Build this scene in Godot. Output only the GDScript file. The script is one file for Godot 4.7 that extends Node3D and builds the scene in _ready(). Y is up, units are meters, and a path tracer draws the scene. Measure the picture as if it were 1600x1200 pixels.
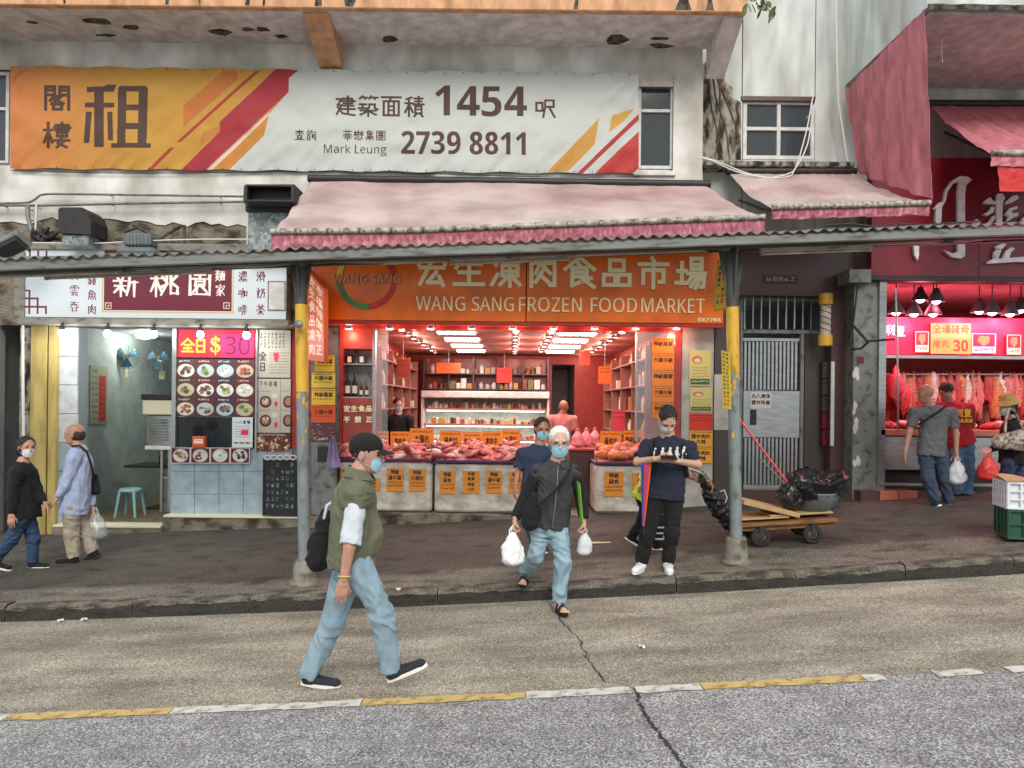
extends Node3D

# ---------- layout helpers: the survey of the street ----------
const F := 1150.0
const EYE := 1.89
const ROLL := 0.0105
var rng := RandomNumberGenerator.new()
var M := {}

func P(px: float, py: float, d: float) -> Vector3:
	var dx := px - 800.0
	var dy := py - 630.0
	return Vector3((dx + dy * ROLL) * d / F, EYE - (dy - dx * ROLL) * d / F, -d)

func gy(x: float) -> float:
	var q := clampf(x, -9.0, 9.0)
	return 0.056 + 0.058 * q + 0.0017 * q * q + (x - q) * 0.05

func pave(x: float) -> float:
	return gy(x) + 0.135

func on_y(px: float, py: float, y: float) -> Vector3:
	var v := (py - 630.0) - (px - 800.0) * ROLL
	return P(px, py, (EYE - y) * F / v)

# ---------- mesh builder ----------
class MB:
	var v := PackedVector3Array()
	var n := PackedVector3Array()
	var t := PackedVector2Array()
	var c := PackedColorArray()
	var ix := PackedInt32Array()
	var col := Color.WHITE

	func vert(p: Vector3, nn: Vector3, uv := Vector2.ZERO) -> int:
		v.append(p)
		n.append(nn)
		t.append(uv)
		c.append(col)
		return v.size() - 1

	# flat polygon, turned to face along "out"
	func face(pts: Array, out: Vector3, uvs := []) -> void:
		var nn := Vector3.ZERO
		for i in pts.size():
			var a: Vector3 = pts[i]
			var b: Vector3 = pts[(i + 1) % pts.size()]
			nn += a.cross(b)
		if nn.length() < 1e-12:
			return
		nn = nn.normalized()
		var flip := nn.dot(out) > 0.0
		var nf := nn if flip else -nn
		var first := v.size()
		for i in pts.size():
			vert(pts[i], nf, uvs[i] if uvs else Vector2.ZERO)
		for i in range(1, pts.size() - 1):
			if flip:
				ix.append_array([first, first + i + 1, first + i])
			else:
				ix.append_array([first, first + i, first + i + 1])

	func box(o: Vector3, s: Vector3, b := Basis.IDENTITY, bevel := 0.0) -> void:
		var h := s * 0.5
		if bevel <= 0.0:
			for ax in 3:
				for sg in [-1.0, 1.0]:
					var e0 := Vector3.ZERO
					e0[ax] = sg
					var e1 := Vector3.ZERO
					e1[(ax + 1) % 3] = 1.0
					var e2 := Vector3.ZERO
					e2[(ax + 2) % 3] = 1.0
					var pts := []
					for k in [[-1, -1], [1, -1], [1, 1], [-1, 1]]:
						pts.append(o + b * ((e0 + e1 * k[0] + e2 * k[1]) * h))
					face(pts, b * e0)
			return
		var r := Vector3.ONE * minf(bevel, minf(h.x, minf(h.y, h.z)) * 0.9)
		for ax in 3:
			var a1 := (ax + 1) % 3
			var a2 := (ax + 2) % 3
			for sg in [-1.0, 1.0]:
				var pts := []
				for k in [[-1, -1], [1, -1], [1, 1], [-1, 1]]:
					var q := Vector3.ZERO
					q[ax] = sg * h[ax]
					q[a1] = k[0] * (h[a1] - r[a1])
					q[a2] = k[1] * (h[a2] - r[a2])
					pts.append(o + b * q)
				var e := Vector3.ZERO
				e[ax] = sg
				face(pts, b * e)
			for s1 in [-1.0, 1.0]:
				for s2 in [-1.0, 1.0]:
					var pts := []
					for k in [[-1, 0], [1, 0], [1, 1], [-1, 1]]:
						var q := Vector3.ZERO
						q[ax] = k[0] * (h[ax] - r[ax])
						q[a1] = s1 * (h[a1] - (r[a1] if k[1] == 0 else 0.0))
						q[a2] = s2 * (h[a2] - (0.0 if k[1] == 0 else r[a2]))
						pts.append(o + b * q)
					var e := Vector3.ZERO
					e[a1] = s1
					e[a2] = s2
					face(pts, b * e)
		for sx in [-1.0, 1.0]:
			for sy in [-1.0, 1.0]:
				for sz in [-1.0, 1.0]:
					var sv := Vector3(sx, sy, sz)
					var q := sv * h
					face([o + b * (q - Vector3(0, sy * r.y, sz * r.z)), o + b * (q - Vector3(sx * r.x, 0, sz * r.z)), o + b * (q - Vector3(sx * r.x, sy * r.y, 0))], b * sv)

	func tube(pts: Array, rad, sides := 8, caps := true) -> void:
		var cnt := pts.size()
		var prev := Vector3.ZERO
		var first := v.size()
		for i in cnt:
			var d: Vector3 = (pts[mini(i + 1, cnt - 1)] - pts[maxi(i - 1, 0)]).normalized()
			var u := prev - d * prev.dot(d)
			if u.length() < 0.01:
				u = d.cross(Vector3.UP if absf(d.y) < 0.9 else Vector3.RIGHT)
			u = u.normalized()
			prev = u
			var w := d.cross(u)
			var r: float = rad[i] if rad is Array else rad
			for k in sides + 1:
				var an := TAU * k / sides
				var nn := u * cos(an) + w * sin(an)
				vert(pts[i] + nn * r, nn, Vector2(float(k) / sides, float(i) / maxf(cnt - 1, 1)))
		for i in cnt - 1:
			for k in sides:
				var a := first + i * (sides + 1) + k
				var b := a + sides + 1
				ix.append_array([a, b, a + 1, a + 1, b, b + 1])
		if caps:
			for e in [0, cnt - 1]:
				var d: Vector3 = (pts[1] - pts[0]).normalized() * -1.0 if e == 0 else (pts[cnt - 1] - pts[cnt - 2]).normalized()
				var ring := []
				for k in sides:
					ring.append(v[first + e * (sides + 1) + k])
				face(ring, d)

	func lathe(prof: Array, sides := 16, o := Vector3.ZERO, b := Basis.IDENTITY) -> void:
		var first := v.size()
		var cnt := prof.size()
		for i in cnt:
			var p: Vector2 = prof[i]
			var q: Vector2 = prof[mini(i + 1, cnt - 1)] - prof[maxi(i - 1, 0)]
			var nr := Vector2(q.y, -q.x).normalized()
			for k in sides + 1:
				var an := TAU * k / sides
				var rd := Vector3(cos(an), 0, sin(an))
				vert(o + b * (rd * p.x + Vector3(0, p.y, 0)), (b * (rd * nr.x + Vector3(0, nr.y, 0))).normalized(), Vector2(float(k) / sides, float(i) / (cnt - 1)))
		for i in cnt - 1:
			for k in sides:
				var a := first + i * (sides + 1) + k
				var e := a + sides + 1
				ix.append_array([a, a + 1, e, a + 1, e + 1, e])

	# polygon of 3D points lying in a plane, pushed back along "dir"
	func prism(pts: Array, dir: Vector3) -> void:
		var nn := -dir.normalized()
		var u: Vector3 = (pts[1] - pts[0]).normalized()
		var w := nn.cross(u)
		var flat := PackedVector2Array()
		for p in pts:
			flat.append(Vector2(u.dot(p - pts[0]), w.dot(p - pts[0])))
		var tris := Geometry2D.triangulate_polygon(flat)
		for k in range(0, tris.size(), 3):
			face([pts[tris[k]], pts[tris[k + 1]], pts[tris[k + 2]]], nn, [flat[tris[k]], flat[tris[k + 1]], flat[tris[k + 2]]])
			face([pts[tris[k]] + dir, pts[tris[k + 1]] + dir, pts[tris[k + 2]] + dir], -nn)
		var area := 0.0
		for i in flat.size():
			area += flat[i].cross(flat[(i + 1) % flat.size()])
		for i in pts.size():
			var a: Vector3 = pts[i]
			var b: Vector3 = pts[(i + 1) % pts.size()]
			var out := (b - a).cross(nn) * (1.0 if area > 0.0 else -1.0)
			face([a, b, b + dir, a + dir], out)

	# grid of points with smooth normals, optional thickness (second skin behind)
	func sheet(rows: Array, thick := 0.0, uvflip := false) -> void:
		var nr := rows.size()
		var nc: int = rows[0].size()
		var nrm := []
		for i in nr:
			var line := PackedVector3Array()
			for j in nc:
				var du: Vector3 = rows[i][mini(j + 1, nc - 1)] - rows[i][maxi(j - 1, 0)]
				var dv: Vector3 = rows[mini(i + 1, nr - 1)][j] - rows[maxi(i - 1, 0)][j]
				line.append(dv.cross(du).normalized())
			nrm.append(line)
		for side in ([0, 1] if thick > 0.0 else [0]):
			var first := v.size()
			for i in nr:
				for j in nc:
					var nn: Vector3 = nrm[i][j]
					var p: Vector3 = rows[i][j]
					vert(p - nn * (thick * side), -nn if side else nn, Vector2(float(j) / (nc - 1), float(i) / (nr - 1)))
			for i in nr - 1:
				for j in nc - 1:
					var a := first + i * nc + j
					if side == 0:
						ix.append_array([a, a + 1, a + nc, a + 1, a + nc + 1, a + nc])
					else:
						ix.append_array([a, a + nc, a + 1, a + 1, a + nc, a + nc + 1])
		if thick > 0.0:
			for i in nr - 1:
				for j in [0, nc - 1]:
					face([rows[i][j], rows[i + 1][j], rows[i + 1][j] - nrm[i + 1][j] * thick, rows[i][j] - nrm[i][j] * thick], rows[i][j] - rows[i][nc / 2])
			for j in nc - 1:
				for i in [0, nr - 1]:
					face([rows[i][j], rows[i][j + 1], rows[i][j + 1] - nrm[i][j + 1] * thick, rows[i][j] - nrm[i][j] * thick], rows[i][j] - rows[nr / 2][j])

	func ball(o: Vector3, r: Vector3, b := Basis.IDENTITY, rings := 8, sides := 12, bump := 0.0, noise: FastNoiseLite = null) -> void:
		var first := v.size()
		for i in rings + 1:
			var th := PI * i / rings
			for k in sides + 1:
				var ph := TAU * k / sides
				var q := Vector3(sin(th) * cos(ph), cos(th), sin(th) * sin(ph))
				var f := 1.0
				if noise:
					f += bump * noise.get_noise_3dv(q * 60.0 + o * 97.0)
				vert(o + b * (q * r * f), (b * (q / r)).normalized(), Vector2(float(k) / sides, float(i) / rings))
		for i in rings:
			for k in sides:
				var a := first + i * (sides + 1) + k
				var e := a + sides + 1
				ix.append_array([a, e, a + 1, a + 1, e, e + 1])

	func join(o: MB, x := Transform3D.IDENTITY) -> void:
		var first := v.size()
		var flip := x.basis.determinant() < 0.0
		var nb := x.basis.orthonormalized()
		for i in o.v.size():
			v.append(x * o.v[i])
			n.append((nb * o.n[i]).normalized())
		t.append_array(o.t)
		c.append_array(o.c)
		for k in range(0, o.ix.size(), 3):
			if flip:
				ix.append_array([first + o.ix[k], first + o.ix[k + 2], first + o.ix[k + 1]])
			else:
				ix.append_array([first + o.ix[k], first + o.ix[k + 1], first + o.ix[k + 2]])

	func mesh() -> ArrayMesh:
		var a := []
		a.resize(Mesh.ARRAY_MAX)
		a[Mesh.ARRAY_VERTEX] = v
		a[Mesh.ARRAY_NORMAL] = n
		a[Mesh.ARRAY_TEX_UV] = t
		a[Mesh.ARRAY_COLOR] = c
		a[Mesh.ARRAY_INDEX] = ix
		var m := ArrayMesh.new()
		if v.size():
			m.add_surface_from_arrays(Mesh.PRIMITIVE_TRIANGLES, a)
		return m

# ---------- node helpers ----------
func tag(o: Node3D, label: String, cat: String, group := "", kind := "") -> Node3D:
	if label:
		o.set_meta("label", label)
	if cat:
		o.set_meta("category", cat)
	if group:
		o.set_meta("group", group)
	if kind:
		o.set_meta("kind", kind)
	return o

func thing(called: String, label: String, cat: String, at := Vector3.ZERO, group := "") -> Node3D:
	var o := Node3D.new()
	o.name = called
	add_child(o, true)
	o.position = at
	return tag(o, label, cat, group)

# a part: world-space builder geometry moved into its parent's space
func part(parent: Node3D, called: String, b: MB, m: Material) -> MeshInstance3D:
	var o := MeshInstance3D.new()
	o.name = called
	o.mesh = b.mesh()
	o.material_override = m
	parent.add_child(o, true)
	if parent != self:
		o.position = -gpos(parent)
	return o

func gpos(n: Node3D) -> Vector3:
	var q := Vector3.ZERO
	var k: Node = n
	while k != self and k is Node3D:
		q += k.position
		k = k.get_parent()
	return q

func shared(parent: Node3D, called: String, ms: Mesh, m: Material, x: Transform3D) -> MeshInstance3D:
	var o := MeshInstance3D.new()
	o.name = called
	o.mesh = ms
	o.material_override = m
	parent.add_child(o, true)
	if parent != self:
		x.origin -= gpos(parent)
	o.transform = x
	return o

func one(called: String, label: String, cat: String, b: MB, m: Material, group := "") -> MeshInstance3D:
	var o := MeshInstance3D.new()
	o.name = called
	var base := b.v[0]
	var lo := base
	var hi := base
	for p in b.v:
		lo = lo.min(p)
		hi = hi.max(p)
	base = Vector3((lo.x + hi.x) / 2, lo.y, (lo.z + hi.z) / 2)
	for i in b.v.size():
		b.v[i] -= base
	o.mesh = b.mesh()
	o.material_override = m
	add_child(o, true)
	o.position = base
	tag(o, label, cat, group)
	return o

func structure(called: String, b: MB, m: Material) -> MeshInstance3D:
	var o := part(self, called, b, m)
	o.set_meta("kind", "structure")
	return o

# axis-aligned slab whose front face fills a picture rectangle at depth d
func slab(b: MB, x0: float, y0: float, x1: float, y1: float, d: float, thick: float, bevel := 0.0) -> void:
	var p := P((x0 + x1) / 2, (y0 + y1) / 2, d)
	b.box(p - Vector3(0, 0, thick / 2), Vector3((x1 - x0) * d / F, (y1 - y0) * d / F, thick), Basis.IDENTITY, bevel)

func bslab(x0: float, y0: float, x1: float, y1: float, d: float, thick: float, bevel := 0.0) -> MB:
	var b := MB.new()
	slab(b, x0, y0, x1, y1, d, thick, bevel)
	return b

# thin panel with a printed front (texture coordinates on the front face)
func panel_mb(o: Vector3, w: float, h: float, thick: float, b := Basis.IDENTITY, curl := 0.0) -> MB:
	var mb := MB.new()
	var f := b * Vector3(0, 0, 1)
	var ux := b.x * (w / 2)
	var uy := b.y * (h / 2)
	if curl > 0.0:
		var rows := []
		for i in 7:
			var row := PackedVector3Array()
			for j in 7:
				var u := j / 3.0 - 1.0
				var v := 1.0 - i / 3.0
				row.append(o + ux * u + uy * v + f * (thick + curl * (0.5 + 0.5 * sin(u * 2.3 + v * 3.1 + o.x * 9.0)) * maxf(absf(u), absf(v))))
			rows.append(row)
		mb.sheet(rows, thick)
		return mb
	var q := [o - ux + uy + f * thick, o + ux + uy + f * thick, o + ux - uy + f * thick, o - ux - uy + f * thick]
	mb.face(q, f, [Vector2(0, 0), Vector2(1, 0), Vector2(1, 1), Vector2(0, 1)])
	for i in 4:
		var a: Vector3 = q[i]
		var e: Vector3 = q[(i + 1) % 4]
		var uv := Vector2(0.01, 0.01)
		mb.face([a, e, e - f * thick, a - f * thick], (a + e) / 2 - o - f * thick, [uv, uv, uv, uv])
	mb.face([q[0] - f * thick, q[1] - f * thick, q[2] - f * thick, q[3] - f * thick], -f, [Vector2(0.01, 0.01), Vector2(0.01, 0.01), Vector2(0.01, 0.01), Vector2(0.01, 0.01)])
	return mb

func panel(x0: float, y0: float, x1: float, y1: float, d: float, thick := 0.008, curl := 0.0) -> MB:
	return panel_mb(P((x0 + x1) / 2, (y0 + y1) / 2, d), (x1 - x0) * d / F, (y1 - y0) * d / F, thick, Basis.IDENTITY, curl)

# ---------- materials ----------
func hx(s: String) -> Color:
	return Color.html(s)

func ntex(freq: float, stops: Array, kind := FastNoiseLite.TYPE_SIMPLEX_SMOOTH, oct := 4, sd := 1, size := 512, normal := 0.0) -> NoiseTexture2D:
	var z := FastNoiseLite.new()
	z.noise_type = kind
	z.frequency = freq
	z.seed = sd
	z.fractal_octaves = oct
	if oct < 2:
		z.fractal_type = FastNoiseLite.FRACTAL_NONE
	if kind == FastNoiseLite.TYPE_CELLULAR:
		z.cellular_return_type = FastNoiseLite.RETURN_CELL_VALUE
	var x := NoiseTexture2D.new()
	x.width = size
	x.height = size
	x.seamless = true
	x.noise = z
	if normal > 0.0:
		x.as_normal_map = true
		x.bump_strength = normal
	if stops:
		var g := Gradient.new()
		g.offsets = PackedFloat32Array(stops.filter(func(e): return e is float))
		g.colors = PackedColorArray(stops.filter(func(e): return e is String).map(func(e): return Color.html(e)))
		x.color_ramp = g
	return x

func mat(called: String, col: Color, rough := 0.8, tex: Texture2D = null, scale := Vector3.ONE, nrm: Texture2D = null, ns := 0.5, world := true, metal := 0.0) -> StandardMaterial3D:
	var m := StandardMaterial3D.new()
	m.resource_name = called
	m.albedo_color = col
	m.roughness = rough
	m.metallic = metal
	if tex:
		m.albedo_texture = tex
	if nrm:
		m.normal_enabled = true
		m.normal_texture = nrm
		m.normal_scale = ns
	if tex or nrm:
		m.uv1_triplanar = true
		m.uv1_world_triplanar = world
		m.uv1_scale = scale
	M[called] = m
	return m

func detail(m: StandardMaterial3D, tex: Texture2D, mask: Texture2D = null) -> StandardMaterial3D:
	m.detail_enabled = true
	m.detail_blend_mode = BaseMaterial3D.BLEND_MODE_MUL
	m.detail_albedo = tex
	m.detail_uv_layer = BaseMaterial3D.DETAIL_UV_2
	return m

func glow(called: String, col: Color, e: float) -> StandardMaterial3D:
	var m := mat(called, col, 0.5)
	m.emission_enabled = true
	m.emission = col
	m.emission_energy_multiplier = e
	return m

func glass(called: String, col: Color, a: float, rough := 0.03) -> StandardMaterial3D:
	var m := mat(called, Color(col.r, col.g, col.b, a), rough)
	m.transparency = BaseMaterial3D.TRANSPARENCY_ALPHA
	return m

func printed(im: Image, rough := 0.6) -> StandardMaterial3D:
	var m := StandardMaterial3D.new()
	m.albedo_texture = ImageTexture.create_from_image(im)
	m.roughness = rough
	m.texture_repeat = false
	return m

# ---------- printing: polygons, brush strokes and lettering drawn into an image ----------
func canvas(w: int, h: int, c: Color) -> Image:
	var im := Image.create(w, h, false, Image.FORMAT_RGB8)
	im.fill(c)
	return im

func poly(im: Image, pts: PackedVector2Array, c: Color) -> void:
	var lo := INF
	var hi := -INF
	for p in pts:
		lo = minf(lo, p.y)
		hi = maxf(hi, p.y)
	for y in range(maxi(0, floori(lo)), mini(im.get_height(), ceili(hi) + 1)):
		var yc := y + 0.5
		var xs := []
		for i in pts.size():
			var a := pts[i]
			var b := pts[(i + 1) % pts.size()]
			if (a.y <= yc) != (b.y <= yc):
				xs.append(a.x + (yc - a.y) / (b.y - a.y) * (b.x - a.x))
		xs.sort()
		for k in range(0, xs.size() - 1, 2):
			var x0 := roundi(xs[k])
			var x1 := roundi(xs[k + 1])
			if x1 > x0:
				im.fill_rect(Rect2i(x0, y, x1 - x0, 1), c)

func disc(im: Image, x: float, y: float, rx: float, ry: float, c: Color, wob := 0.0) -> void:
	var pts := PackedVector2Array()
	for k in 18:
		var a := TAU * k / 18
		var f := 1.0 + wob * sin(a * 3.0 + x) + wob * sin(a * 5.0 + y)
		pts.append(Vector2(x + cos(a) * rx * f, y + sin(a) * ry * f))
	poly(im, pts, c)

func rect(im: Image, x: float, y: float, w: float, h: float, c: Color) -> void:
	im.fill_rect(Rect2i(roundi(x), roundi(y), roundi(w), roundi(h)), c)

func line(im: Image, a: Vector2, b: Vector2, w: float, c: Color, ext := 0.5, taper := 0.0) -> void:
	var d := (b - a).normalized()
	if d == Vector2.ZERO:
		return
	var s := Vector2(-d.y, d.x) * w * 0.5
	a -= d * w * ext
	b += d * w * ext
	poly(im, PackedVector2Array([a + s, b + s * (1.0 - taper), b - s * (1.0 - taper), a - s]), c)

func write_glyph(im: Image, ch: String, x: float, y: float, w: float, h: float, sw: float, c: Color, brush := false) -> void:
	for s in strokes(ch):
		for i in s.size() - 1:
			var a: Vector2 = s[i]
			var b: Vector2 = s[i + 1]
			var ww := sw
			if brush:
				ww = sw * (0.7 if absf(b.y - a.y) < absf(b.x - a.x) * 0.3 else 1.15)
			line(im, Vector2(x + a.x * w, y + a.y * h), Vector2(x + b.x * w, y + b.y * h), ww, c, 0.45, 0.45 if brush else 0.0)

func write_row(im: Image, txt: String, x: float, y: float, size: float, gap: float, sw: float, c: Color, brush := false) -> void:
	for i in txt.length():
		if txt[i] != " ":
			write_glyph(im, txt[i], x + i * (size + gap), y, size, size, sw, c, brush)

func write_col(im: Image, txt: String, x: float, y: float, size: float, gap: float, sw: float, c: Color, brush := false) -> void:
	for i in txt.length():
		if txt[i] != " ":
			write_glyph(im, txt[i], x, y + i * (size + gap), size, size, sw, c, brush)

var face_cache := {}
func lettering(txt: String, bold := false, serif := false, depth := 0.0) -> TextMesh:
	var key := "%s|%s|%s|%s" % [txt, bold, serif, depth]
	if face_cache.has(key):
		return face_cache[key]
	var f := SystemFont.new()
	f.font_names = PackedStringArray(["Droid Serif" if serif else "Droid Sans"])
	f.font_weight = 700 if bold else 400
	var tm := TextMesh.new()
	tm.font = f
	tm.text = txt
	tm.font_size = 64
	tm.pixel_size = 1.0 / 64.0
	tm.depth = depth
	face_cache[key] = tm
	return tm

# fits the lettering in the box x, y, w, h
func write(im: Image, txt: String, x: float, y: float, w: float, h: float, c: Color, bold := false, serif := false) -> void:
	var tm := lettering(txt, bold, serif)
	var box := tm.get_aabb()
	if tm.get_surface_count() == 0 or box.size.x == 0.0:
		return
	var a := tm.surface_get_arrays(0)
	var vs: PackedVector3Array = a[Mesh.ARRAY_VERTEX]
	var ids: PackedInt32Array = a[Mesh.ARRAY_INDEX]
	var q := PackedVector2Array()
	for p in vs:
		q.append(Vector2(x + (p.x - box.position.x) / box.size.x * w, y + (box.end.y - p.y) / box.size.y * h))
	for k in range(0, ids.size(), 3):
		poly(im, PackedVector2Array([q[ids[k]], q[ids[k + 1]], q[ids[k + 2]]]), c)

# rows of type too small to read in the photograph
func small_print(im: Image, x: float, y: float, w: float, h: float, c: Color, pitch := 0.0) -> void:
	var p := pitch if pitch > 0.0 else h
	var xx := x
	while xx < x + w - p * 0.5:
		var k := rng.randi_range(3, 5)
		for i in k:
			if rng.randf() < 0.5:
				rect(im, xx + p * 0.08, y + h * i / k, p * 0.8, maxf(1.0, h * 0.13), c)
			else:
				rect(im, xx + p * rng.randf_range(0.1, 0.7), y + h * rng.randf_range(0, 0.4), maxf(1.0, p * 0.16), h * 0.6, c)
		xx += p
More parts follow.
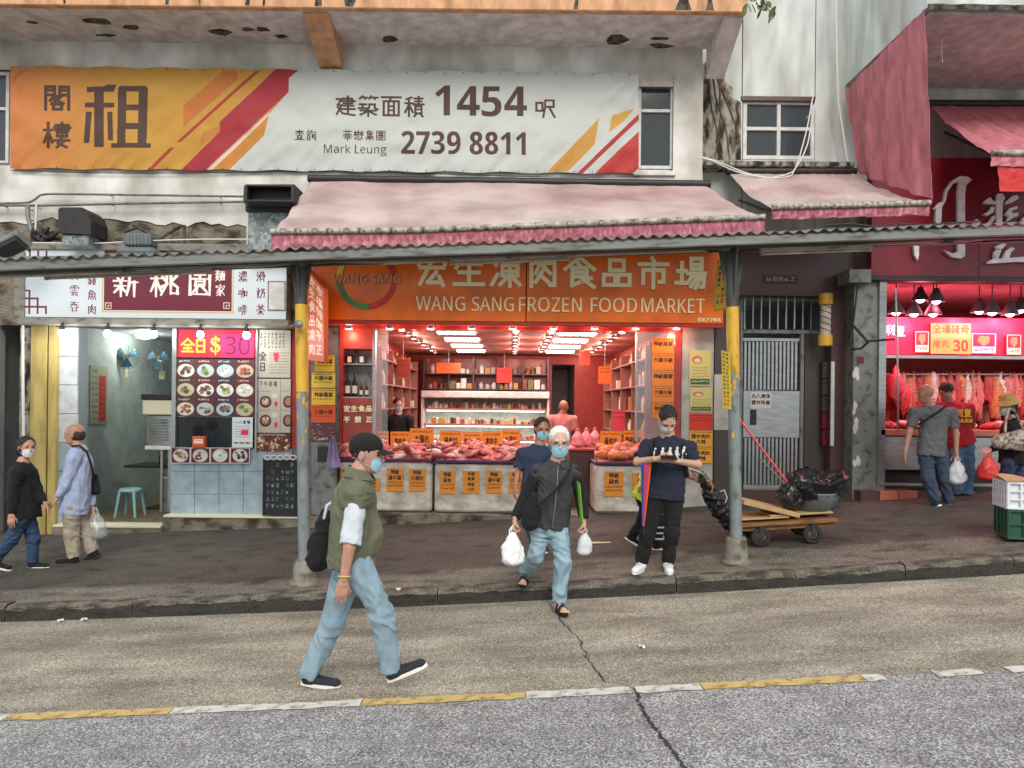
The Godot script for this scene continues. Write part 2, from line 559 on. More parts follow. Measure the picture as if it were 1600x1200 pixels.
# ---------- written characters as strokes on a 20 by 20 grid; an entry that begins with a character is that character fitted into x, y, width, height ----------
var GLYPH := {
	"木": [[1,6,19,6],[10,0,10,20],[10,7,1,16],[10,7,19,16]],
	"禾": [[16,1,4,3],[1,7,19,7],[10,2,10,20],[10,8,1,16],[10,8,19,16]],
	"且": [[4,2,4,18],[16,2,16,18],[4,2,16,2],[4,7,16,7],[4,12,16,12],[0,18,20,18]],
	"口": [[2,3,18,3,18,17,2,17,2,3]],
	"日": [[3,1,17,1,17,19,3,19,3,1],[3,10,17,10]],
	"目": [[3,1,17,1,17,19,3,19,3,1],[3,7,17,7],[3,13,17,13]],
	"土": [[10,1,10,18],[3,8,17,8],[0,18,20,18]],
	"女": [[9,0,4,12,16,20],[15,5,3,20],[0,6,20,6]],
	"門": [[1,1,1,20],[1,1,8,1,8,8,1,8],[1,4,8,4],[12,8,12,1,19,1,19,20],[12,4,19,4],[12,8,19,8]],
	"各": [[7,0,1,8],[6,2,15,2,3,13],[5,5,18,12],[5,13,16,13,16,20,5,20,5,13]],
	"閣": [["門",0,0,20,20],["各",4,8,12,12]],
	"婁": [[2,2,18,2,18,6,2,6,2,2],[0,4,20,4],[10,0,10,12],[4,8,16,8,16,11,4,11,4,8],["女",1,12,18,8]],
	"樓": [["木",0,0,7,20],["婁",8,0,12,20]],
	"租": [["禾",0,0,9,20],["且",9,0,11,20]],
	"聿": [[3,3,16,3,16,9,3,9],[0,6,20,6],[2,12,18,12],[0,16,20,16],[10,0,10,20]],
	"建": [["聿",6,0,14,16],[1,3,6,3,2,9,6,9,1,18],[2,11,7,17,20,19]],
	"竹": [[4,0,1,8],[3,4,9,4],[6,4,7,9],[13,0,11,8],[12,4,20,4],[16,4,17,9]],
	"築": [["竹",0,0,20,6],[1,8,8,8],[4,8,4,12],[0,12,9,12],[11,8,11,11,9,13],[11,8,17,8,17,12,20,13],["木",1,12,18,8]],
	"面": [[0,1,20,1],[10,1,8,5],[2,5,18,5,18,19,2,19,2,5],[7,5,7,19],[13,5,13,19],[7,10,13,10],[7,14,13,14]],
	"責": [[2,2,18,2],[4,5,16,5],[0,8,20,8],[10,0,10,8],[4,10,16,10,16,17,4,17,4,10],[4,13,16,13],[7,17,2,20],[13,17,18,20]],
	"積": [["禾",0,0,9,20],["責",9,0,11,20]],
	"呎": [["口",0,3,8,12],[10,2,19,2,19,9,10,9],[10,2,10,9,8,20],[14,9,20,20]],
	"查": [["木",1,0,18,10],["日",4,10,12,8],[0,19,20,19]],
	"言": [[9,0,11,2],[1,4,19,4],[4,8,16,8],[4,11,16,11],[4,14,16,14,16,20,4,20,4,14]],
	"詢": [["言",0,0,9,20],[12,0,9,7],[11,4,20,4,20,19,17,19],["日",12,8,5,8]],
	"華": [[1,2,19,2],[7,0,7,4],[13,0,13,4],[2,7,18,7],[0,11,20,11],[3,15,17,15],[10,5,10,20],[6,7,6,15],[14,7,14,15]],
	"懋": [["木",0,1,6,10],["木",14,1,6,10],[10,0,7,5],[9,2,13,5],[10,4,8,11],[7,8,13,8],[3,14,2,18],[6,13,7,18,14,18,15,16],[10,12,11,15],[16,13,18,16]],
	"隹": [[6,0,1,8],[4,5,4,20],[4,5,20,5],[12,1,13,5],[4,10,18,10],[4,14,18,14],[4,19,20,19],[12,5,12,19]],
	"集": [["隹",3,0,14,12],["木",1,11,18,9]],
	"團": [[1,1,19,1,19,19,1,19,1,1],[4,4,16,4],[10,2,10,11],[6,6,14,6,14,9,6,9,6,6],[4,11,16,11],[4,14,16,14],[12,12,12,18,10,18],[7,15,8,17]],
	"宏": [[10,0,10,2],[1,6,1,3,19,3,19,6],[2,8,18,8],[9,5,2,19],[13,11,7,18,17,18],[15,14,18,20]],
	"生": [[5,1,1,8],[4,5,18,5],[3,11,17,11],[0,19,20,19],[10,0,10,19]],
	"東": [[1,3,19,3],[3,6,17,6,17,13,3,13,3,6],[3,10,17,10],[10,0,10,20],[9,13,1,19],[11,13,19,19]],
	"凍": [[1,3,3,6],[4,12,0,19],["東",5,0,15,20]],
	"肉": [[2,4,2,20],[2,4,18,4,18,19,15,19],[10,0,5,11],[9,5,15,11],[10,9,5,17],[9,13,15,18]],
	"食": [[10,0,0,8],[10,0,20,8],[9,4,11,6],[5,7,15,7,15,13,5,13],[5,10,15,10],[5,7,5,19,10,17],[18,14,13,16],[10,13,20,20]],
	"品": [["口",4,0,12,10],["口",0,10,10,10],["口",10,10,10,10]],
	"市": [[9,0,11,3],[0,4,20,4],[3,8,3,17],[3,8,17,8,17,16,14,16],[10,4,10,20]],
	"昜": [[4,0,16,0,16,7,4,7,4,0],[4,4,16,4],[0,10,20,10],[6,10,1,16],[5,12,19,12,18,19,15,19],[10,13,4,19],[15,13,9,20]],
	"場": [["土",0,2,8,16],["昜",8,0,12,20]],
	"新": [[5,0,6,2],[1,3,10,3],[3,4,4,7],[8,4,7,7],[0,8,11,8],[1,12,10,12],[6,8,6,20],[5,13,1,17],[6,13,10,17],[19,1,13,3,13,10,11,19],[13,9,20,9],[17,9,17,20]],
	"桃": [["木",0,0,8,20],[12,1,12,10,8,19],[15,1,15,18,20,18,20,14],[9,5,11,8],[8,13,12,11],[19,4,16,8],[16,10,20,13]],
	"園": [[1,1,19,1,19,19,1,19,1,1],[5,4,15,4],[10,2,10,7],[3,7,17,7],[6,9,14,9,14,12,6,12,6,9],[9,12,4,17],[7,14,7,18],[11,12,16,17]],
	"麵": [[1,3,9,3],[5,0,5,9],[0,9,10,9],[5,4,2,7],[5,5,8,7],[4,10,1,15],[3,12,8,12,1,20],[3,15,9,20],["面",10,3,10,16]],
	"家": [[10,0,10,2],[1,5,1,3,19,3,19,5],[4,6,16,6],[10,6,3,12],[8,9,11,14,10,20,7,18],[9,12,2,16],[10,15,3,20],[17,8,12,12],[12,11,19,19]],
	"氵": [[6,2,14,5],[3,8,12,11],[2,19,15,13]],
	"農": [[3,1,17,1,17,7,3,7,3,1],[8,0,8,7],[12,0,12,7],[3,4,17,4],[2,10,19,10],[2,10,0,20],[6,13,17,13],[4,16,20,16],[7,16,7,20,11,18],[12,16,19,20]],
	"濃": [["氵",0,0,5,20],["農",5,0,15,20]],
	"咖": [["口",0,4,6,10],[7,6,13,6,12,18,10,18],[10,1,10,8,6,19],["口",14,5,6,12]],
	"啡": [["口",0,4,6,10],[11,1,11,14,8,20],[15,1,15,20],[7,4,11,4],[7,9,11,9],[7,14,11,14],[15,4,20,4],[15,9,20,9],[15,14,20,14]],
	"骨": [[5,1,15,1,15,6],[5,1,5,6],[10,3,15,3],[10,3,10,6],[1,10,1,7,19,7,19,10],[4,9,4,20],[4,9,16,9,16,20,14,20],[4,13,16,13],[4,16,16,16]],
	"滑": [["氵",0,0,5,20],["骨",5,0,15,20]],
	"奶": [["女",0,0,9,20],[10,2,18,2,15,9,19,9,18,18,15,18],[13,2,13,10,9,20]],
	"茶": [[1,3,19,3],[6,0,6,6],[14,0,14,6],[10,5,0,12],[10,5,20,12],[4,13,16,13],[10,9,10,20],[8,15,3,19],[12,15,17,19]],
	"雲": [[3,1,17,1],[1,7,1,4,19,4,19,7],[10,1,10,9],[5,6,7,6],[13,6,15,6],[4,11,16,11],[1,14,19,14],[9,14,4,19,15,19],[13,16,17,20]],
	"吞": [[2,2,18,2],[1,6,19,6],[10,2,1,12],[10,6,19,12],["口",4,12,12,8]],
	"魚": [[7,0,2,6],[6,2,13,2,11,5],[3,6,17,6,17,14,3,14,3,6],[3,10,17,10],[10,6,10,14],[2,17,1,20],[7,17,8,20],[12,17,13,20],[17,17,19,20]],
	"全": [[10,0,0,9],[10,0,20,9],[5,9,15,9],[4,14,16,14],[10,9,10,19],[1,19,19,19]],
	"者": [[3,4,14,4],[9,0,9,9],[0,9,20,9],[17,2,2,15],["日",5,11,11,9]],
	"豬": [[1,2,9,2],[6,2,0,9],[3,6,7,11,6,19,4,18],[5,10,0,15],[7,14,1,19],["者",9,0,11,20]],
	"瘦": [[11,0,11,2],[4,3,20,3],[4,3,4,12,1,20],[0,6,2,9],[3,11,0,13],[8,6,17,6,17,12,8,12,8,6],[12,5,12,13],[7,9,18,9],[7,14,17,14,8,20],[9,15,19,20]],
	"利": [["禾",0,0,11,20],[14,2,14,13],[19,0,19,19,16,18]],
	"豐": [[3,1,3,8,17,8,17,1],[10,0,10,8],[5,2,8,2],[5,5,8,5],[12,2,15,2],[12,5,15,5],[4,10,16,10],[5,12,15,12,15,15,5,15,5,12],[6,16,7,18],[14,16,13,18],[0,19,20,19]],
	"大": [[1,6,19,6],[10,0,9,9,1,20],[10,8,19,20]],
	"中": [[2,5,18,5,18,13,2,13,2,5],[10,0,10,20]],
	"一": [[0,10,20,10]],
	"人": [[10,0,8,10,0,20],[9,8,20,20]],
	"特": [[3,1,1,7],[2,5,9,5],[0,12,10,10],[6,0,6,20],[11,3,19,3],[15,0,15,7],[10,7,20,7],[10,12,20,12],[17,9,17,19,14,18],[12,14,14,16]],
	"級": [[5,0,1,5,6,6,1,11,8,10],[4,11,4,20],[2,13,1,17],[7,13,8,17],[9,2,17,2,15,8,19,8,10,20],[12,2,8,19],[12,9,20,20]],
	"雞": [[8,0,1,2],[2,3,3,5],[8,2,7,5],[5,6,2,9,7,10,2,13],[0,14,10,14],[5,13,1,20],[5,14,9,20],["隹",10,0,10,20]],
	"翼": [[1,1,8,1,8,7],[12,1,19,1,19,7],[2,4,7,5],[13,4,18,5],[4,8,16,8,16,12,4,12,4,8],[10,8,10,12],[2,15,18,15],[0,18,20,18],[6,13,6,18],[14,13,14,18]],
	"扒": [[0,5,8,5],[4,0,4,19,2,18],[0,13,8,10],[13,3,9,19],[15,2,20,19]],
	"平": [[2,2,18,2],[5,5,7,9],[15,5,13,9],[0,11,20,11],[10,2,10,20]],
	"青": [[2,2,18,2],[10,0,10,8],[3,5,17,5],[0,8,20,8],[4,10,16,10,16,20],[4,10,4,20],[4,13,16,13],[4,16,16,16]],
	"靚": [["青",0,0,10,20],["目",11,0,9,13],[13,13,10,20],[17,13,17,19,20,19]],
	"正": [[1,2,19,2],[10,2,10,18],[10,9,17,9],[4,8,4,18],[0,18,20,18]],
	"出": [[10,0,10,19],[3,3,3,9,17,9,17,3],[1,12,1,19,19,19,19,12]],
	"入": [[8,1,11,1,0,20],[10,3,20,20]],
	"通": [[9,2,18,2,14,5],[7,6,19,6,19,16],[7,6,7,16],[7,9,19,9],[7,12,19,12],[13,6,13,16],[2,2,4,4],[0,8,4,8,3,15,0,19],[3,16,20,19]],
	"道": [[8,0,9,3],[16,0,14,3],[6,4,20,4],["目",8,6,10,10],[2,2,4,4],[0,8,4,8,3,15,0,19],[3,16,20,19]],
	"請": [["言",0,0,8,20],["青",8,0,12,20]],
	"勿": [[6,0,0,9],[4,5,18,5,16,19,13,18],[10,6,3,15],[15,6,6,18]],
	"阻": [[1,1,1,20],[1,1,7,1,4,7,7,12,3,13],["且",8,1,12,18]],
	"塞": [[10,0,10,2],[1,5,1,3,19,3,19,5],[4,6,16,6],[4,9,16,9],[1,12,19,12],[7,5,7,12],[13,5,13,12],[7,12,2,15],[13,12,18,15],[5,16,15,16],[10,13,10,19],[2,19,18,19]],
	"下": [[1,2,19,2],[9,2,9,20],[10,7,16,11]],
	"午": [[6,0,2,8],[4,5,17,5],[0,11,20,11],[10,5,10,20]],
	"餐": [[2,2,9,2],[4,0,2,6],[8,2,3,8],[12,1,18,1,12,8],[13,3,19,8],["食",1,7,18,13]],
	"套": [[1,4,19,4],[10,0,1,9],[10,4,19,9],[8,8,8,16],[8,8,15,8],[8,11,14,11],[3,14,17,14],[9,15,5,19,15,19],[14,16,17,20]],
	"價": [[5,0,0,9],[3,6,3,20],[6,2,20,2],[8,4,18,4,18,8,8,8,8,4],[11,2,11,8],[15,2,15,8],[8,10,18,10,18,17,8,17,8,10],[8,13,18,13],[11,17,7,20],[15,17,19,20]],
}
var stroke_cache := {}

func strokes(ch: String) -> Array:
	if stroke_cache.has(ch):
		return stroke_cache[ch]
	var out := []
	for e in GLYPH.get(ch, []):
		if e[0] is String:
			for s in strokes(e[0]):
				var q := PackedVector2Array()
				for p in s:
					q.append(Vector2((e[1] + p.x * e[3]) / 20.0, (e[2] + p.y * e[4]) / 20.0))
				out.append(q)
		else:
			var q := PackedVector2Array()
			for i in range(0, e.size(), 2):
				q.append(Vector2(e[i] / 20.0, e[i + 1] / 20.0))
			out.append(q)
	stroke_cache[ch] = out
	return out

# raised character: each stroke a bevelled bar standing off the board, bars a hair apart in height
func glyph_mb(ch: String, o: Vector3, w: float, h: float, sw: float, depth: float, brush := false) -> MB:
	var b := MB.new()
	var k := 0
	for s in strokes(ch):
		for i in s.size() - 1:
			var p0 := o + Vector3(s[i].x * w, -s[i].y * h, 0)
			var p1 := o + Vector3(s[i + 1].x * w, -s[i + 1].y * h, 0)
			var d := p1 - p0
			var ln := d.length()
			if ln < 1e-4:
				continue
			d /= ln
			var side := Vector3(-d.y, d.x, 0) * sw * 0.5
			var wa := 1.0
			var wb := 1.0
			if brush:
				wa = 1.25
				wb = 0.6 if absf(d.x) < 0.9 else 0.95
			p0 -= d * sw * 0.45
			p1 += d * sw * 0.45
			var z := Vector3(0, 0, depth + k * 0.0003)
			b.prism([p0 + side * wa + z, p1 + side * wb + z, p1 - side * wb + z, p0 - side * wa + z], -z)
			k += 1
	return b
# ---------- bodies and cloth: smooth distance fields meshed as surface nets ----------
class Field:
	var o: Vector3
	var c: float
	var nx: int
	var ny: int
	var nz: int
	var val := PackedFloat32Array()

	func _init(lo: Vector3, hi: Vector3, cell: float) -> void:
		o = lo
		c = cell
		nx = ceili((hi.x - lo.x) / c) + 2
		ny = ceili((hi.y - lo.y) / c) + 2
		nz = ceili((hi.z - lo.z) / c) + 2
		val.resize(nx * ny * nz)
		val.fill(1000.0)

	func bone(a: Vector3, b: Vector3, ra: float, rb: float, sm := 0.03, ax := Vector3.ZERO, k := 1.0, cut_a := false, cut_b := false) -> void:
		var pad := maxf(ra, rb) + sm + c * 2.0
		var lo := (a.min(b) - Vector3.ONE * pad - o) / c
		var hi := (a.max(b) + Vector3.ONE * pad - o) / c
		var x0 := maxi(0, floori(lo.x))
		var y0 := maxi(0, floori(lo.y))
		var z0 := maxi(0, floori(lo.z))
		var x1 := mini(nx - 1, ceili(hi.x))
		var y1 := mini(ny - 1, ceili(hi.y))
		var z1 := mini(nz - 1, ceili(hi.z))
		var ba := b - a
		var dir := ba.normalized()
		var bs := ba
		if k != 1.0:
			bs = ba + ax * (ba.dot(ax) * (k - 1.0))
		var inv := 1.0 / maxf(bs.dot(bs), 1e-9)
		for z in range(z0, z1 + 1):
			for y in range(y0, y1 + 1):
				var row := (z * ny + y) * nx
				for x in range(x0, x1 + 1):
					var pa := Vector3(o.x + x * c, o.y + y * c, o.z + z * c) - a
					var ps := pa
					if k != 1.0:
						ps = pa + ax * (pa.dot(ax) * (k - 1.0))
					var h := clampf(ps.dot(bs) * inv, 0.0, 1.0)
					var d := (ps - bs * h).length() - (ra + (rb - ra) * h)
					if cut_a:
						d = maxf(d, -pa.dot(dir))
					if cut_b:
						d = maxf(d, (pa - ba).dot(dir))
					var q := val[row + x]
					if q > 500.0:
						val[row + x] = d
					else:
						var e := maxf(sm - absf(q - d), 0.0) / sm
						val[row + x] = minf(q, d) - e * e * sm * 0.25

	func ell(p: Vector3, r: Vector3, sm := 0.02, sub := false, b := Basis.IDENTITY) -> void:
		var pad := maxf(r.x, maxf(r.y, r.z)) + sm + c * 2.0
		var lo := (p - Vector3.ONE * pad - o) / c
		var hi := (p + Vector3.ONE * pad - o) / c
		var ib := b.transposed()
		var rm := minf(r.x, minf(r.y, r.z))
		for z in range(maxi(0, floori(lo.z)), mini(nz - 1, ceili(hi.z)) + 1):
			for y in range(maxi(0, floori(lo.y)), mini(ny - 1, ceili(hi.y)) + 1):
				var row := (z * ny + y) * nx
				for x in range(maxi(0, floori(lo.x)), mini(nx - 1, ceili(hi.x)) + 1):
					var q3 := ib * (Vector3(o.x + x * c, o.y + y * c, o.z + z * c) - p)
					var w := q3 / r
					var l := w.length()
					var d := -rm
					if l > 1e-5:
						d = l * (l - 1.0) / (w / r).length()
					var q := val[row + x]
					if sub:
						d = -d
						if q < 500.0:
							var e := maxf(sm - absf(q - d), 0.0) / sm
							val[row + x] = maxf(q, d) + e * e * sm * 0.25
					elif q > 500.0:
						val[row + x] = d
					else:
						var e := maxf(sm - absf(q - d), 0.0) / sm
						val[row + x] = minf(q, d) - e * e * sm * 0.25

	func cut(p: Vector3, nn: Vector3) -> void:
		for z in nz:
			for y in ny:
				for x in nx:
					var i := (z * ny + y) * nx + x
					if val[i] < 500.0:
						val[i] = maxf(val[i], (Vector3(o.x + x * c, o.y + y * c, o.z + z * c) - p).dot(nn))

	func crease(amp: float, freq: Vector3, sd: int) -> void:
		var f := FastNoiseLite.new()
		f.noise_type = FastNoiseLite.TYPE_SIMPLEX_SMOOTH
		f.fractal_type = FastNoiseLite.FRACTAL_NONE
		f.frequency = 1.0
		f.seed = sd
		for z in nz:
			for y in ny:
				for x in nx:
					var i := (z * ny + y) * nx + x
					if absf(val[i]) < 0.06:
						var px := o.x + x * c
						var py := o.y + y * c
						var pz := o.z + z * c
						var w := f.get_noise_3d(px * 2.0, py * 2.0, pz * 2.0) * 1.2
						val[i] += amp * (1.6 * absf(f.get_noise_3d(px * freq.x + w + py * 2.5, py * freq.y + w, pz * freq.z)) - 0.4 + 0.35 * f.get_noise_3d(px * freq.x * 2.3, py * freq.y * 2.0 + w, pz * freq.z * 2.3))

	func skin(b: MB, xf := Transform3D.IDENTITY) -> void:
		var first := b.v.size()
		var at := {}
		var sy := nx
		var sz := nx * ny
		var off := [0, 1, sy, sy + 1, sz, sz + 1, sz + sy, sz + sy + 1]
		var co := [Vector3(0, 0, 0), Vector3(1, 0, 0), Vector3(0, 1, 0), Vector3(1, 1, 0), Vector3(0, 0, 1), Vector3(1, 0, 1), Vector3(0, 1, 1), Vector3(1, 1, 1)]
		var eg := [[0, 1], [2, 3], [4, 5], [6, 7], [0, 2], [1, 3], [4, 6], [5, 7], [0, 4], [1, 5], [2, 6], [3, 7]]
		var lim := c * 4.0
		var nb := xf.basis.orthonormalized()
		var list := []
		for z in nz - 1:
			for y in ny - 1:
				var row := z * sz + y * sy
				for x in nx - 1:
					var i := row + x
					var v0 := val[i]
					if v0 > lim or v0 < -lim:
						continue
					var m := 0
					for k in 8:
						if val[i + off[k]] < 0.0:
							m += 1
					if m == 0 or m == 8:
						continue
					var s := Vector3.ZERO
					var cnt := 0
					for e in eg:
						var va := val[i + off[e[0]]]
						var vb := val[i + off[e[1]]]
						if (va < 0.0) != (vb < 0.0):
							s += co[e[0]].lerp(co[e[1]], va / (va - vb))
							cnt += 1
					s = s / cnt
					var g := Vector3(val[i + 1] - v0 + val[i + sy + 1] - val[i + sy] + val[i + sz + 1] - val[i + sz] + val[i + sz + sy + 1] - val[i + sz + sy],
						val[i + sy] - v0 + val[i + sy + 1] - val[i + 1] + val[i + sz + sy] - val[i + sz] + val[i + sz + sy + 1] - val[i + sz + 1],
						val[i + sz] - v0 + val[i + sz + 1] - val[i + 1] + val[i + sz + sy] - val[i + sy] + val[i + sz + sy + 1] - val[i + sy + 1])
					at[i] = b.vert(xf * (o + (Vector3(x, y, z) + s) * c), (nb * g).normalized())
					list.append(i)
		var flip := xf.basis.determinant() < 0.0
		for i in list:
			var in0 := val[i] < 0.0
			for ax in 3:
				var st: int = [1, sy, sz][ax]
				if (val[i + st] < 0.0) == in0:
					continue
				var s1: int = [sy, sz, 1][ax]
				var s2: int = [sz, 1, sy][ax]
				if not (at.has(i - s1) and at.has(i - s2) and at.has(i - s1 - s2)):
					continue
				var q0: int = at[i - s1 - s2]
				var q1: int = at[i - s2]
				var q2: int = at[i]
				var q3: int = at[i - s1]
				if in0 != flip:
					b.ix.append_array([q0, q2, q1, q0, q3, q2])
				else:
					b.ix.append_array([q0, q1, q2, q0, q2, q3])

var KIT := {}

func make_kit() -> void:
	# head: face towards +z, centre between the ears
	var f := Field.new(Vector3(-0.1, -0.14, -0.13), Vector3(0.1, 0.14, 0.13), 0.0055)
	f.ell(Vector3(0, 0.035, -0.015), Vector3(0.075, 0.085, 0.095))
	f.ell(Vector3(0, -0.02, 0.018), Vector3(0.062, 0.085, 0.07), 0.03)
	f.ell(Vector3(0, -0.078, 0.036), Vector3(0.044, 0.036, 0.046), 0.03)
	f.bone(Vector3(-0.036, 0.026, 0.072), Vector3(0.036, 0.026, 0.072), 0.012, 0.012, 0.015)
	f.bone(Vector3(0, 0.012, 0.085), Vector3(0, -0.027, 0.103), 0.008, 0.013, 0.012)
	f.ell(Vector3(-0.031, 0.006, 0.097), Vector3(0.018, 0.011, 0.014), 0.01, true)
	f.ell(Vector3(0.031, 0.006, 0.097), Vector3(0.018, 0.011, 0.014), 0.01, true)
	f.bone(Vector3(-0.017, -0.06, 0.08), Vector3(0.017, -0.06, 0.08), 0.009, 0.009, 0.008)
	f.ell(Vector3(-0.078, -0.004, -0.012), Vector3(0.009, 0.031, 0.019), 0.008)
	f.ell(Vector3(0.078, -0.004, -0.012), Vector3(0.009, 0.031, 0.019), 0.008)
	KIT.head = MB.new()
	f.skin(KIT.head)
	for style in ["short", "bob", "fringe", "bun"]:
		f = Field.new(Vector3(-0.13, -0.17, -0.15), Vector3(0.13, 0.16, 0.13), 0.0065)
		if style == "fringe":
			f.ell(Vector3(0, -0.005, -0.035), Vector3(0.081, 0.075, 0.083))
			f.ell(Vector3(0, 0.08, 0.01), Vector3(0.07, 0.06, 0.105), 0.02, true)
			f.ell(Vector3(0, -0.04, 0.105), Vector3(0.1, 0.1, 0.09), 0.01, true)
		else:
			f.ell(Vector3(0, 0.042, -0.02), Vector3(0.083, 0.087, 0.101))
			if style == "bob":
				f.ell(Vector3(0, -0.025, -0.035), Vector3(0.092, 0.105, 0.082), 0.03)
			if style == "bun":
				f.ell(Vector3(0, -0.02, -0.05), Vector3(0.075, 0.08, 0.065), 0.03)
			f.ell(Vector3(0, -0.03, 0.088), Vector3(0.076, 0.122, 0.085), 0.012, true)
			if style == "short":
				f.ell(Vector3(0, -0.1, 0.0), Vector3(0.12, 0.09, 0.14), 0.01, true)
		f.crease(0.01, Vector3(42, 16, 42), 5)
		KIT[style] = MB.new()
		f.skin(KIT[style])
	# cap crown and peak
	f = Field.new(Vector3(-0.12, 0.0, -0.14), Vector3(0.12, 0.17, 0.13), 0.006)
	f.ell(Vector3(0, 0.05, -0.015), Vector3(0.088, 0.086, 0.107))
	f.cut(Vector3(0, 0.03, 0), Vector3(0, -1, 0.1).normalized())
	KIT.cap = MB.new()
	f.skin(KIT.cap)
	var rows := []
	for i in 7:
		var row := PackedVector3Array()
		for j in 9:
			var u := j / 4.0 - 1.0
			var w := i / 6.0
			row.append(Vector3(u * (0.08 - 0.02 * w * w * absf(u)), 0.046 - 0.018 * u * u - 0.016 * w, 0.07 + sqrt(maxf(0.0, 1.0 - u * u * 0.8)) * (0.018 + 0.085 * w)))
		rows.append(row)
	KIT.peak = MB.new()
	KIT.peak.sheet(rows, 0.004)
	# straw hat
	KIT.hat = MB.new()
	KIT.hat.lathe([Vector2(0.155, 0.0), Vector2(0.15, 0.012), Vector2(0.1, 0.045), Vector2(0.09, 0.06), Vector2(0.085, 0.11), Vector2(0.06, 0.13), Vector2(0.0, 0.135)], 22)
	KIT.hat.lathe([Vector2(0.0, 0.128), Vector2(0.056, 0.122), Vector2(0.08, 0.105), Vector2(0.085, 0.055), Vector2(0.095, 0.038), Vector2(0.147, 0.006), Vector2(0.155, 0.0)], 22)
	# face mask with pleats and ear loops
	rows = []
	for i in 11:
		var row := PackedVector3Array()
		var w := i / 10.0
		for j in 13:
			var u := j / 6.0 - 1.0
			var a := u * 1.15
			var puff := 0.011 * (1.0 - u * u) * sin(PI * clampf(w * 0.9 + 0.1, 0, 1)) + 0.0022 * sin(w * 19.0) * (1.0 - absf(u) * 0.5)
			var yy := lerpf(-0.004 - 0.022 * u * u, -0.104 + 0.034 * u * u, w)
			row.append(Vector3(sin(a) * 0.07, yy, 0.021 + cos(a) * (0.069 - 0.012 * absf(w - 0.45)) + puff))
		rows.append(row)
	KIT.mask = MB.new()
	KIT.mask.sheet(rows, 0.002)
	for s in [-1.0, 1.0]:
		KIT.mask.tube([Vector3(s * 0.064, -0.026, 0.05), Vector3(s * 0.076, 0.0, 0.02), Vector3(s * 0.082, 0.022, -0.015), Vector3(s * 0.083, -0.005, -0.033), Vector3(s * 0.078, -0.04, -0.01), Vector3(s * 0.064, -0.066, 0.045)], 0.0016, 5)
	KIT.eyes = [MB.new(), MB.new()]
	KIT.brows = [MB.new(), MB.new()]
	for k in 2:
		var s := k * 2.0 - 1.0
		KIT.eyes[k].ball(Vector3(s * 0.031, 0.006, 0.079), Vector3(0.014, 0.0055, 0.008), Basis.IDENTITY, 6, 10)
		KIT.brows[k].tube([Vector3(s * 0.016, 0.027, 0.089), Vector3(s * 0.032, 0.031, 0.085), Vector3(s * 0.048, 0.027, 0.074)], [0.003, 0.0035, 0.002], 6)
	KIT.glasses = MB.new()
	for s in [-1.0, 1.0]:
		var ring := []
		for k in 15:
			ring.append(Vector3(s * 0.033 + cos(TAU * k / 14) * 0.023, 0.004 + sin(TAU * k / 14) * 0.016, 0.104))
		KIT.glasses.tube(ring, 0.0016, 5, false)
		KIT.glasses.tube([Vector3(s * 0.056, 0.008, 0.104), Vector3(s * 0.078, 0.008, 0.06), Vector3(s * 0.08, 0.01, -0.01)], 0.0014, 5)
	KIT.glasses.tube([Vector3(-0.011, 0.007, 0.106), Vector3(0.011, 0.007, 0.106)], 0.0016, 5)
	# hands: wrist at the origin, fingers along -y, palm to +z, thumb at +x
	for pose in ["relaxed", "grip"]:
		f = Field.new(Vector3(-0.06, -0.21, -0.05), Vector3(0.085, 0.03, 0.1), 0.0042)
		f.bone(Vector3(0, 0.015, 0), Vector3(0, -0.03, 0), 0.027, 0.03, 0.01, Vector3.BACK, 1.35)
		f.bone(Vector3(0.0, -0.035, 0), Vector3(0, -0.082, 0), 0.036, 0.042, 0.015, Vector3.BACK, 2.6)
		f.bone(Vector3(0.012, -0.03, 0.004), Vector3(0.036, -0.055, 0.014), 0.016, 0.013, 0.012)
		var bend := 0.28 if pose == "relaxed" else 1.15
		for i in 4:
			var p := Vector3(-0.031 + i * 0.0205, -0.084 - [0.0, 0.008, 0.011, 0.006][i], 0.0)
			var seg := [[0.03, 0.02, 0.017], [0.038, 0.025, 0.019], [0.042, 0.027, 0.02], [0.038, 0.024, 0.019]][i] as Array
			var a := bend * 0.7
			var r := 0.0084 if i > 0 else 0.0075
			for k in 3:
				var q = p + Vector3((i - 1.5) * 0.0015, -cos(a), sin(a)).normalized() * seg[k]
				f.bone(p, q, r, r * 0.92, 0.003)
				p = q
				r *= 0.93
				a += bend * (1.0 if k == 0 else 0.8)
		var tp := [Vector3(0.034, -0.05, 0.012), Vector3(0.052, -0.078, 0.024), Vector3(0.05, -0.108, 0.036)]
		if pose == "grip":
			tp = [Vector3(0.034, -0.05, 0.012), Vector3(0.045, -0.076, 0.034), Vector3(0.024, -0.094, 0.05)]
		f.bone(tp[0], tp[1], 0.011, 0.0098, 0.006)
		f.bone(tp[1], tp[2], 0.0098, 0.0082, 0.004)
		KIT[pose] = MB.new()
		f.skin(KIT[pose])
	# shoe: sole on y 0, heel at the origin, toe along +z
	f = Field.new(Vector3(-0.07, 0.0, -0.04), Vector3(0.07, 0.15, 0.3), 0.007)
	f.bone(Vector3(0, 0.04, 0.035), Vector3(0.004, 0.03, 0.225), 0.041, 0.036, 0.02, Vector3.UP, 1.15)
	f.bone(Vector3(0, 0.05, 0.05), Vector3(0, 0.105, 0.04), 0.042, 0.04, 0.03)
	f.cut(Vector3(0, 0.016, 0), Vector3.DOWN)
	f.cut(Vector3(0, 0.1, 0), Vector3.UP)
	KIT.shoe = MB.new()
	f.skin(KIT.shoe)
	var outline := []
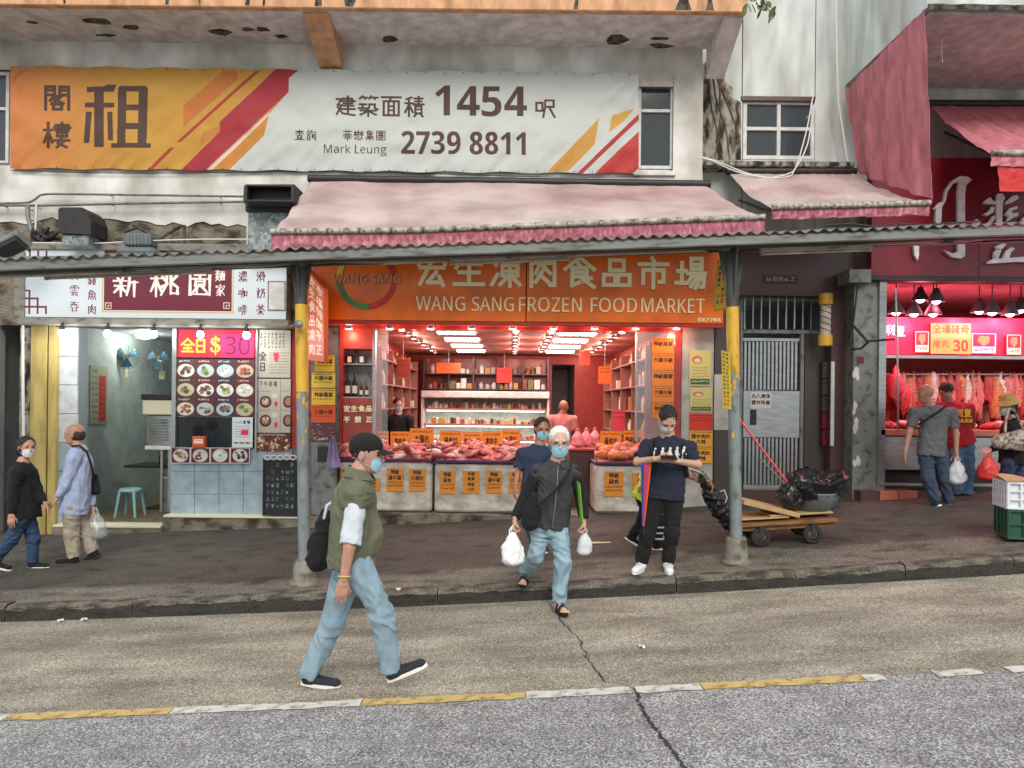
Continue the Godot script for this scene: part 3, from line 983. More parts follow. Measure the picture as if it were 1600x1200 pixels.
	for k in 20:
		var a := TAU * k / 20
		outline.append(Vector3(sin(a) * (0.044 if cos(a) > 0 else 0.04) + 0.002, 0.022, 0.125 + cos(a) * 0.142))
	KIT.sole = MB.new()
	KIT.sole.prism(outline, Vector3(0, -0.022, 0))
	KIT.laces = MB.new()
	for k in 4:
		KIT.laces.tube([Vector3(-0.024, 0.066 - k * 0.004, 0.11 + k * 0.022), Vector3(0, 0.078 - k * 0.005, 0.112 + k * 0.022), Vector3(0.026, 0.066 - k * 0.004, 0.11 + k * 0.022)], 0.0032, 5)
	# sandal: foot on a sole with two straps
	f = Field.new(Vector3(-0.07, 0.0, -0.04), Vector3(0.07, 0.16, 0.3), 0.007)
	f.bone(Vector3(0, 0.05, 0.035), Vector3(0.004, 0.036, 0.2), 0.032, 0.026, 0.02, Vector3.UP, 0.95)
	f.bone(Vector3(0, 0.05, 0.045), Vector3(0, 0.13, 0.04), 0.034, 0.036, 0.03)
	for k in 5:
		f.bone(Vector3(-0.026 + k * 0.014, 0.033, 0.2), Vector3(-0.028 + k * 0.0155, 0.03, 0.232 + k * 0.004), 0.009, 0.008 + k * 0.0008, 0.006)
	KIT.foot = MB.new()
	f.skin(KIT.foot)
	KIT.straps = MB.new()
	for z in [0.09, 0.175]:
		var row0 := PackedVector3Array()
		var row1 := PackedVector3Array()
		for k in 9:
			var a := PI * k / 8
			row0.append(Vector3(-cos(a) * 0.041, 0.024 + sin(a) * (0.067 - (z - 0.09) * 0.12), z - 0.018))
			row1.append(Vector3(-cos(a) * 0.041, 0.024 + sin(a) * (0.062 - (z - 0.09) * 0.12), z + 0.018))
		KIT.straps.sheet([row0, row1], 0.003)

func yawed(deg: float, pitch := 0.0, tilt := 0.0) -> Basis:
	return Basis(Vector3.UP, deg_to_rad(deg)) * Basis(Vector3.RIGHT, deg_to_rad(pitch)) * Basis(Vector3.BACK, deg_to_rad(tilt))

func hand_basis(along: Vector3, palm: Vector3, mirror: bool) -> Basis:
	var y := -along.normalized()
	var z := (palm - y * palm.dot(y)).normalized()
	var x := y.cross(z)
	return Basis(-x if mirror else x, y, z)

# J: joints as [column, row, metres towards the viewer]; every joint is turned into a point of the street at its own distance
func person(label: String, d: float, J: Dictionary, S: Dictionary) -> Node3D:
	var j := {}
	for k in J:
		j[k] = P(J[k][0], J[k][1], d - (J[k][2] if J[k].size() > 2 else 0.0))
	var sup: String = S.get("support", "aR")
	var gnd: float = S.ground if S.has("ground") else pave(j[sup].x)
	var lift: float = gnd + 0.088 - j[sup].y
	for k in j:
		j[k].y += lift
	for k in ["aL", "aR"]:
		if S.get("flat", false):
			j[k].y = maxf(j[k].y, gnd + 0.085)
	var t := thing("person", label, "person", Vector3(j.hip.x, gnd, j.hip.z))
	var kk: float = S.get("k", 1.0)
	var cell: float = S.get("cell", 0.015)
	var face := yawed(S.face) * Vector3(0, 0, 1)
	var lo: Vector3 = j.hip
	var hi: Vector3 = j.hip
	for q in j:
		lo = lo.min(j[q])
		hi = hi.max(j[q])
	var pad := Vector3.ONE * 0.26
	# skin: one continuous body, with head and hands added to the same surface
	var f := Field.new(lo - pad, hi + pad, cell * 1.05)
	f.bone(j.chest, j.hip, 0.125 * kk, 0.12 * kk, 0.05, face, 1.4)
	f.bone(j.sL, j.sR, 0.05 * kk, 0.05 * kk, 0.06)
	var hb := yawed(S.look[0], S.look[1], S.look[2] if S.look.size() > 2 else 0.0)
	f.bone(j.neck, j.head + hb * Vector3(0, -0.05, -0.02), 0.056 * kk, 0.05 * kk, 0.03)
	f.bone(j.neck, j.chest, 0.06 * kk, 0.09 * kk, 0.05)
	for s in ["L", "R"]:
		f.bone(j["s" + s], j["e" + s], 0.047 * kk, 0.038 * kk, 0.03)
		f.bone(j["e" + s], j["w" + s], 0.039 * kk, 0.027 * kk, 0.015)
		f.bone(j["h" + s], j["k" + s], 0.075 * kk, 0.052 * kk, 0.04)
		f.bone(j["k" + s], j["a" + s], 0.052 * kk, 0.036 * kk, 0.02)
	var body := MB.new()
	f.skin(body)
	var hs: float = S.get("head", 1.06)
	var hx_ := Transform3D(hb.scaled_local(Vector3.ONE * hs), j.head)
	body.join(KIT.head, hx_)
	for s in ["L", "R"]:
		var along: Vector3 = j["w" + s] - j["e" + s]
		if S.has("hand" + s):
			along = S["hand" + s]
		var palm: Vector3 = S.get("palm" + s, -face * 0.3 + ((j.chest - j["w" + s]) * Vector3(1, 0, 1)).normalized())
		# the thumb points the way the person faces
		var hbz := hand_basis(along, palm, false)
		var mir := hbz.x.dot(S.get("thumb" + s, face)) < 0.0
		body.join(KIT[S.get("pose" + s, "relaxed")], Transform3D(hand_basis(along, palm, mir).scaled_local(Vector3.ONE * (0.97 * kk)), j["w" + s]))
	if S.get("feet", "shoe") == "sandal":
		for s in ["L", "R"]:
			body.join(KIT.foot, foot_at(j, s, kk))
	part(t, "body", body, S.skin)
	for k in 2:
		var eb := MB.new()
		eb.join(KIT.eyes[k], hx_)
		part(t, "eye", eb, M.eye)
		eb = MB.new()
		eb.join(KIT.brows[k], hx_)
		part(t, "eyebrow", eb, S.get("hairm", M.hair))
	# trousers
	var bag: float = S.get("baggy", 1.0)
	f = Field.new(lo - pad, hi + pad, cell)
	var waist: Vector3 = j.hip + (j.chest - j.hip).normalized() * 0.1
	f.bone(waist, j.hip, 0.132 * kk, 0.146 * kk, 0.05, face, 1.45, true)
	for s in ["L", "R"]:
		f.bone(j["h" + s] + Vector3(0, -0.01, 0), j["k" + s], 0.092 * kk * bag, 0.073 * kk * bag, 0.045)
		f.bone(j["k" + s], j["a" + s] + (j["a" + s] - j["k" + s]).normalized() * S.get("hem", 0.01), 0.074 * kk * bag, 0.064 * kk * bag, 0.03, Vector3.ZERO, 1.0, false, true)
	f.crease(S.get("fold", 0.014), Vector3(7, 6.5, 7), 3)
	var b := MB.new()
	f.skin(b)
	part(t, "trousers", b, S.trousers)
	# top
	f = Field.new(lo - pad, hi + pad, cell)
	var tw: float = S.get("wide", 1.0)
	var deep: float = S.get("deep", 1.4)
	var low: Vector3 = j.hip + (j.hip - j.chest).normalized() * (S.get("tail", 0.03) + 0.03)
	f.bone(j.chest, low, 0.158 * kk * tw, 0.172 * kk * tw, 0.06, face, deep, false, true)
	f.bone(j.sL, j.sR, 0.074 * kk, 0.074 * kk, 0.08)
	f.bone(j.neck + Vector3(0, -0.03, 0), j.chest, 0.075 * kk, 0.1 * kk, 0.06)
	if S.has("belly"):
		f.ell(j.hip.lerp(j.chest, 0.45) + face * 0.07, Vector3(0.13, 0.15, S.belly), 0.06)
	var sl: String = S.get("sleeve", "short")
	for s in ["L", "R"]:
		var sleeve_f := Field.new(j["s" + s].min(j["e" + s]).min(j["w" + s]) - pad * 0.5, j["s" + s].max(j["e" + s]).max(j["w" + s]) + pad * 0.5, cell) if S.has("sleevem") else f
		var s0: Vector3 = j["s" + s].lerp(j["e" + s], S.get("armhole", 0.0))
		if S.has("armhole"):
			f.bone(j["s" + s], s0, 0.07 * kk, 0.066 * kk, 0.05, Vector3.ZERO, 1.0, false, true)
		if sl == "long":
			sleeve_f.bone(s0, j["e" + s], 0.066 * kk, 0.058 * kk, 0.04)
			sleeve_f.bone(j["e" + s], j["w" + s], 0.058 * kk, 0.045 * kk, 0.025, Vector3.ZERO, 1.0, false, true)
		elif sl == "short":
			var e: Vector3 = j["s" + s].lerp(j["e" + s], S.get("cuff", 0.78))
			sleeve_f.bone(s0, e, 0.064 * kk, 0.068 * kk, 0.04, Vector3.ZERO, 1.0, false, true)
		if S.has("sleevem"):
			sleeve_f.crease(0.008, Vector3(7, 7, 7), 9)
			var sb := MB.new()
			sleeve_f.skin(sb)
			part(t, "sleeve", sb, S.sleevem)
	f.crease(S.get("fold", 0.014), Vector3(7, 4.5, 7), 8)
	b = MB.new()
	f.skin(b)
	part(t, S.get("topname", "shirt"), b, S.shirt)
	if S.has("collar"):
		var cr := MB.new()
		var rows := []
		for i in 4:
			var row := PackedVector3Array()
			for q in 21:
				var an := lerpf(-2.75, 2.75, q / 20.0)
				var off := yawed(S.face) * Vector3(sin(an), 0, cos(an) * -1.0)
				row.append(j.neck + Vector3(0, 0.035 - 0.02 * i + 0.02 * cos(an), 0) + off * (0.068 + 0.013 * i) * kk)
			rows.append(row)
		cr.sheet(rows, 0.006)
		part(t, "collar", cr, S.collar)
	# shoes
	for s in ["L", "R"]:
		var ft := foot_at(j, s, kk)
		b = MB.new()
		b.join(KIT.sole, ft)
		if S.get("feet", "shoe") == "shoe":
			var u := MB.new()
			u.join(KIT.shoe, ft)
			var shoe := part(t, "shoe", u, S.shoe)
			part(shoe, "sole", b, S.get("sole", M.sole_white))
			u = MB.new()
			u.join(KIT.laces, ft)
			part(shoe, "laces", u, S.get("lace", S.shoe))
		else:
			var shoe := part(t, "sandal", b, M.black_cloth)
			var u := MB.new()
			u.join(KIT.straps, ft)
			part(shoe, "strap", u, M.black_cloth)
	if S.has("hair"):
		b = MB.new()
		b.join(KIT[S.hair], hx_)
		part(t, "hair", b, S.get("hairm", M.hair))
	if S.has("mask"):
		b = MB.new()
		b.join(KIT.mask, hx_)
		part(t, "face_mask", b, S.mask)
	if S.has("glasses"):
		b = MB.new()
		b.join(KIT.glasses, hx_)
		part(t, "glasses", b, M.metal_dark)
	t.set_meta("label", label)
	KIT.last = j
	KIT.last_head = hx_
	return t

func foot_at(j: Dictionary, s: String, kk: float) -> Transform3D:
	var a: Vector3 = j["a" + s]
	var z: Vector3 = (j["t" + s] - a + Vector3(0, 0.06, 0)).normalized()
	var x := Vector3.UP.cross(z).normalized()
	var y := z.cross(x)
	return Transform3D(Basis(x, y, z).scaled_local(Vector3.ONE * kk), a - y * 0.086 * kk - z * 0.045 * kk)
# ---------- the scene ----------
func _ready() -> void:
	rng.seed = 20
	var t0 := Time.get_ticks_msec()
	camera_and_light()
	materials()
	ground()
	main_building()
	right_building()
	print("buildings ", Time.get_ticks_msec() - t0)
	canopy()
	awnings()
	signs()
	print("signs ", Time.get_ticks_msec() - t0)
	restaurant()
	food_shop()
	gate_entrance()
	butcher_shop()
	print("shops ", Time.get_ticks_msec() - t0)
	street_clutter()
	make_kit()
	print("kit ", Time.get_ticks_msec() - t0)
	people()
	print("people ", Time.get_ticks_msec() - t0)

func camera_and_light() -> void:
	var cam := Camera3D.new()
	cam.name = "camera"
	cam.projection = Camera3D.PROJECTION_FRUSTUM
	cam.near = 0.1
	cam.far = 200.0
	cam.size = 2.0 * (600.0 / F) * cam.near
	cam.frustum_offset = Vector2(0, 30.0 / F * cam.near)
	cam.position = Vector3(0, EYE, 0)
	cam.rotation = Vector3(0, 0, ROLL)
	add_child(cam)
	var sky := ProceduralSkyMaterial.new()
	sky.sky_top_color = Color(0.80, 0.83, 0.86)
	sky.sky_horizon_color = Color(0.80, 0.83, 0.86)
	sky.sky_curve = 0.25
	sky.ground_horizon_color = Color(0.6, 0.6, 0.59)
	sky.ground_bottom_color = Color(0.55, 0.55, 0.54)
	sky.sky_energy_multiplier = 1.0
	var env := Environment.new()
	env.background_mode = Environment.BG_SKY
	env.sky = Sky.new()
	env.sky.sky_material = sky
	env.tonemap_mode = Environment.TONE_MAPPER_LINEAR
	env.tonemap_exposure = 1.8
	env.sdfgi_enabled = true
	env.ssao_enabled = true
	env.ssil_enabled = true
	var we := WorldEnvironment.new()
	we.name = "environment"
	we.environment = env
	add_child(we)
	var sun := DirectionalLight3D.new()
	sun.name = "sun"
	sun.light_energy = 0.45
	sun.light_angular_distance = 30.0
	sun.light_color = Color(1.0, 0.98, 0.95)
	sun.shadow_enabled = true
	add_child(sun)
	sun.look_at_from_position(Vector3(1.0, 11.0, 8.0), Vector3(0, 0, -6.5))

func lamp_area(parent: Node3D, at: Vector3, w: float, h: float, e: float, col: Color, toward := Vector3.DOWN) -> void:
	var l := AreaLight3D.new()
	l.name = "light"
	l.area_size = Vector2(w, h)
	l.light_energy = e
	l.light_color = col
	l.shadow_enabled = true
	l.set("area_range", 14.0)
	parent.add_child(l, true)
	var z := -toward.normalized()
	var x := (Vector3.RIGHT if absf(z.x) < 0.9 else Vector3.UP)
	var y := z.cross(x).normalized()
	l.transform = Transform3D(Basis(y.cross(z), y, z), at - gpos(parent))

func lamp_omni(parent: Node3D, at: Vector3, e: float, col: Color, size := 0.05) -> void:
	var l := OmniLight3D.new()
	l.name = "light"
	l.light_energy = e
	l.light_color = col
	l.light_size = size
	l.omni_range = 12.0
	l.omni_attenuation = 2.0
	l.shadow_enabled = true
	parent.add_child(l, true)
	l.position = at - gpos(parent)

func materials() -> void:
	var blotch := ntex(0.006, [0.0, "c6c2ba", 0.35, "dfdcd6", 0.6, "f4f2ee", 1.0, "ffffff"], FastNoiseLite.TYPE_SIMPLEX_SMOOTH, 5, 3)
	var soft := ntex(0.012, [0.0, "d4d4d4", 0.5, "ececec", 1.0, "ffffff"], FastNoiseLite.TYPE_SIMPLEX_SMOOTH, 4, 7)
	var fine := ntex(0.09, [0.0, "c8c8c8", 0.5, "e8e8e8", 1.0, "ffffff"], FastNoiseLite.TYPE_SIMPLEX_SMOOTH, 3, 9)
	var grime := ntex(0.01, [0.0, "7a746a", 0.2, "b8b3aa", 0.36, "e8e5df", 1.0, "ffffff"], FastNoiseLite.TYPE_SIMPLEX_SMOOTH, 5, 12)
	var heavy := ntex(0.009, [0.0, "4c4841", 0.33, "8f8a81", 0.52, "cfcbc3", 1.0, "f8f6f2"], FastNoiseLite.TYPE_SIMPLEX_SMOOTH, 5, 22)
	var stones := ntex(0.13, [0.0, "716f6c", 0.3, "989693", 0.62, "b9b7b3", 0.86, "e4e2de", 1.0, "ffffff"], FastNoiseLite.TYPE_CELLULAR, 1, 31, 1024)
	var pebbles := ntex(0.13, [0.0, "85827c", 0.3, "a6a39d", 0.62, "c4c1ba", 0.86, "e2dfd8", 1.0, "ffffff"], FastNoiseLite.TYPE_CELLULAR, 1, 33, 1024)
	var streaks := ntex(0.012, [0.0, "b4b1ac", 0.35, "d0cdc7", 0.6, "e6e3de", 1.0, "ffffff"], FastNoiseLite.TYPE_SIMPLEX_SMOOTH, 5, 17)
	var nrough := ntex(0.08, [], FastNoiseLite.TYPE_SIMPLEX_SMOOTH, 4, 41, 512, 6.0)
	var nstone := ntex(0.13, [], FastNoiseLite.TYPE_CELLULAR, 1, 31, 1024, 5.0)
	var nsoft := ntex(0.012, [], FastNoiseLite.TYPE_SIMPLEX_SMOOTH, 4, 43, 512, 8.0)
	var ncloth := ntex(0.2, [], FastNoiseLite.TYPE_SIMPLEX, 2, 45, 512, 5.0)
	var wood := ntex(0.01, [0.0, "8a6a48", 0.4, "c9a878", 0.7, "e0c49a", 1.0, "f0dcb8"], FastNoiseLite.TYPE_SIMPLEX_SMOOTH, 5, 51)
	M.tex = {"blotch": blotch, "soft": soft, "fine": fine, "grime": grime, "heavy": heavy}
	var two := func(m: StandardMaterial3D, t: Texture2D, sc: Vector3) -> void:
		detail(m, t)
		m.uv2_triplanar = true
		m.uv2_world_triplanar = true
		m.uv2_scale = sc
	# street
	var a := mat("asphalt_pale", hx("ece8df"), 0.93, pebbles, Vector3.ONE * 0.9, nstone, 0.4)
	a.vertex_color_use_as_albedo = true
	two.call(a, streaks, Vector3(0.13, 0.3, 0.42))
	a = mat("asphalt_grey", hx("e0e0df"), 0.93, stones, Vector3.ONE * 0.85, nstone, 0.45)
	a.vertex_color_use_as_albedo = true
	two.call(a, soft, Vector3(0.5, 0.5, 0.9))
	a = mat("footway", hx("cfc9be"), 0.9, stones, Vector3.ONE * 0.9, nstone, 0.35)
	two.call(a, grime, Vector3(0.3, 0.3, 0.5))
	a.vertex_color_use_as_albedo = true
	a = mat("patch", hx("6f6a64"), 0.92, stones, Vector3.ONE * 1.0, nstone, 0.5)
	two.call(a, soft, Vector3.ONE * 0.5)
	a = mat("kerb", hx("b3aea4"), 0.9, stones, Vector3.ONE * 1.4, nrough, 0.6)
	two.call(a, heavy, Vector3(0.6, 2.5, 1.0))
	a = mat("kerb_dark", hx("4f4b46"), 0.9, stones, Vector3.ONE * 1.4, nrough, 0.6)
	two.call(a, grime, Vector3(0.6, 2.5, 1.0))
	a = mat("paint_white", hx("e6e4de"), 0.8, grime, Vector3.ONE * 1.7, nstone, 0.4)
	two.call(a, fine, Vector3.ONE * 1.5)
	a = mat("paint_yellow", hx("dcc07c"), 0.8, grime, Vector3.ONE * 1.7, nstone, 0.4)
	two.call(a, fine, Vector3.ONE * 1.5)
	mat("tar", hx("2b2a29"), 0.7, fine, Vector3.ONE * 2.0, nrough, 0.5)
	# walls
	a = mat("plaster", hx("eceae5"), 0.85, soft, Vector3(0.3, 0.3, 0.3), nsoft, 0.06)
	two.call(a, blotch, Vector3(0.32, 0.1, 0.32))
	a = mat("plaster_pink", hx("f0e8e4"), 0.85, soft, Vector3.ONE * 0.4, nsoft, 0.1)
	two.call(a, soft, Vector3.ONE * 0.7)
	a = mat("plaster_green", hx("e2e8e5"), 0.85, soft, Vector3(0.5, 0.12, 0.5), nsoft, 0.06)
	two.call(a, blotch, Vector3(0.3, 0.08, 0.3))
	a = mat("stained", hx("b9b6ae"), 0.9, ntex(0.012, [0.0, "2c2a27", 0.3, "55524c", 0.46, "a9a69e", 0.6, "e0deda", 1.0, "ffffff"], FastNoiseLite.TYPE_SIMPLEX_SMOOTH, 5, 25), Vector3(0.9, 0.35, 0.9), nsoft, 0.5)
	two.call(a, grime, Vector3(2.0, 0.8, 2.0))
	a = mat("concrete", hx("a39b8d"), 0.95, heavy, Vector3(0.5, 0.7, 0.5), nrough, 0.9)
	two.call(a, fine, Vector3.ONE * 1.2)
	mat("spall", hx("6f6a63"), 0.95, heavy, Vector3.ONE * 1.5, nrough, 1.0)
	a = mat("orange_paint", hx("e8b083"), 0.7, soft, Vector3(1.0, 0.3, 1.0), nsoft, 0.2)
	two.call(a, blotch, Vector3(0.9, 0.3, 0.9))
	a = mat("yellow_tile", hx("c4ad66"), 0.35, blotch, Vector3(1.5, 0.3, 1.5))
	a = mat("tile_blue", hx("a9bcc4"), 0.2, soft, Vector3.ONE * 0.6)
	mat("tile_white", hx("d5d8d6"), 0.2, soft, Vector3.ONE * 0.6)
	mat("grout", hx("8f9695"), 0.9)
	a = mat("granite_brown", hx("5a3f3a"), 0.3, fine, Vector3.ONE * 1.5)
	mat("granite_dark", hx("4c4340"), 0.35, fine, Vector3.ONE * 1.5)
	mat("marble", hx("b9b6ae"), 0.35, blotch, Vector3.ONE * 0.8)
	mat("red_clad", hx("b2352a"), 0.25, soft, Vector3.ONE * 0.8)
	mat("red_wall", hx("a8443a"), 0.4, soft, Vector3.ONE * 0.8)
	mat("ceiling_pink", hx("c98d86"), 0.6, soft, Vector3.ONE * 0.5)
	mat("floor_brown", hx("8a7a5c"), 0.5, grime, Vector3.ONE * 0.8)
	mat("floor_red", hx("6b4b40"), 0.45, grime, Vector3.ONE * 0.8)
	mat("shelf_pink", hx("9c6a5e"), 0.6, soft, Vector3.ONE)
	mat("header_pink", hx("b02648"), 0.4, soft, Vector3.ONE)
	mat("dim_wall", hx("a3aca9"), 0.7, soft, Vector3.ONE * 0.4)
	mat("dark_room", hx("2c2826"), 0.8)
	# metals and paints
	mat("metal_grey", hx("858a88"), 0.45, grime, Vector3.ONE * 0.9, nsoft, 0.1, true, 0.4)
	mat("metal_dark", hx("3a3a39"), 0.5, soft, Vector3.ONE, null, 0.0, true, 0.4)
	mat("steel", hx("b8bab8"), 0.3, soft, Vector3(0.5, 3, 0.5), null, 0.0, true, 0.85)
	mat("galvanised", hx("9ba3a3"), 0.5, ntex(0.03, [0.0, "a8a8a8", 1.0, "ffffff"], FastNoiseLite.TYPE_CELLULAR, 1, 61), Vector3.ONE * 1.5, null, 0.0, true, 0.5)
	mat("duct_black", hx("2b2826"), 0.6, grime, Vector3.ONE * 1.2)
	mat("canopy_grey", hx("7b807d"), 0.55, grime, Vector3(0.4, 2.0, 0.4), nsoft, 0.2)
	mat("canopy_dark", hx("4a4c4a"), 0.7, grime, Vector3.ONE * 0.7)
	mat("batten", hx("b9b6ab"), 0.55, grime, Vector3(0.5, 2, 0.5))
	a = mat("post_grey", hx("7f8a8e"), 0.5, grime, Vector3(1.2, 0.6, 1.2), nsoft, 0.15)
	mat("post_yellow", hx("dbae33"), 0.5, grime, Vector3(1.2, 0.5, 1.2), nsoft, 0.15)
	a = mat("post_base", hx("9b988f"), 0.95, heavy, Vector3.ONE * 1.3, nrough, 0.9)
	a = mat("awning", hx("d5a1a2"), 0.75, heavy, Vector3(0.28, 0.5, 0.7), nsoft, 0.35)
	a.albedo_texture = ntex(0.006, [0.0, "b79699", 0.3, "cfb4b4", 0.55, "dccccb", 1.0, "ebe7e4"], FastNoiseLite.TYPE_SIMPLEX_SMOOTH, 5, 77)
	a.albedo_color = hx("e6dedd")
	a.uv1_scale = Vector3(0.1, 0.35, 0.3)
	two.call(a, blotch, Vector3(0.3, 0.9, 0.5))
	a = mat("awning_red", hx("dd8591"), 0.75, soft, Vector3(0.8, 0.4, 0.8), nsoft, 0.35)
	two.call(a, blotch, Vector3(2.0, 0.3, 2.0))
	a = mat("valance", hx("c76577"), 0.75, heavy, Vector3(2.0, 0.9, 1.0), nsoft, 0.4)
	a.albedo_texture = ntex(0.012, [0.0, "5e3a40", 0.25, "9a5563", 0.6, "b97482", 1.0, "dcbcbd"], FastNoiseLite.TYPE_SIMPLEX_SMOOTH, 5, 78)
	a.albedo_color = hx("f2e6e6")
	mat("bar_dirty", hx("c9c7bf"), 0.6, heavy, Vector3(2.5, 2.5, 2.5))
	mat("sign_red", hx("7d1426"), 0.35, soft, Vector3.ONE * 0.4)
	mat("sign_frame", hx("8d8a80"), 0.6, grime, Vector3(0.6, 1.5, 0.6))
	mat("letter_white", hx("f2f4f6"), 0.45, soft, Vector3.ONE)
	mat("letter_cream", hx("f0e9b8"), 0.4)
	mat("white_plain", hx("dedcd6"), 0.5, soft, Vector3.ONE * 0.7)
	mat("white_dirty", hx("dad6cb"), 0.5, blotch, Vector3(0.5, 0.6, 0.5))
	two.call(M.white_dirty, blotch, Vector3(1.1, 1.9, 1.1))
	mat("purple_rim", hx("40264a"), 0.4)
	mat("black_rubber", hx("242322"), 0.8)
	mat("plastic_blue", hx("8fc0c8"), 0.35)
	mat("cream_box", hx("d9d3b4"), 0.5)
	mat("fan_blue", hx("3f7a94"), 0.4)
	mat("wood", hx("967a5e"), 0.7, wood, Vector3(0.6, 3.0, 0.6))
	mat("cardboard", hx("bd9c72"), 0.85, soft, Vector3.ONE, nsoft, 0.2)
	mat("crate_white", hx("d6dade"), 0.4)
	mat("crate_green", hx("1f4f38"), 0.45)
	mat("tub_grey", hx("6d7778"), 0.5, soft, Vector3.ONE)
	mat("bin_bag", hx("1a1a1b"), 0.28, null, Vector3.ONE, nsoft, 0.2)
	mat("broom_red", hx("d8525a"), 0.4)
	mat("cable_white", hx("d8d6cf"), 0.5)
	mat("cable_black", hx("262524"), 0.5)
	mat("leaf", hx("5c7040"), 0.6)
	mat("twig", hx("5b4a38"), 0.8)
	mat("bottle_dark", hx("1f1713"), 0.12)
	mat("bottle_green", hx("2f3d22"), 0.12)
	mat("bottle_label", hx("d8cfbf"), 0.6)
	var goods := ["d9cdb8", "9b2f28", "c98a35", "5e6b3a", "e6e0d4", "3f3430", "b5654f", "8fa3a8"]
	for i in goods.size():
		mat("goods%d" % i, hx(goods[i]), 0.45)
	# food
	for e in [["meat0", "da827c"], ["meat1", "e59d94"], ["meat2", "c07070"], ["meat3", "c98a7c"], ["fat", "edd3ca"], ["ham", "dd8a56"], ["meat4", "c9484e"], ["meat5", "d9766f"]]:
		mat(e[0], hx(e[1]), 0.55, ntex(0.02, [0.0, "b06a66", 0.5, "ffffff", 1.0, "fff1ea"], FastNoiseLite.TYPE_SIMPLEX_SMOOTH, 4, 91) if e[0] == "meat0" else M.meat0.albedo_texture, Vector3.ONE * 2.5)
	# people
	mat("eye", hx("1c1512"), 0.2)
	mat("hair", hx("181514"), 0.55, null, Vector3(6, 6, 6), ncloth, 0.5)
	mat("hair_white", hx("d9d7d2"), 0.6, null, Vector3(6, 6, 6), ncloth, 0.5)
	mat("hair_brown", hx("3b2a22"), 0.6, null, Vector3(6, 6, 6), ncloth, 0.5)
	for e in [["skin", "c4937a"], ["skin_tan", "a9765c"], ["skin_pale", "d2a68c"]]:
		var m := mat(e[0], hx(e[1]), 0.5, soft, Vector3.ONE * 3.0, nsoft, 0.12, false)
		m.subsurf_scatter_enabled = true
		m.subsurf_scatter_strength = 0.08
	var cl := {
		"vest_olive": "6a6b54", "shirt_white": "d3d9de", "jeans_light": "8ba5b4", "jeans_pale": "92afc0", "jeans_dark": "3e4d63", "jeans_blue": "2f4868", "jeans_mid": "5d7894",
		"black_cloth": "131214", "jacket_grey": "3c3c40", "navy": "1f2438", "shirt_blue": "adbcdb", "khaki": "a99f8b", "shirt_grey": "6c6c6e", "red_vest": "b3202f", "denim_navy": "2c3a52",
		"pink_shirt": "cf8a86", "hi_vis": "c9dc3a", "green_felt": "83c23c", "mask_blue": "9cc9dd", "mask_white": "e3e3e1", "straw": "c9a05e", "bag_lilac": "b3a0cc", "trouser_black": "101011", "stripe": "b9bbb8"}
	for k in cl:
		var m := mat(k, hx(cl[k]), 0.9, soft, Vector3.ONE * 1.5, ncloth, 0.35, false)
		m.rim_enabled = true
		m.rim = 0.04
	mat("canvas_pattern", Color.WHITE, 0.9, ntex(0.03, [0.0, "4a3a36", 0.4, "7d6a60", 0.55, "a8988a", 1.0, "cfc0b0"], FastNoiseLite.TYPE_CELLULAR, 1, 95), Vector3.ONE * 2.0, ncloth, 0.3, false)
	for q in ["jeans_light", "jeans_pale"]:
		M[q].albedo_texture = blotch
	mat("sole_white", hx("dcdad2"), 0.6)
	mat("shoe_navy", hx("23252e"), 0.85, null, Vector3.ONE * 3, ncloth, 0.3, false)
	mat("shoe_white", hx("dfe0e0"), 0.5)
	mat("phone", hx("151516"), 0.15)
	mat("bangle", hx("c9b06a"), 0.4)
	a = glass("bag_film", hx("e8eeee"), 0.55, 0.25)
	a = glass("bag_clear", hx("cdd8d2"), 0.28, 0.2)
	mat("bag_white", hx("e9ebec"), 0.4, null, Vector3.ONE, nsoft, 0.3)
	M.bag_white.backlight_enabled = true
	M.bag_white.backlight = Color(0.25, 0.25, 0.25)
	mat("bag_red", hx("c8322c"), 0.4, null, Vector3.ONE, nsoft, 0.3)
	mat("bag_pink", hx("e08a90"), 0.4, null, Vector3.ONE, nsoft, 0.3)
	# light and glass
	glow("tube_white", hx("f2fbf6"), 3.0)
	glow("spot_pink", hx("ffd6e6"), 5.0)
	glow("bulb_white", hx("f8fbff"), 5.0)
	glow("bulb_pink", hx("ffc9dc"), 6.0)
	glass("pane", hx("c8d4d6"), 0.12)
	glass("pane_dark", hx("20262a"), 0.86, 0.06)
	mat("window_dark", hx("3c4347"), 0.08)

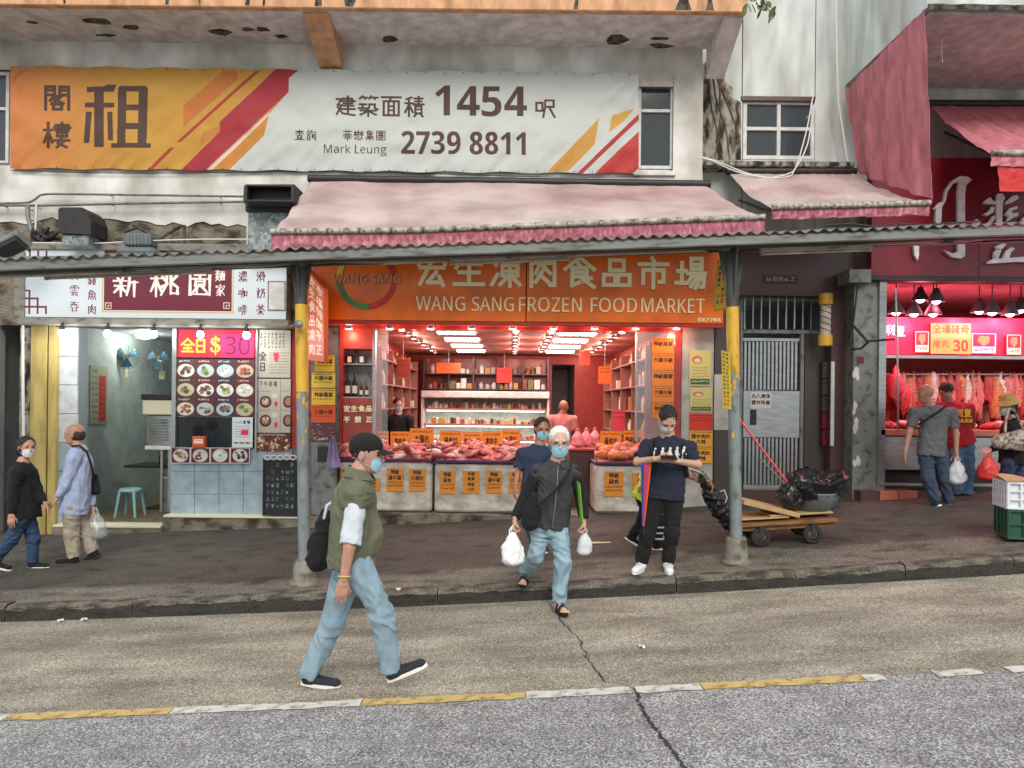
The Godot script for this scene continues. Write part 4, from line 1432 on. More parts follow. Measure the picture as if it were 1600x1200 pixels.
# ---------- ground ----------
func ground() -> void:
	var patchn := FastNoiseLite.new()
	patchn.seed = 4
	patchn.frequency = 0.5
	patchn.fractal_octaves = 4
	var fine := FastNoiseLite.new()
	fine.seed = 9
	fine.frequency = 2.5
	var xs := PackedFloat32Array([-60.0, -35.0, -20.0, -13.0, -9.0])
	var x := -8.0
	while x < 8.01:
		xs.append(x)
		x += 0.1
	xs.append_array([9.0, 13.0, 20.0, 35.0, 60.0])
	var make := func(zs: Array, tone: Callable, lift: Callable) -> MB:
		var b := MB.new()
		var first := 0
		for i in zs.size():
			for k in xs.size():
				b.col = tone.call(xs[k], zs[i])
				b.vert(Vector3(xs[k], lift.call(xs[k], zs[i]), zs[i]), Vector3(-0.055, 1, 0).normalized())
		for i in zs.size() - 1:
			for k in xs.size() - 1:
				var q := first + i * xs.size() + k
				b.ix.append_array([q, q + 1, q + xs.size(), q + 1, q + xs.size() + 1, q + xs.size()])
		return b
	var far_z := []
	for i in 25:
		far_z.append(-6.95 + i * (6.95 - 4.62) / 24.0)
	# tyre-worn, oil-darkened bands and bleached strips run along the lane
	var tone_far := func(px: float, z: float) -> Color:
		var band := 0.5 + 0.5 * patchn.get_noise_2d(px * 0.25, z * 2.2 + 40.0) + 0.35 * patchn.get_noise_2d(px * 1.5, z * 5.0)
		var k := lerpf(0.55, 0.98, clampf(band + 0.15, 0.0, 1.0)) * (1.0 + 0.1 * fine.get_noise_2d(px, z * 2.0))
		return Color(k, k * 0.99, k * lerpf(0.97, 0.93, band))
	structure("road", make.call(far_z, tone_far, func(px: float, _z: float) -> float: return gy(px) + 0.004 * patchn.get_noise_2d(px, _z * 2.0)), M.asphalt_pale)
	var near_z := [-4.62, -4.4, -4.2, -4.0, -3.8, -3.6, -3.4, -3.0, -2.0, 0.0, 3.0, 6.0, 12.0]
	var tone_near := func(px: float, z: float) -> Color:
		var k := 0.8 + 0.16 * patchn.get_noise_2d(px * 0.6 + 90.0, z) + 0.1 * fine.get_noise_2d(px + 30.0, z)
		return Color(k, k, k * 1.02)
	structure("near_lane", make.call(near_z, tone_near, func(px: float, z: float) -> float: return gy(px) + (z + 4.62) * 0.0 + 0.0), M.asphalt_grey)
	var pave_z := []
	for i in 30:
		pave_z.append(-11.3 + i * (11.3 - 6.93) / 29.0)
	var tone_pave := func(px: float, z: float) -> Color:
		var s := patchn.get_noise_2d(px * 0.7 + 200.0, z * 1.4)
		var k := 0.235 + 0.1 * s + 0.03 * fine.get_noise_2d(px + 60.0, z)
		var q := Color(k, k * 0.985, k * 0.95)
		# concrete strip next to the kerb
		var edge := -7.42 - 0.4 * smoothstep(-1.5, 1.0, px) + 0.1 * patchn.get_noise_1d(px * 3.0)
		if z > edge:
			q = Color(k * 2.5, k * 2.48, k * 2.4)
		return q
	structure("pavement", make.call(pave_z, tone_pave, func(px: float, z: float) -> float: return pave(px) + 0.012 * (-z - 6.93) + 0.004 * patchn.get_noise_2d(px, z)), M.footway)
	# kerb: stones butted end to end
	var kerb := Node3D.new()
	kerb.name = "kerb"
	add_child(kerb)
	kerb.set_meta("kind", "structure")
	x = -9.0
	while x < 9.0:
		var l := rng.randf_range(0.85, 1.25)
		var x1 := x + l - 0.012
		var b := MB.new()
		var jit := rng.randf_range(-0.012, 0.012)
		var ju := rng.randf_range(-0.008, 0.012)
		var prof := [Vector2(6.95, 0.0), Vector2(6.83 + jit, 0.0), Vector2(6.80 + jit, -0.02), Vector2(6.785 + jit, -0.17)]
		var ends := []
		for e in [x, x1]:
			var line := []
			for q in prof:
				line.append(Vector3(e, pave(e) + 0.008 + ju + q.y, -q.x))
			ends.append(line)
		for i in 3:
			b.face([ends[0][i], ends[0][i + 1], ends[1][i + 1], ends[1][i]], Vector3(0, 1, 1) if i > 0 else Vector3.UP)
		for k in 2:
			b.face(ends[k] + [ends[k][3] + Vector3(0, 0, -0.16)], Vector3(-1.0 if k == 0 else 1.0, 0, 0))
		var stone := part(kerb, "kerb_stone", b, M.kerb)
		# tyre black and street dirt caked on the face, with a ragged upper edge
		var film := []
		var cnt := 24
		for k in cnt + 1:
			var xx := lerpf(x + 0.004, x1 - 0.004, float(k) / cnt)
			var v := 0.03 + 0.03 * (0.5 + 0.5 * fine.get_noise_2d(xx * 5.0, 3.0)) + 0.02 * patchn.get_noise_1d(xx * 4.0)
			film.append(Vector3(xx, pave(xx) + 0.008 + ju - v, -(6.80 + jit) + 0.005 + (v - 0.02) * 0.1))
		film.append(Vector3(x1 - 0.004, pave(x1) + 0.008 + ju - 0.168, -(6.785 + jit) + 0.004))
		film.append(Vector3(x + 0.004, pave(x) + 0.008 + ju - 0.168, -(6.785 + jit) + 0.004))
		b = MB.new()
		for k in cnt:
			var lo0: Vector3 = film[cnt + 2].lerp(film[cnt + 1], float(k) / cnt)
			var lo1: Vector3 = film[cnt + 2].lerp(film[cnt + 1], float(k + 1) / cnt)
			b.face([film[k], film[k + 1], lo1, lo0], Vector3(0, 0, 1))
		part(stone, "caked_dirt", b, M.kerb_dark)
		x += l
	# line between the lanes: runs of white and yellow thermoplastic
	var lane := Node3D.new()
	lane.name = "lane_line"
	add_child(lane)
	lane.set_meta("kind", "structure")
	for e in [[-250, 20, 0], [22, 275, 1], [277, 570, 0], [572, 825, 1], [827, 988, 0], [997, 1098, 0], [1100, 1349, 1], [1351, 1382, 0], [1462, 1532, 0], [1575, 1760, 0]]:
		var rows := [PackedVector3Array(), PackedVector3Array()]
		var xa: float = (e[0] - 800.0) * 4.62 / F
		var xb: float = (e[1] - 800.0) * 4.62 / F
		var cnt := maxi(3, int((xb - xa) / 0.05))
		for k in cnt + 1:
			var xx := lerpf(xa, xb, float(k) / cnt)
			rows[0].append(Vector3(xx, gy(xx) + 0.009, -4.64 + 0.022 * fine.get_noise_2d(xx * 6.0, 1.0) - 0.01 * patchn.get_noise_1d(xx * 3.0)))
			rows[1].append(Vector3(xx, gy(xx) + 0.009, -4.55 + 0.024 * fine.get_noise_2d(xx * 6.0, 8.0)))
		var b := MB.new()
		b.sheet(rows, 0.004)
		part(lane, "yellow_dash" if e[2] else "white_dash", b, M.paint_yellow if e[2] else M.paint_white)
	# tar-filled cracks
	for path in [[[992, 1076, 7], [1000, 1100, 8], [1012, 1125, 10], [1030, 1145, 9], [1043, 1165, 9], [1060, 1185, 8], [1072, 1205, 8]], [[858, 945, 3], [880, 975, 3], [905, 1000, 3], [918, 1030, 4], [945, 1065, 4], [990, 1073, 4]], [[1380, 1058, 3], [1430, 1055, 3], [1470, 1052, 2], [1580, 1043, 2]]]:
		var b := MB.new()
		var rows := [PackedVector3Array(), PackedVector3Array()]
		for i in path.size() - 1:
			for k in 10:
				var q: Vector3 = Vector3(path[i][0], path[i][1], path[i][2]).lerp(Vector3(path[i + 1][0], path[i + 1][1], path[i + 1][2]), k / 10.0)
				q.x += rng.randf_range(-3.0, 3.0)
				var w := on_y(q.x, q.y, 0.1)
				w = on_y(q.x, q.y, gy(w.x))
				var hw := q.z * 0.32 * -w.z / F * rng.randf_range(0.4, 1.5)
				rows[0].append(w + Vector3(-hw, 0.006, 0))
				rows[1].append(w + Vector3(hw, 0.006, 0))
		for i in rows[0].size() - 1:
			b.face([rows[0][i], rows[0][i + 1], rows[1][i + 1], rows[1][i]], Vector3.UP)
		structure("road_crack", b, M.tar)
# ---------- buildings ----------
func px_prism(b: MB, pts: Array, d: float, thick: float) -> void:
	var q := []
	for p in pts:
		q.append(P(p[0], p[1], d))
	b.prism(q, Vector3(0, 0, -thick))

# pieces of one wall: shifted so that their edges meet level in the wall, not in the picture
func wslab(b: MB, x0: float, y0: float, x1: float, y1: float, d: float, thick: float, ref := 349.0) -> void:
	var dy := ((x0 + x1) / 2 - ref) * ROLL
	slab(b, x0, y0 + dy, x1, y1 + dy, d, thick)

func window_at(parent: Node3D, x0: float, y0: float, x1: float, y1: float, d: float, cols: int, rows: int, fw: float, split := 0.5) -> void:
	var w := part(parent, "window", MB.new(), M.white_plain)
	var o := P((x0 + x1) / 2, (y0 + y1) / 2, d)
	var hw := (x1 - x0) * d / F / 2
	var hh := (y1 - y0) * d / F / 2
	var b := MB.new()
	for s in [-1.0, 1.0]:
		b.box(o + Vector3(s * (hw - fw / 2), 0, 0), Vector3(fw, hh * 2, 0.06), Basis.IDENTITY, 0.004)
		b.box(o + Vector3(0, s * (hh - fw / 2), 0), Vector3(hw * 2 - fw * 2, fw, 0.058), Basis.IDENTITY, 0.004)
	for c in cols - 1:
		b.box(o + Vector3(-hw + hw * 2 * (c + 1) / cols, 0, 0), Vector3(fw * 0.9, hh * 2 - fw * 2, 0.056), Basis.IDENTITY, 0.004)
	for r in rows - 1:
		b.box(o + Vector3(0, hh - hh * 2 * split, 0.002), Vector3(hw * 2 - fw * 2, fw * 0.9, 0.05), Basis.IDENTITY, 0.004)
	part(w, "frame", b, M.white_plain)
	for c in cols:
		for r in rows:
			var ya := hh - (hh * 2 * split if r == 1 else 0.0)
			var yb := hh - (hh * 2 * split if r == 0 and rows > 1 else hh * 2)
			b = MB.new()
			b.box(o + Vector3(-hw + hw * 2 * (c + 0.5) / cols, (ya + yb) / 2, -0.015), Vector3(hw * 2 / cols - fw, ya - yb - fw * 0.6, 0.006))
			part(w, "pane", b, M.window_dark)

func spalls(parent: Node3D, list: Array, y: float) -> void:
	for e in list:
		var o := on_y(e[0], e[1], y)
		var pts := []
		for k in 9:
			var a := TAU * k / 9.0
			var r := rng.randf_range(0.6, 1.15)
			pts.append(Vector3(o.x + cos(a) * e[2] * o.z / -F * r * 0.5, y - 0.004, o.z + sin(a) * e[3] * r))
		var b := MB.new()
		b.prism(pts, Vector3(0, 0.02, 0))
		part(parent, "spalled_patch", b, M.spall)

func main_building() -> void:
	var t := thing("shop_building", "old white rendered shop building with peeling soffit and orange edge beam", "building", Vector3(-2.0, 0, -10.9))
	var d := 10.75
	var b := MB.new()
	for r in [[-400, 40, 1098, 112], [-400, 112, -30, 262], [16, 112, 996, 262], [1052, 112, 1098, 262], [996, 112, 1052, 128], [-30, 258, 16, 262], [996, 266, 1052, 268], [-400, 262, 996, 398], [1052, 262, 1098, 398], [996, 268, 1052, 398]]:
		wslab(b, r[0], r[1], r[2], r[3], d + 0.02, 0.22)
	part(t, "wall", b, M.concrete)
	b = MB.new()
	var low := [[1098, 398], [385, 398], [385, 354], [372, 350], [355, 354], [343, 349], [330, 351], [318, 346], [305, 348], [293, 354], [285, 351], [270, 347], [258, 352], [245, 351], [230, 346], [215, 344], [200, 347], [182, 343], [165, 341], [150, 346], [140, 348], [126, 344], [108, 341], [95, 346], [82, 339], [60, 345], [45, 351], [20, 346], [0, 347], [-60, 345], [-400, 350]]
	px_prism(b, [[-400, 262 - 749 * ROLL], [1098, 262 + 749 * ROLL]] + low, d, 0.018)
	for r in [[-400, 40, 1098, 112], [-400, 112, -30, 262], [16, 112, 996, 262], [1052, 112, 1098, 262], [996, 112, 1052, 128]]:
		wslab(b, r[0], r[1], r[2], r[3], d, 0.018)
	part(t, "render_coat", b, M.plaster)
	window_at(t, -30, 113, 16, 257, d + 0.1, 1, 2, 0.05, 0.4)
	window_at(t, 996, 129, 1052, 265, d + 0.1, 1, 2, 0.05, 0.33)
	part(t, "window_sill", bslab(990, 266, 1056, 274, d - 0.05, 0.12, 0.01), M.plaster)
	# soffit of the storey above, its front beam and its brackets
	var h := 7.1
	b = MB.new()
	b.box(Vector3(-3.7, h + 0.1, -10.3), Vector3(13.5, 0.2, 0.94))
	part(t, "soffit", b, M.plaster_pink)
	spalls(t, [[152, 33, 46, 0.12], [205, 42, 30, 0.08], [345, 50, 36, 0.1], [388, 46, 20, 0.06], [410, 45, 26, 0.08], [440, 57, 22, 0.07], [608, 62, 34, 0.12], [930, 78, 36, 0.1], [965, 62, 46, 0.16], [1030, 60, 40, 0.06], [1034, 72, 40, 0.1], [165, 55, 40, 0.05], [50, 35, 18, 0.05], [668, 78, 12, 0.03]], h)
	b = MB.new()
	b.box(Vector3(-3.7, h + 0.42, -9.78), Vector3(13.52, 0.86, 0.1), Basis.IDENTITY, 0.012)
	part(t, "edge_beam", b, M.orange_paint)
	b = MB.new()
	b.box(Vector3(-3.7, h + 0.02, -9.85), Vector3(13.5, 0.05, 0.05), Basis.IDENTITY, 0.01)
	part(t, "drip_strip", b, M.plaster_pink)
	for e in [[262, 5], [312, 3], [545, 20], [388, 7], [412, 5], [1068, 22], [1110, 10], [100, 4], [498, 9], [900, 6]]:
		var sp := MB.new()
		var o := P(e[0], 5, 9.728)
		var w: float = e[1] * 9.73 / F
		var pts := []
		for k in 7:
			pts.append(Vector3(o.x - w / 2 + rng.randf_range(-0.3, 0.3) * w, h + 0.01 + k * 0.12, -9.7285))
		for k in 7:
			pts.append(Vector3(o.x + w / 2 + rng.randf_range(-0.3, 0.3) * w, h + 0.01 + (6 - k) * 0.12, -9.7285))
		sp.prism(pts, Vector3(0, 0, -0.012))
		part(t, "spalled_patch", sp, M.spall)
	var bracket := func(x0: float, x1: float, m: Material, drop: float) -> void:
		var q := MB.new()
		q.prism([Vector3(x1, h - 0.001, -9.84), Vector3(x1, h - 0.03, -9.84), Vector3(x1, h - drop, -10.73), Vector3(x1, h - 0.001, -10.73)], Vector3(x0 - x1, 0, 0))
		part(t, "bracket", q, m)
	bracket.call(2.78, 3.04, M.plaster_pink, 0.45)
	bracket.call(-2.85, -2.52, M.orange_paint, 0.36)
	b = MB.new()
	for r in [[-400, 398, 1156, 512]]:
		slab(b, r[0], r[1], r[2], r[3], d + 0.06, 0.2)
	part(t, "lintel", b, M.concrete)
	# piers at street level
	b = MB.new()
	slab(b, -400, 512, -12, 930, d, 0.25)
	part(t, "wall_pier", b, M.plaster)
	b = MB.new()
	slab(b, 30, 512, 46, 860, d - 0.02, 0.3)
	part(t, "wall_pier", b, M.stained)
	for e in [[46, 72], [74, 87]]:
		var yb := bslab(e[0], 508, e[1], 836, d - 0.1, 0.4, 0.01)
		part(t, "yellow_pier", yb, M.yellow_tile)
	b = bslab(447, 512, 530, 850, d + 0.05, 0.3)
	part(t, "wall_pier", b, M.metal_grey)
	b = bslab(450, 512, 484, 700, d + 0.03, 0.02)
	part(t, "red_panel", b, M.red_clad)
	b = bslab(1064, 512, 1114, 840, d + 0.03, 0.3)
	part(t, "wall_pier", b, M.marble)
	b = bslab(1116, 512, 1156, 840, d + 0.0, 0.3)
	part(t, "wall_pier", b, M.granite_dark)
	b = bslab(1116, 585, 1140, 672, d - 0.02, 0.015)
	part(t, "notice_backing", b, M.marble)

	# dark stair passage at the far left
	room(t, -7.62, -7.12, -0.12, 3.0, 10.98, 13.5, M.dim_wall, M.dim_wall, M.floor_brown)
	part(t, "stair_rail", bar_mb(P(12, 700, 11.6), P(30, 640, 12.6), 0.015), M.metal_grey)

func bar_mb(a: Vector3, e: Vector3, r: float) -> MB:
	var b := MB.new()
	b.tube([a, e], r, 8)
	return b

func right_building() -> void:
	var t := thing("corner_building", "pale grey green building with four pane window and deep overhang at right", "building", Vector3(6.0, 0, -11.4))
	var d := 11.2
	var b := MB.new()
	for r in [[1090, -90, 1160, 420], [1160, -90, 1274, 152], [1160, 250, 1274, 420], [1274, -90, 1420, 420], [1420, 60, 1900, 420]]:
		wslab(b, r[0], r[1], r[2], r[3], d, 0.2, 1217)
	part(t, "wall", b, M.plaster_green)
	b = MB.new()
	px_prism(b, [[1098, 100], [1112, 92], [1118, 104], [1130, 110], [1133, 128], [1146, 138], [1143, 152], [1158, 160], [1158, 250], [1098, 250]], d - 0.004, 0.01)
	part(t, "weathered_strip", b, M.stained)
	for e in [[[1112, 98], [1118, 150], [1135, 205], [1140, 250]], [[1105, 110], [1112, 170], [1130, 240]], [[1120, 120], [1140, 170], [1156, 215]], [[1124, 112], [1126, 180], [1118, 248]]]:
		var vb := MB.new()
		vb.tube(e.map(func(q): return P(q[0], q[1], d - 0.012)), [0.016, 0.012, 0.006] if e.size() == 3 else [0.016, 0.013, 0.009, 0.006], 6)
		part(t, "dead_root", vb, M.twig)
	window_at(t, 1160, 158, 1272, 250, d + 0.06, 2, 2, 0.06, 0.48)
	part(t, "window_lintel", bslab(1158, 150, 1276, 158, d - 0.02, 0.1, 0.01), M.granite_brown)
	part(t, "ledge", bslab(1094, 251, 1336, 260, d - 0.3, 0.32, 0.015), M.stained)
	# storey that juts out at the right
	b = MB.new()
	b.box(Vector3(8.02, 8.3, -10.1), Vector3(6.0, 3.04, 2.2))
	part(t, "overhang", b, M.plaster_green)
	b = MB.new()
	b.box(Vector3(8.04, 6.76, -10.12), Vector3(5.9, 0.03, 2.1))
	part(t, "soffit", b, M.plaster_pink)
	b = MB.new()
	var n := FastNoiseLite.new()
	n.frequency = 2.0
	var top := []
	var bot := []
	for k in 40:
		var x := 5.03 + k * 0.15
		top.append(Vector3(x, 6.82 + 0.02 * n.get_noise_1d(x * 3.0), -8.985))
		bot.push_front(Vector3(x, 6.75 + 0.03 * n.get_noise_1d(x * 9.0), -8.985))
	b.prism(top + bot, Vector3(0, 0, -0.012))
	part(t, "rusted_edge", b, M.spall)
	# pipe down the corner
	b = MB.new()
	b.tube([P(1306, -30, 10.95), P(1308, 100, 10.95), P(1310, 160, 10.95), P(1326, 262, 10.95)], 0.014, 8)
	part(t, "rain_pipe", b, M.cable_white)
	# street level: granite front, side pier
	part(t, "granite_panel", bslab(1156, 390, 1336, 462, 10.85, 0.3), M.granite_brown)
	part(t, "granite_pier", bslab(1298, 463, 1332, 800, 10.84, 0.3), M.granite_brown)
	part(t, "wall_pier", bslab(1333, 440, 1372, 800, 10.55, 0.5), M.metal_grey)
	part(t, "wall_pier", bslab(1373, 436, 1384, 790, 10.5, 0.1), M.steel)
	for k in 14:
		var pb := MB.new()
		var o := P(rng.randf_range(1334, 1342), rng.randf_range(560, 745), 10.547)
		var pts := []
		for i in 7:
			var a := TAU * i / 7.0
			pts.append(o + Vector3(cos(a) * 0.03 * rng.randf_range(0.5, 1.3), sin(a) * 0.06 * rng.randf_range(0.5, 1.3), k * 0.0002))
		pb.prism(pts, Vector3(0, 0, -0.002))
		part(t, "flaked_paint", pb, M.white_plain)
# ---------- pavement canopy on posts ----------
func canopy() -> void:
	var a := P(-420, 422.7, 7.0)
	var e := P(2020, 337.3, 7.0)
	var dir := (e - a).normalized()
	var t := thing("pavement_canopy", "long grey corrugated canopy over the pavement following the street slope", "canopy", (a + e) / 2)
	var up := Vector3(0, 1, 0)
	var mid := (a + e) / 2
	var ln := a.distance_to(e)
	var bs := Basis(dir, up, Vector3(0, 0, 1)).orthonormalized()
	var b := MB.new()
	b.box(mid + Vector3(0, -0.05, -0.02), Vector3(ln, 0.085, 0.05), bs, 0.008)
	part(t, "gutter", b, M.canopy_grey)
	b = MB.new()
	b.box(mid + Vector3(0, -0.07, -0.14), Vector3(ln, 0.05, 0.09), bs)
	b.box(mid + Vector3(0, 0.1, -1.15), Vector3(ln, 0.06, 0.05), bs)
	part(t, "purlin", b, M.canopy_dark)
	var rows := [PackedVector3Array(), PackedVector3Array(), PackedVector3Array()]
	var n := int(ln / 0.015)
	for k in n:
		var q := a.lerp(e, float(k) / n)
		var w := 0.016 * sin(k * 0.015 / 0.115 * TAU) + 0.004 * sin(k * 0.11)
		rows[0].append(q + Vector3(0, 0.265 + w, -1.3))
		rows[1].append(q + Vector3(0, 0.14 + w, -0.65))
		rows[2].append(q + Vector3(0, 0.012 + w, 0.03 + 0.01 * sin(k * 0.037)))
	b = MB.new()
	b.sheet(rows, 0.003)
	part(t, "corrugated_sheet", b, M.canopy_grey)
	for x in [-150, 190, 470, 800, 1145, 1500]:
		var c0 := P(x, 0, 7.0)
		var q: Vector3 = a + dir * ((c0.x - a.x) / dir.x)
		b = MB.new()
		b.tube([q + Vector3(0, -0.1, -0.1), q + Vector3(0, 0.2, -1.28)], 0.035, 6)
		part(t, "rafter", b, M.canopy_dark)
	# unlit fluorescent battens and cable trunking under the edge
	var spots := [[-60, 186, 19, 0.22, "at far left"], [70, 330, 24, 0.42, "above the noodle shop sign"], [595, 700, 19, 0.3, "left of the frozen food sign"], [702, 893, 23, 0.4, "over the frozen food sign"], [893, 1105, 17, 0.5, "right of the frozen food sign"], [1188, 1362, 25, 0.35, "over the barred entrance"], [1322, 1486, 16, 0.3, "beside the red shop sign"]]
	for s in spots:
		var f := thing("fluorescent_batten", "unlit grimy fluorescent batten under the canopy edge " + s[4], "lamp", P((s[0] + s[1]) / 2, 408 - 0.035 * (s[0] + s[1]) / 2 + s[2], 7.0 + s[3]), "unlit battens under the canopy")
		var pa := P(s[0], 408 - 0.035 * s[0] + s[2], 7.0 + s[3])
		var pe := P(s[1], 408 - 0.035 * s[1] + s[2], 7.0 + s[3])
		var m := (pa + pe) / 2
		b = MB.new()
		b.box(m, Vector3(pa.distance_to(pe), 0.045, 0.07), bs, 0.006)
		part(f, "housing", b, M.batten)
		b = MB.new()
		b.tube([pa + Vector3(0.03, -0.036, 0), pe + Vector3(-0.03, -0.036, 0)], 0.013, 8)
		part(f, "tube", b, M.white_dirty)
		for k in 2:
			b = MB.new()
			var q: Vector3 = [pa, pe][k]
			b.box(q + Vector3(0.02 if k == 0 else -0.02, -0.036, 0), Vector3(0.03, 0.03, 0.04), bs)
			b.box(q + Vector3(0.2 if k == 0 else -0.2, 0.05, 0), Vector3(0.02, 0.12, 0.02))
			part(f, "bracket", b, M.batten)
	b = MB.new()
	var pts := []
	for k in 60:
		var x := -100.0 + k * 31.0
		pts.append(P(x, 408 - 0.035 * x + 20 + 2.0 * sin(k * 0.9), 7.28))
	b.tube(pts, 0.016, 6)
	part(t, "conduit", b, M.batten)
	post(475, 470, 872, 908, 476, 612, "grey and yellow canopy post beside the noodle shop chalkboard")
	post(1150, 1143, 838, 878, 480, 582, "grey and yellow canopy post in front of the barred entrance")

func post(xb: float, xt: float, y0: float, y1: float, yel0: float, yel1: float, label: String) -> void:
	var d := 7.3
	var base := P(xb, y1, d)
	base.y = pave(base.x) + 0.004
	var t := thing("canopy_post", label, "post", base)
	var h0 := (y1 - y0) * d / F
	var b := MB.new()
	b.lathe([Vector2(0.145, 0.0), Vector2(0.14, 0.03), Vector2(0.115, 0.045), Vector2(0.1, h0 - 0.03), Vector2(0.09, h0), Vector2(0.0, h0)], 20, base)
	part(t, "footing", b, M.post_base)
	var top := P(xt, 400, d)
	var q0 := base + Vector3(0, h0 - 0.02, 0)
	var r := 0.058
	var at := func(y: float) -> Vector3:
		var v := P(lerpf(xb, xt, (y1 - y) / (y1 - 400.0)), y, d)
		var u := (v.y - q0.y) / (top.y - q0.y)
		return q0.lerp(top, u)
	b = MB.new()
	b.tube([q0, at.call(yel1)], r, 20)
	part(t, "shaft", b, M.post_grey)
	b = MB.new()
	var ringn := FastNoiseLite.new()
	ringn.seed = int(xb)
	ringn.frequency = 1.5
	b.tube([at.call(yel1), at.call(yel0)], r + 0.0015, 20)
	part(t, "yellow_band", b, M.post_yellow)
	# paint left ragged below the band, splashes of old yellow
	for k in 16:
		var an := rng.randf_range(0.2, 2.9)
		var yy := yel1 + (rng.randf_range(-2.0, 26.0) if k < 11 else rng.randf_range(30.0, 160.0))
		var c: Vector3 = at.call(yy) + Vector3(cos(an), 0, sin(an)) * (r + 0.0008)
		var nrm := Vector3(cos(an), 0, sin(an))
		var side := nrm.cross(Vector3.UP)
		var pts := []
		for i in 7:
			var w := TAU * i / 7.0
			pts.append(c + nrm * k * 0.0001 + side * cos(w) * 0.016 * rng.randf_range(0.4, 1.2) + Vector3.UP * sin(w) * 0.035 * rng.randf_range(0.4, 1.3))
		var sp := MB.new()
		sp.face(pts, nrm)
		part(t, "paint_fleck", sp, M.post_yellow)
	b = MB.new()
	b.tube([at.call(yel0), top + Vector3(0, 0.06, 0)], r, 20)
	part(t, "shaft", b, M.canopy_dark)
	# gusset plates fanning out to the canopy
	b = MB.new()
	var g: Vector3 = at.call(470.0)
	for s in [-1.0, 1.0]:
		b.prism([g + Vector3(s * r * 0.9, 0, 0.006), top + Vector3(s * 0.13, 0.05, 0.006), top + Vector3(s * r * 0.9, 0.05, 0.006)], Vector3(0, 0, -0.012))
		b.prism([g + Vector3(0.006, 0, s * r * 0.9), top + Vector3(0.006, 0.05, s * 0.2), top + Vector3(0.006, 0.05, s * r * 0.9)], Vector3(-0.012, 0, 0))
	part(t, "gusset", b, M.canopy_dark)

# ---------- awnings ----------
func cloth(edge_a: Array, edge_b: Array, n: int, m: int, sag: float, amp: float, sd: int, kink := 0.0) -> Array:
	var z := FastNoiseLite.new()
	z.seed = sd
	z.frequency = 1.0
	z.fractal_octaves = 3
	var rows := []
	for i in n + 1:
		var v := float(i) / n
		var row := PackedVector3Array()
		for j in m + 1:
			var u := float(j) / m
			var p: Vector3 = path_at(edge_a, u).lerp(path_at(edge_b, u), v)
			p.y += -sag * sin(PI * v) + amp * z.get_noise_2d(u * 9.0, v * 3.0) * sin(PI * clampf(v * 0.9 + 0.1, 0, 1))
			if kink > 0.0:
				p.y += kink * maxf(0.0, 1.0 - absf(v - 0.52) * 5.0) * (0.7 + 0.5 * z.get_noise_1d(u * 5.0))
			p.z += amp * 0.6 * z.get_noise_2d(u * 7.0 + 40.0, v * 4.0)
			row.append(p)
		rows.append(row)
	return rows

func path_at(e: Array, u: float) -> Vector3:
	var k := clampf(u, 0.0, 1.0) * (e.size() - 1)
	var i := mini(int(k), e.size() - 2)
	return e[i].lerp(e[i + 1], k - i)

func awning(label: String, wall: Array, front: Array, drop: float, sd: int, m_top: Material, m_val: Material, kink := 0.0) -> void:
	var t := thing("awning", label, "awning", (wall[0] + wall[-1]) / 2, "faded shop awnings")
	var b := MB.new()
	b.sheet(cloth(wall, front, 16, 60, 0.05, 0.05, sd, kink), 0.004)
	part(t, "canvas", b, m_top)
	b = MB.new()
	b.tube(front.map(func(p): return p + Vector3(0, 0.012, 0.02)), 0.038, 10)
	part(t, "front_bar", b, M.bar_dirty)
	b = MB.new()
	b.tube([wall[0] + Vector3(-0.05, 0.03, 0), wall[-1] + Vector3(0.05, 0.03, 0)], 0.055, 12)
	part(t, "roller", b, M.metal_dark)
	# scalloped valance under the bar
	var z := FastNoiseLite.new()
	z.seed = sd + 3
	z.frequency = 1.2
	var rows := []
	for i in 6:
		var row := PackedVector3Array()
		for j in 90:
			var u := j / 89.0
			var p := path_at(front, u)
			var ln: float = drop * (0.9 + 0.2 * z.get_noise_1d(u * 4.0))
			row.append(p + Vector3(0, -0.025 - ln * i / 5.0, 0.01 + (0.05 * z.get_noise_2d(u * 14.0, i * 0.3) + 0.003 * sin(u * 37.0)) * i / 5.0))
		rows.append(row)
	b = MB.new()
	b.sheet(rows, 0.003)
	part(t, "valance", b, m_val)
	for k in 2:
		b = MB.new()
		var w: Vector3 = wall[0].lerp(wall[-1], [0.08, 0.92][k])
		var f: Vector3 = front[0].lerp(front[-1], [0.08, 0.92][k])
		b.tube([w + Vector3(0, -0.4, 0), (w + f) / 2 + Vector3(0, -0.3, 0.1), f + Vector3(0, -0.02, -0.05)], 0.018, 6)
		part(t, "folding_arm", b, M.metal_dark)

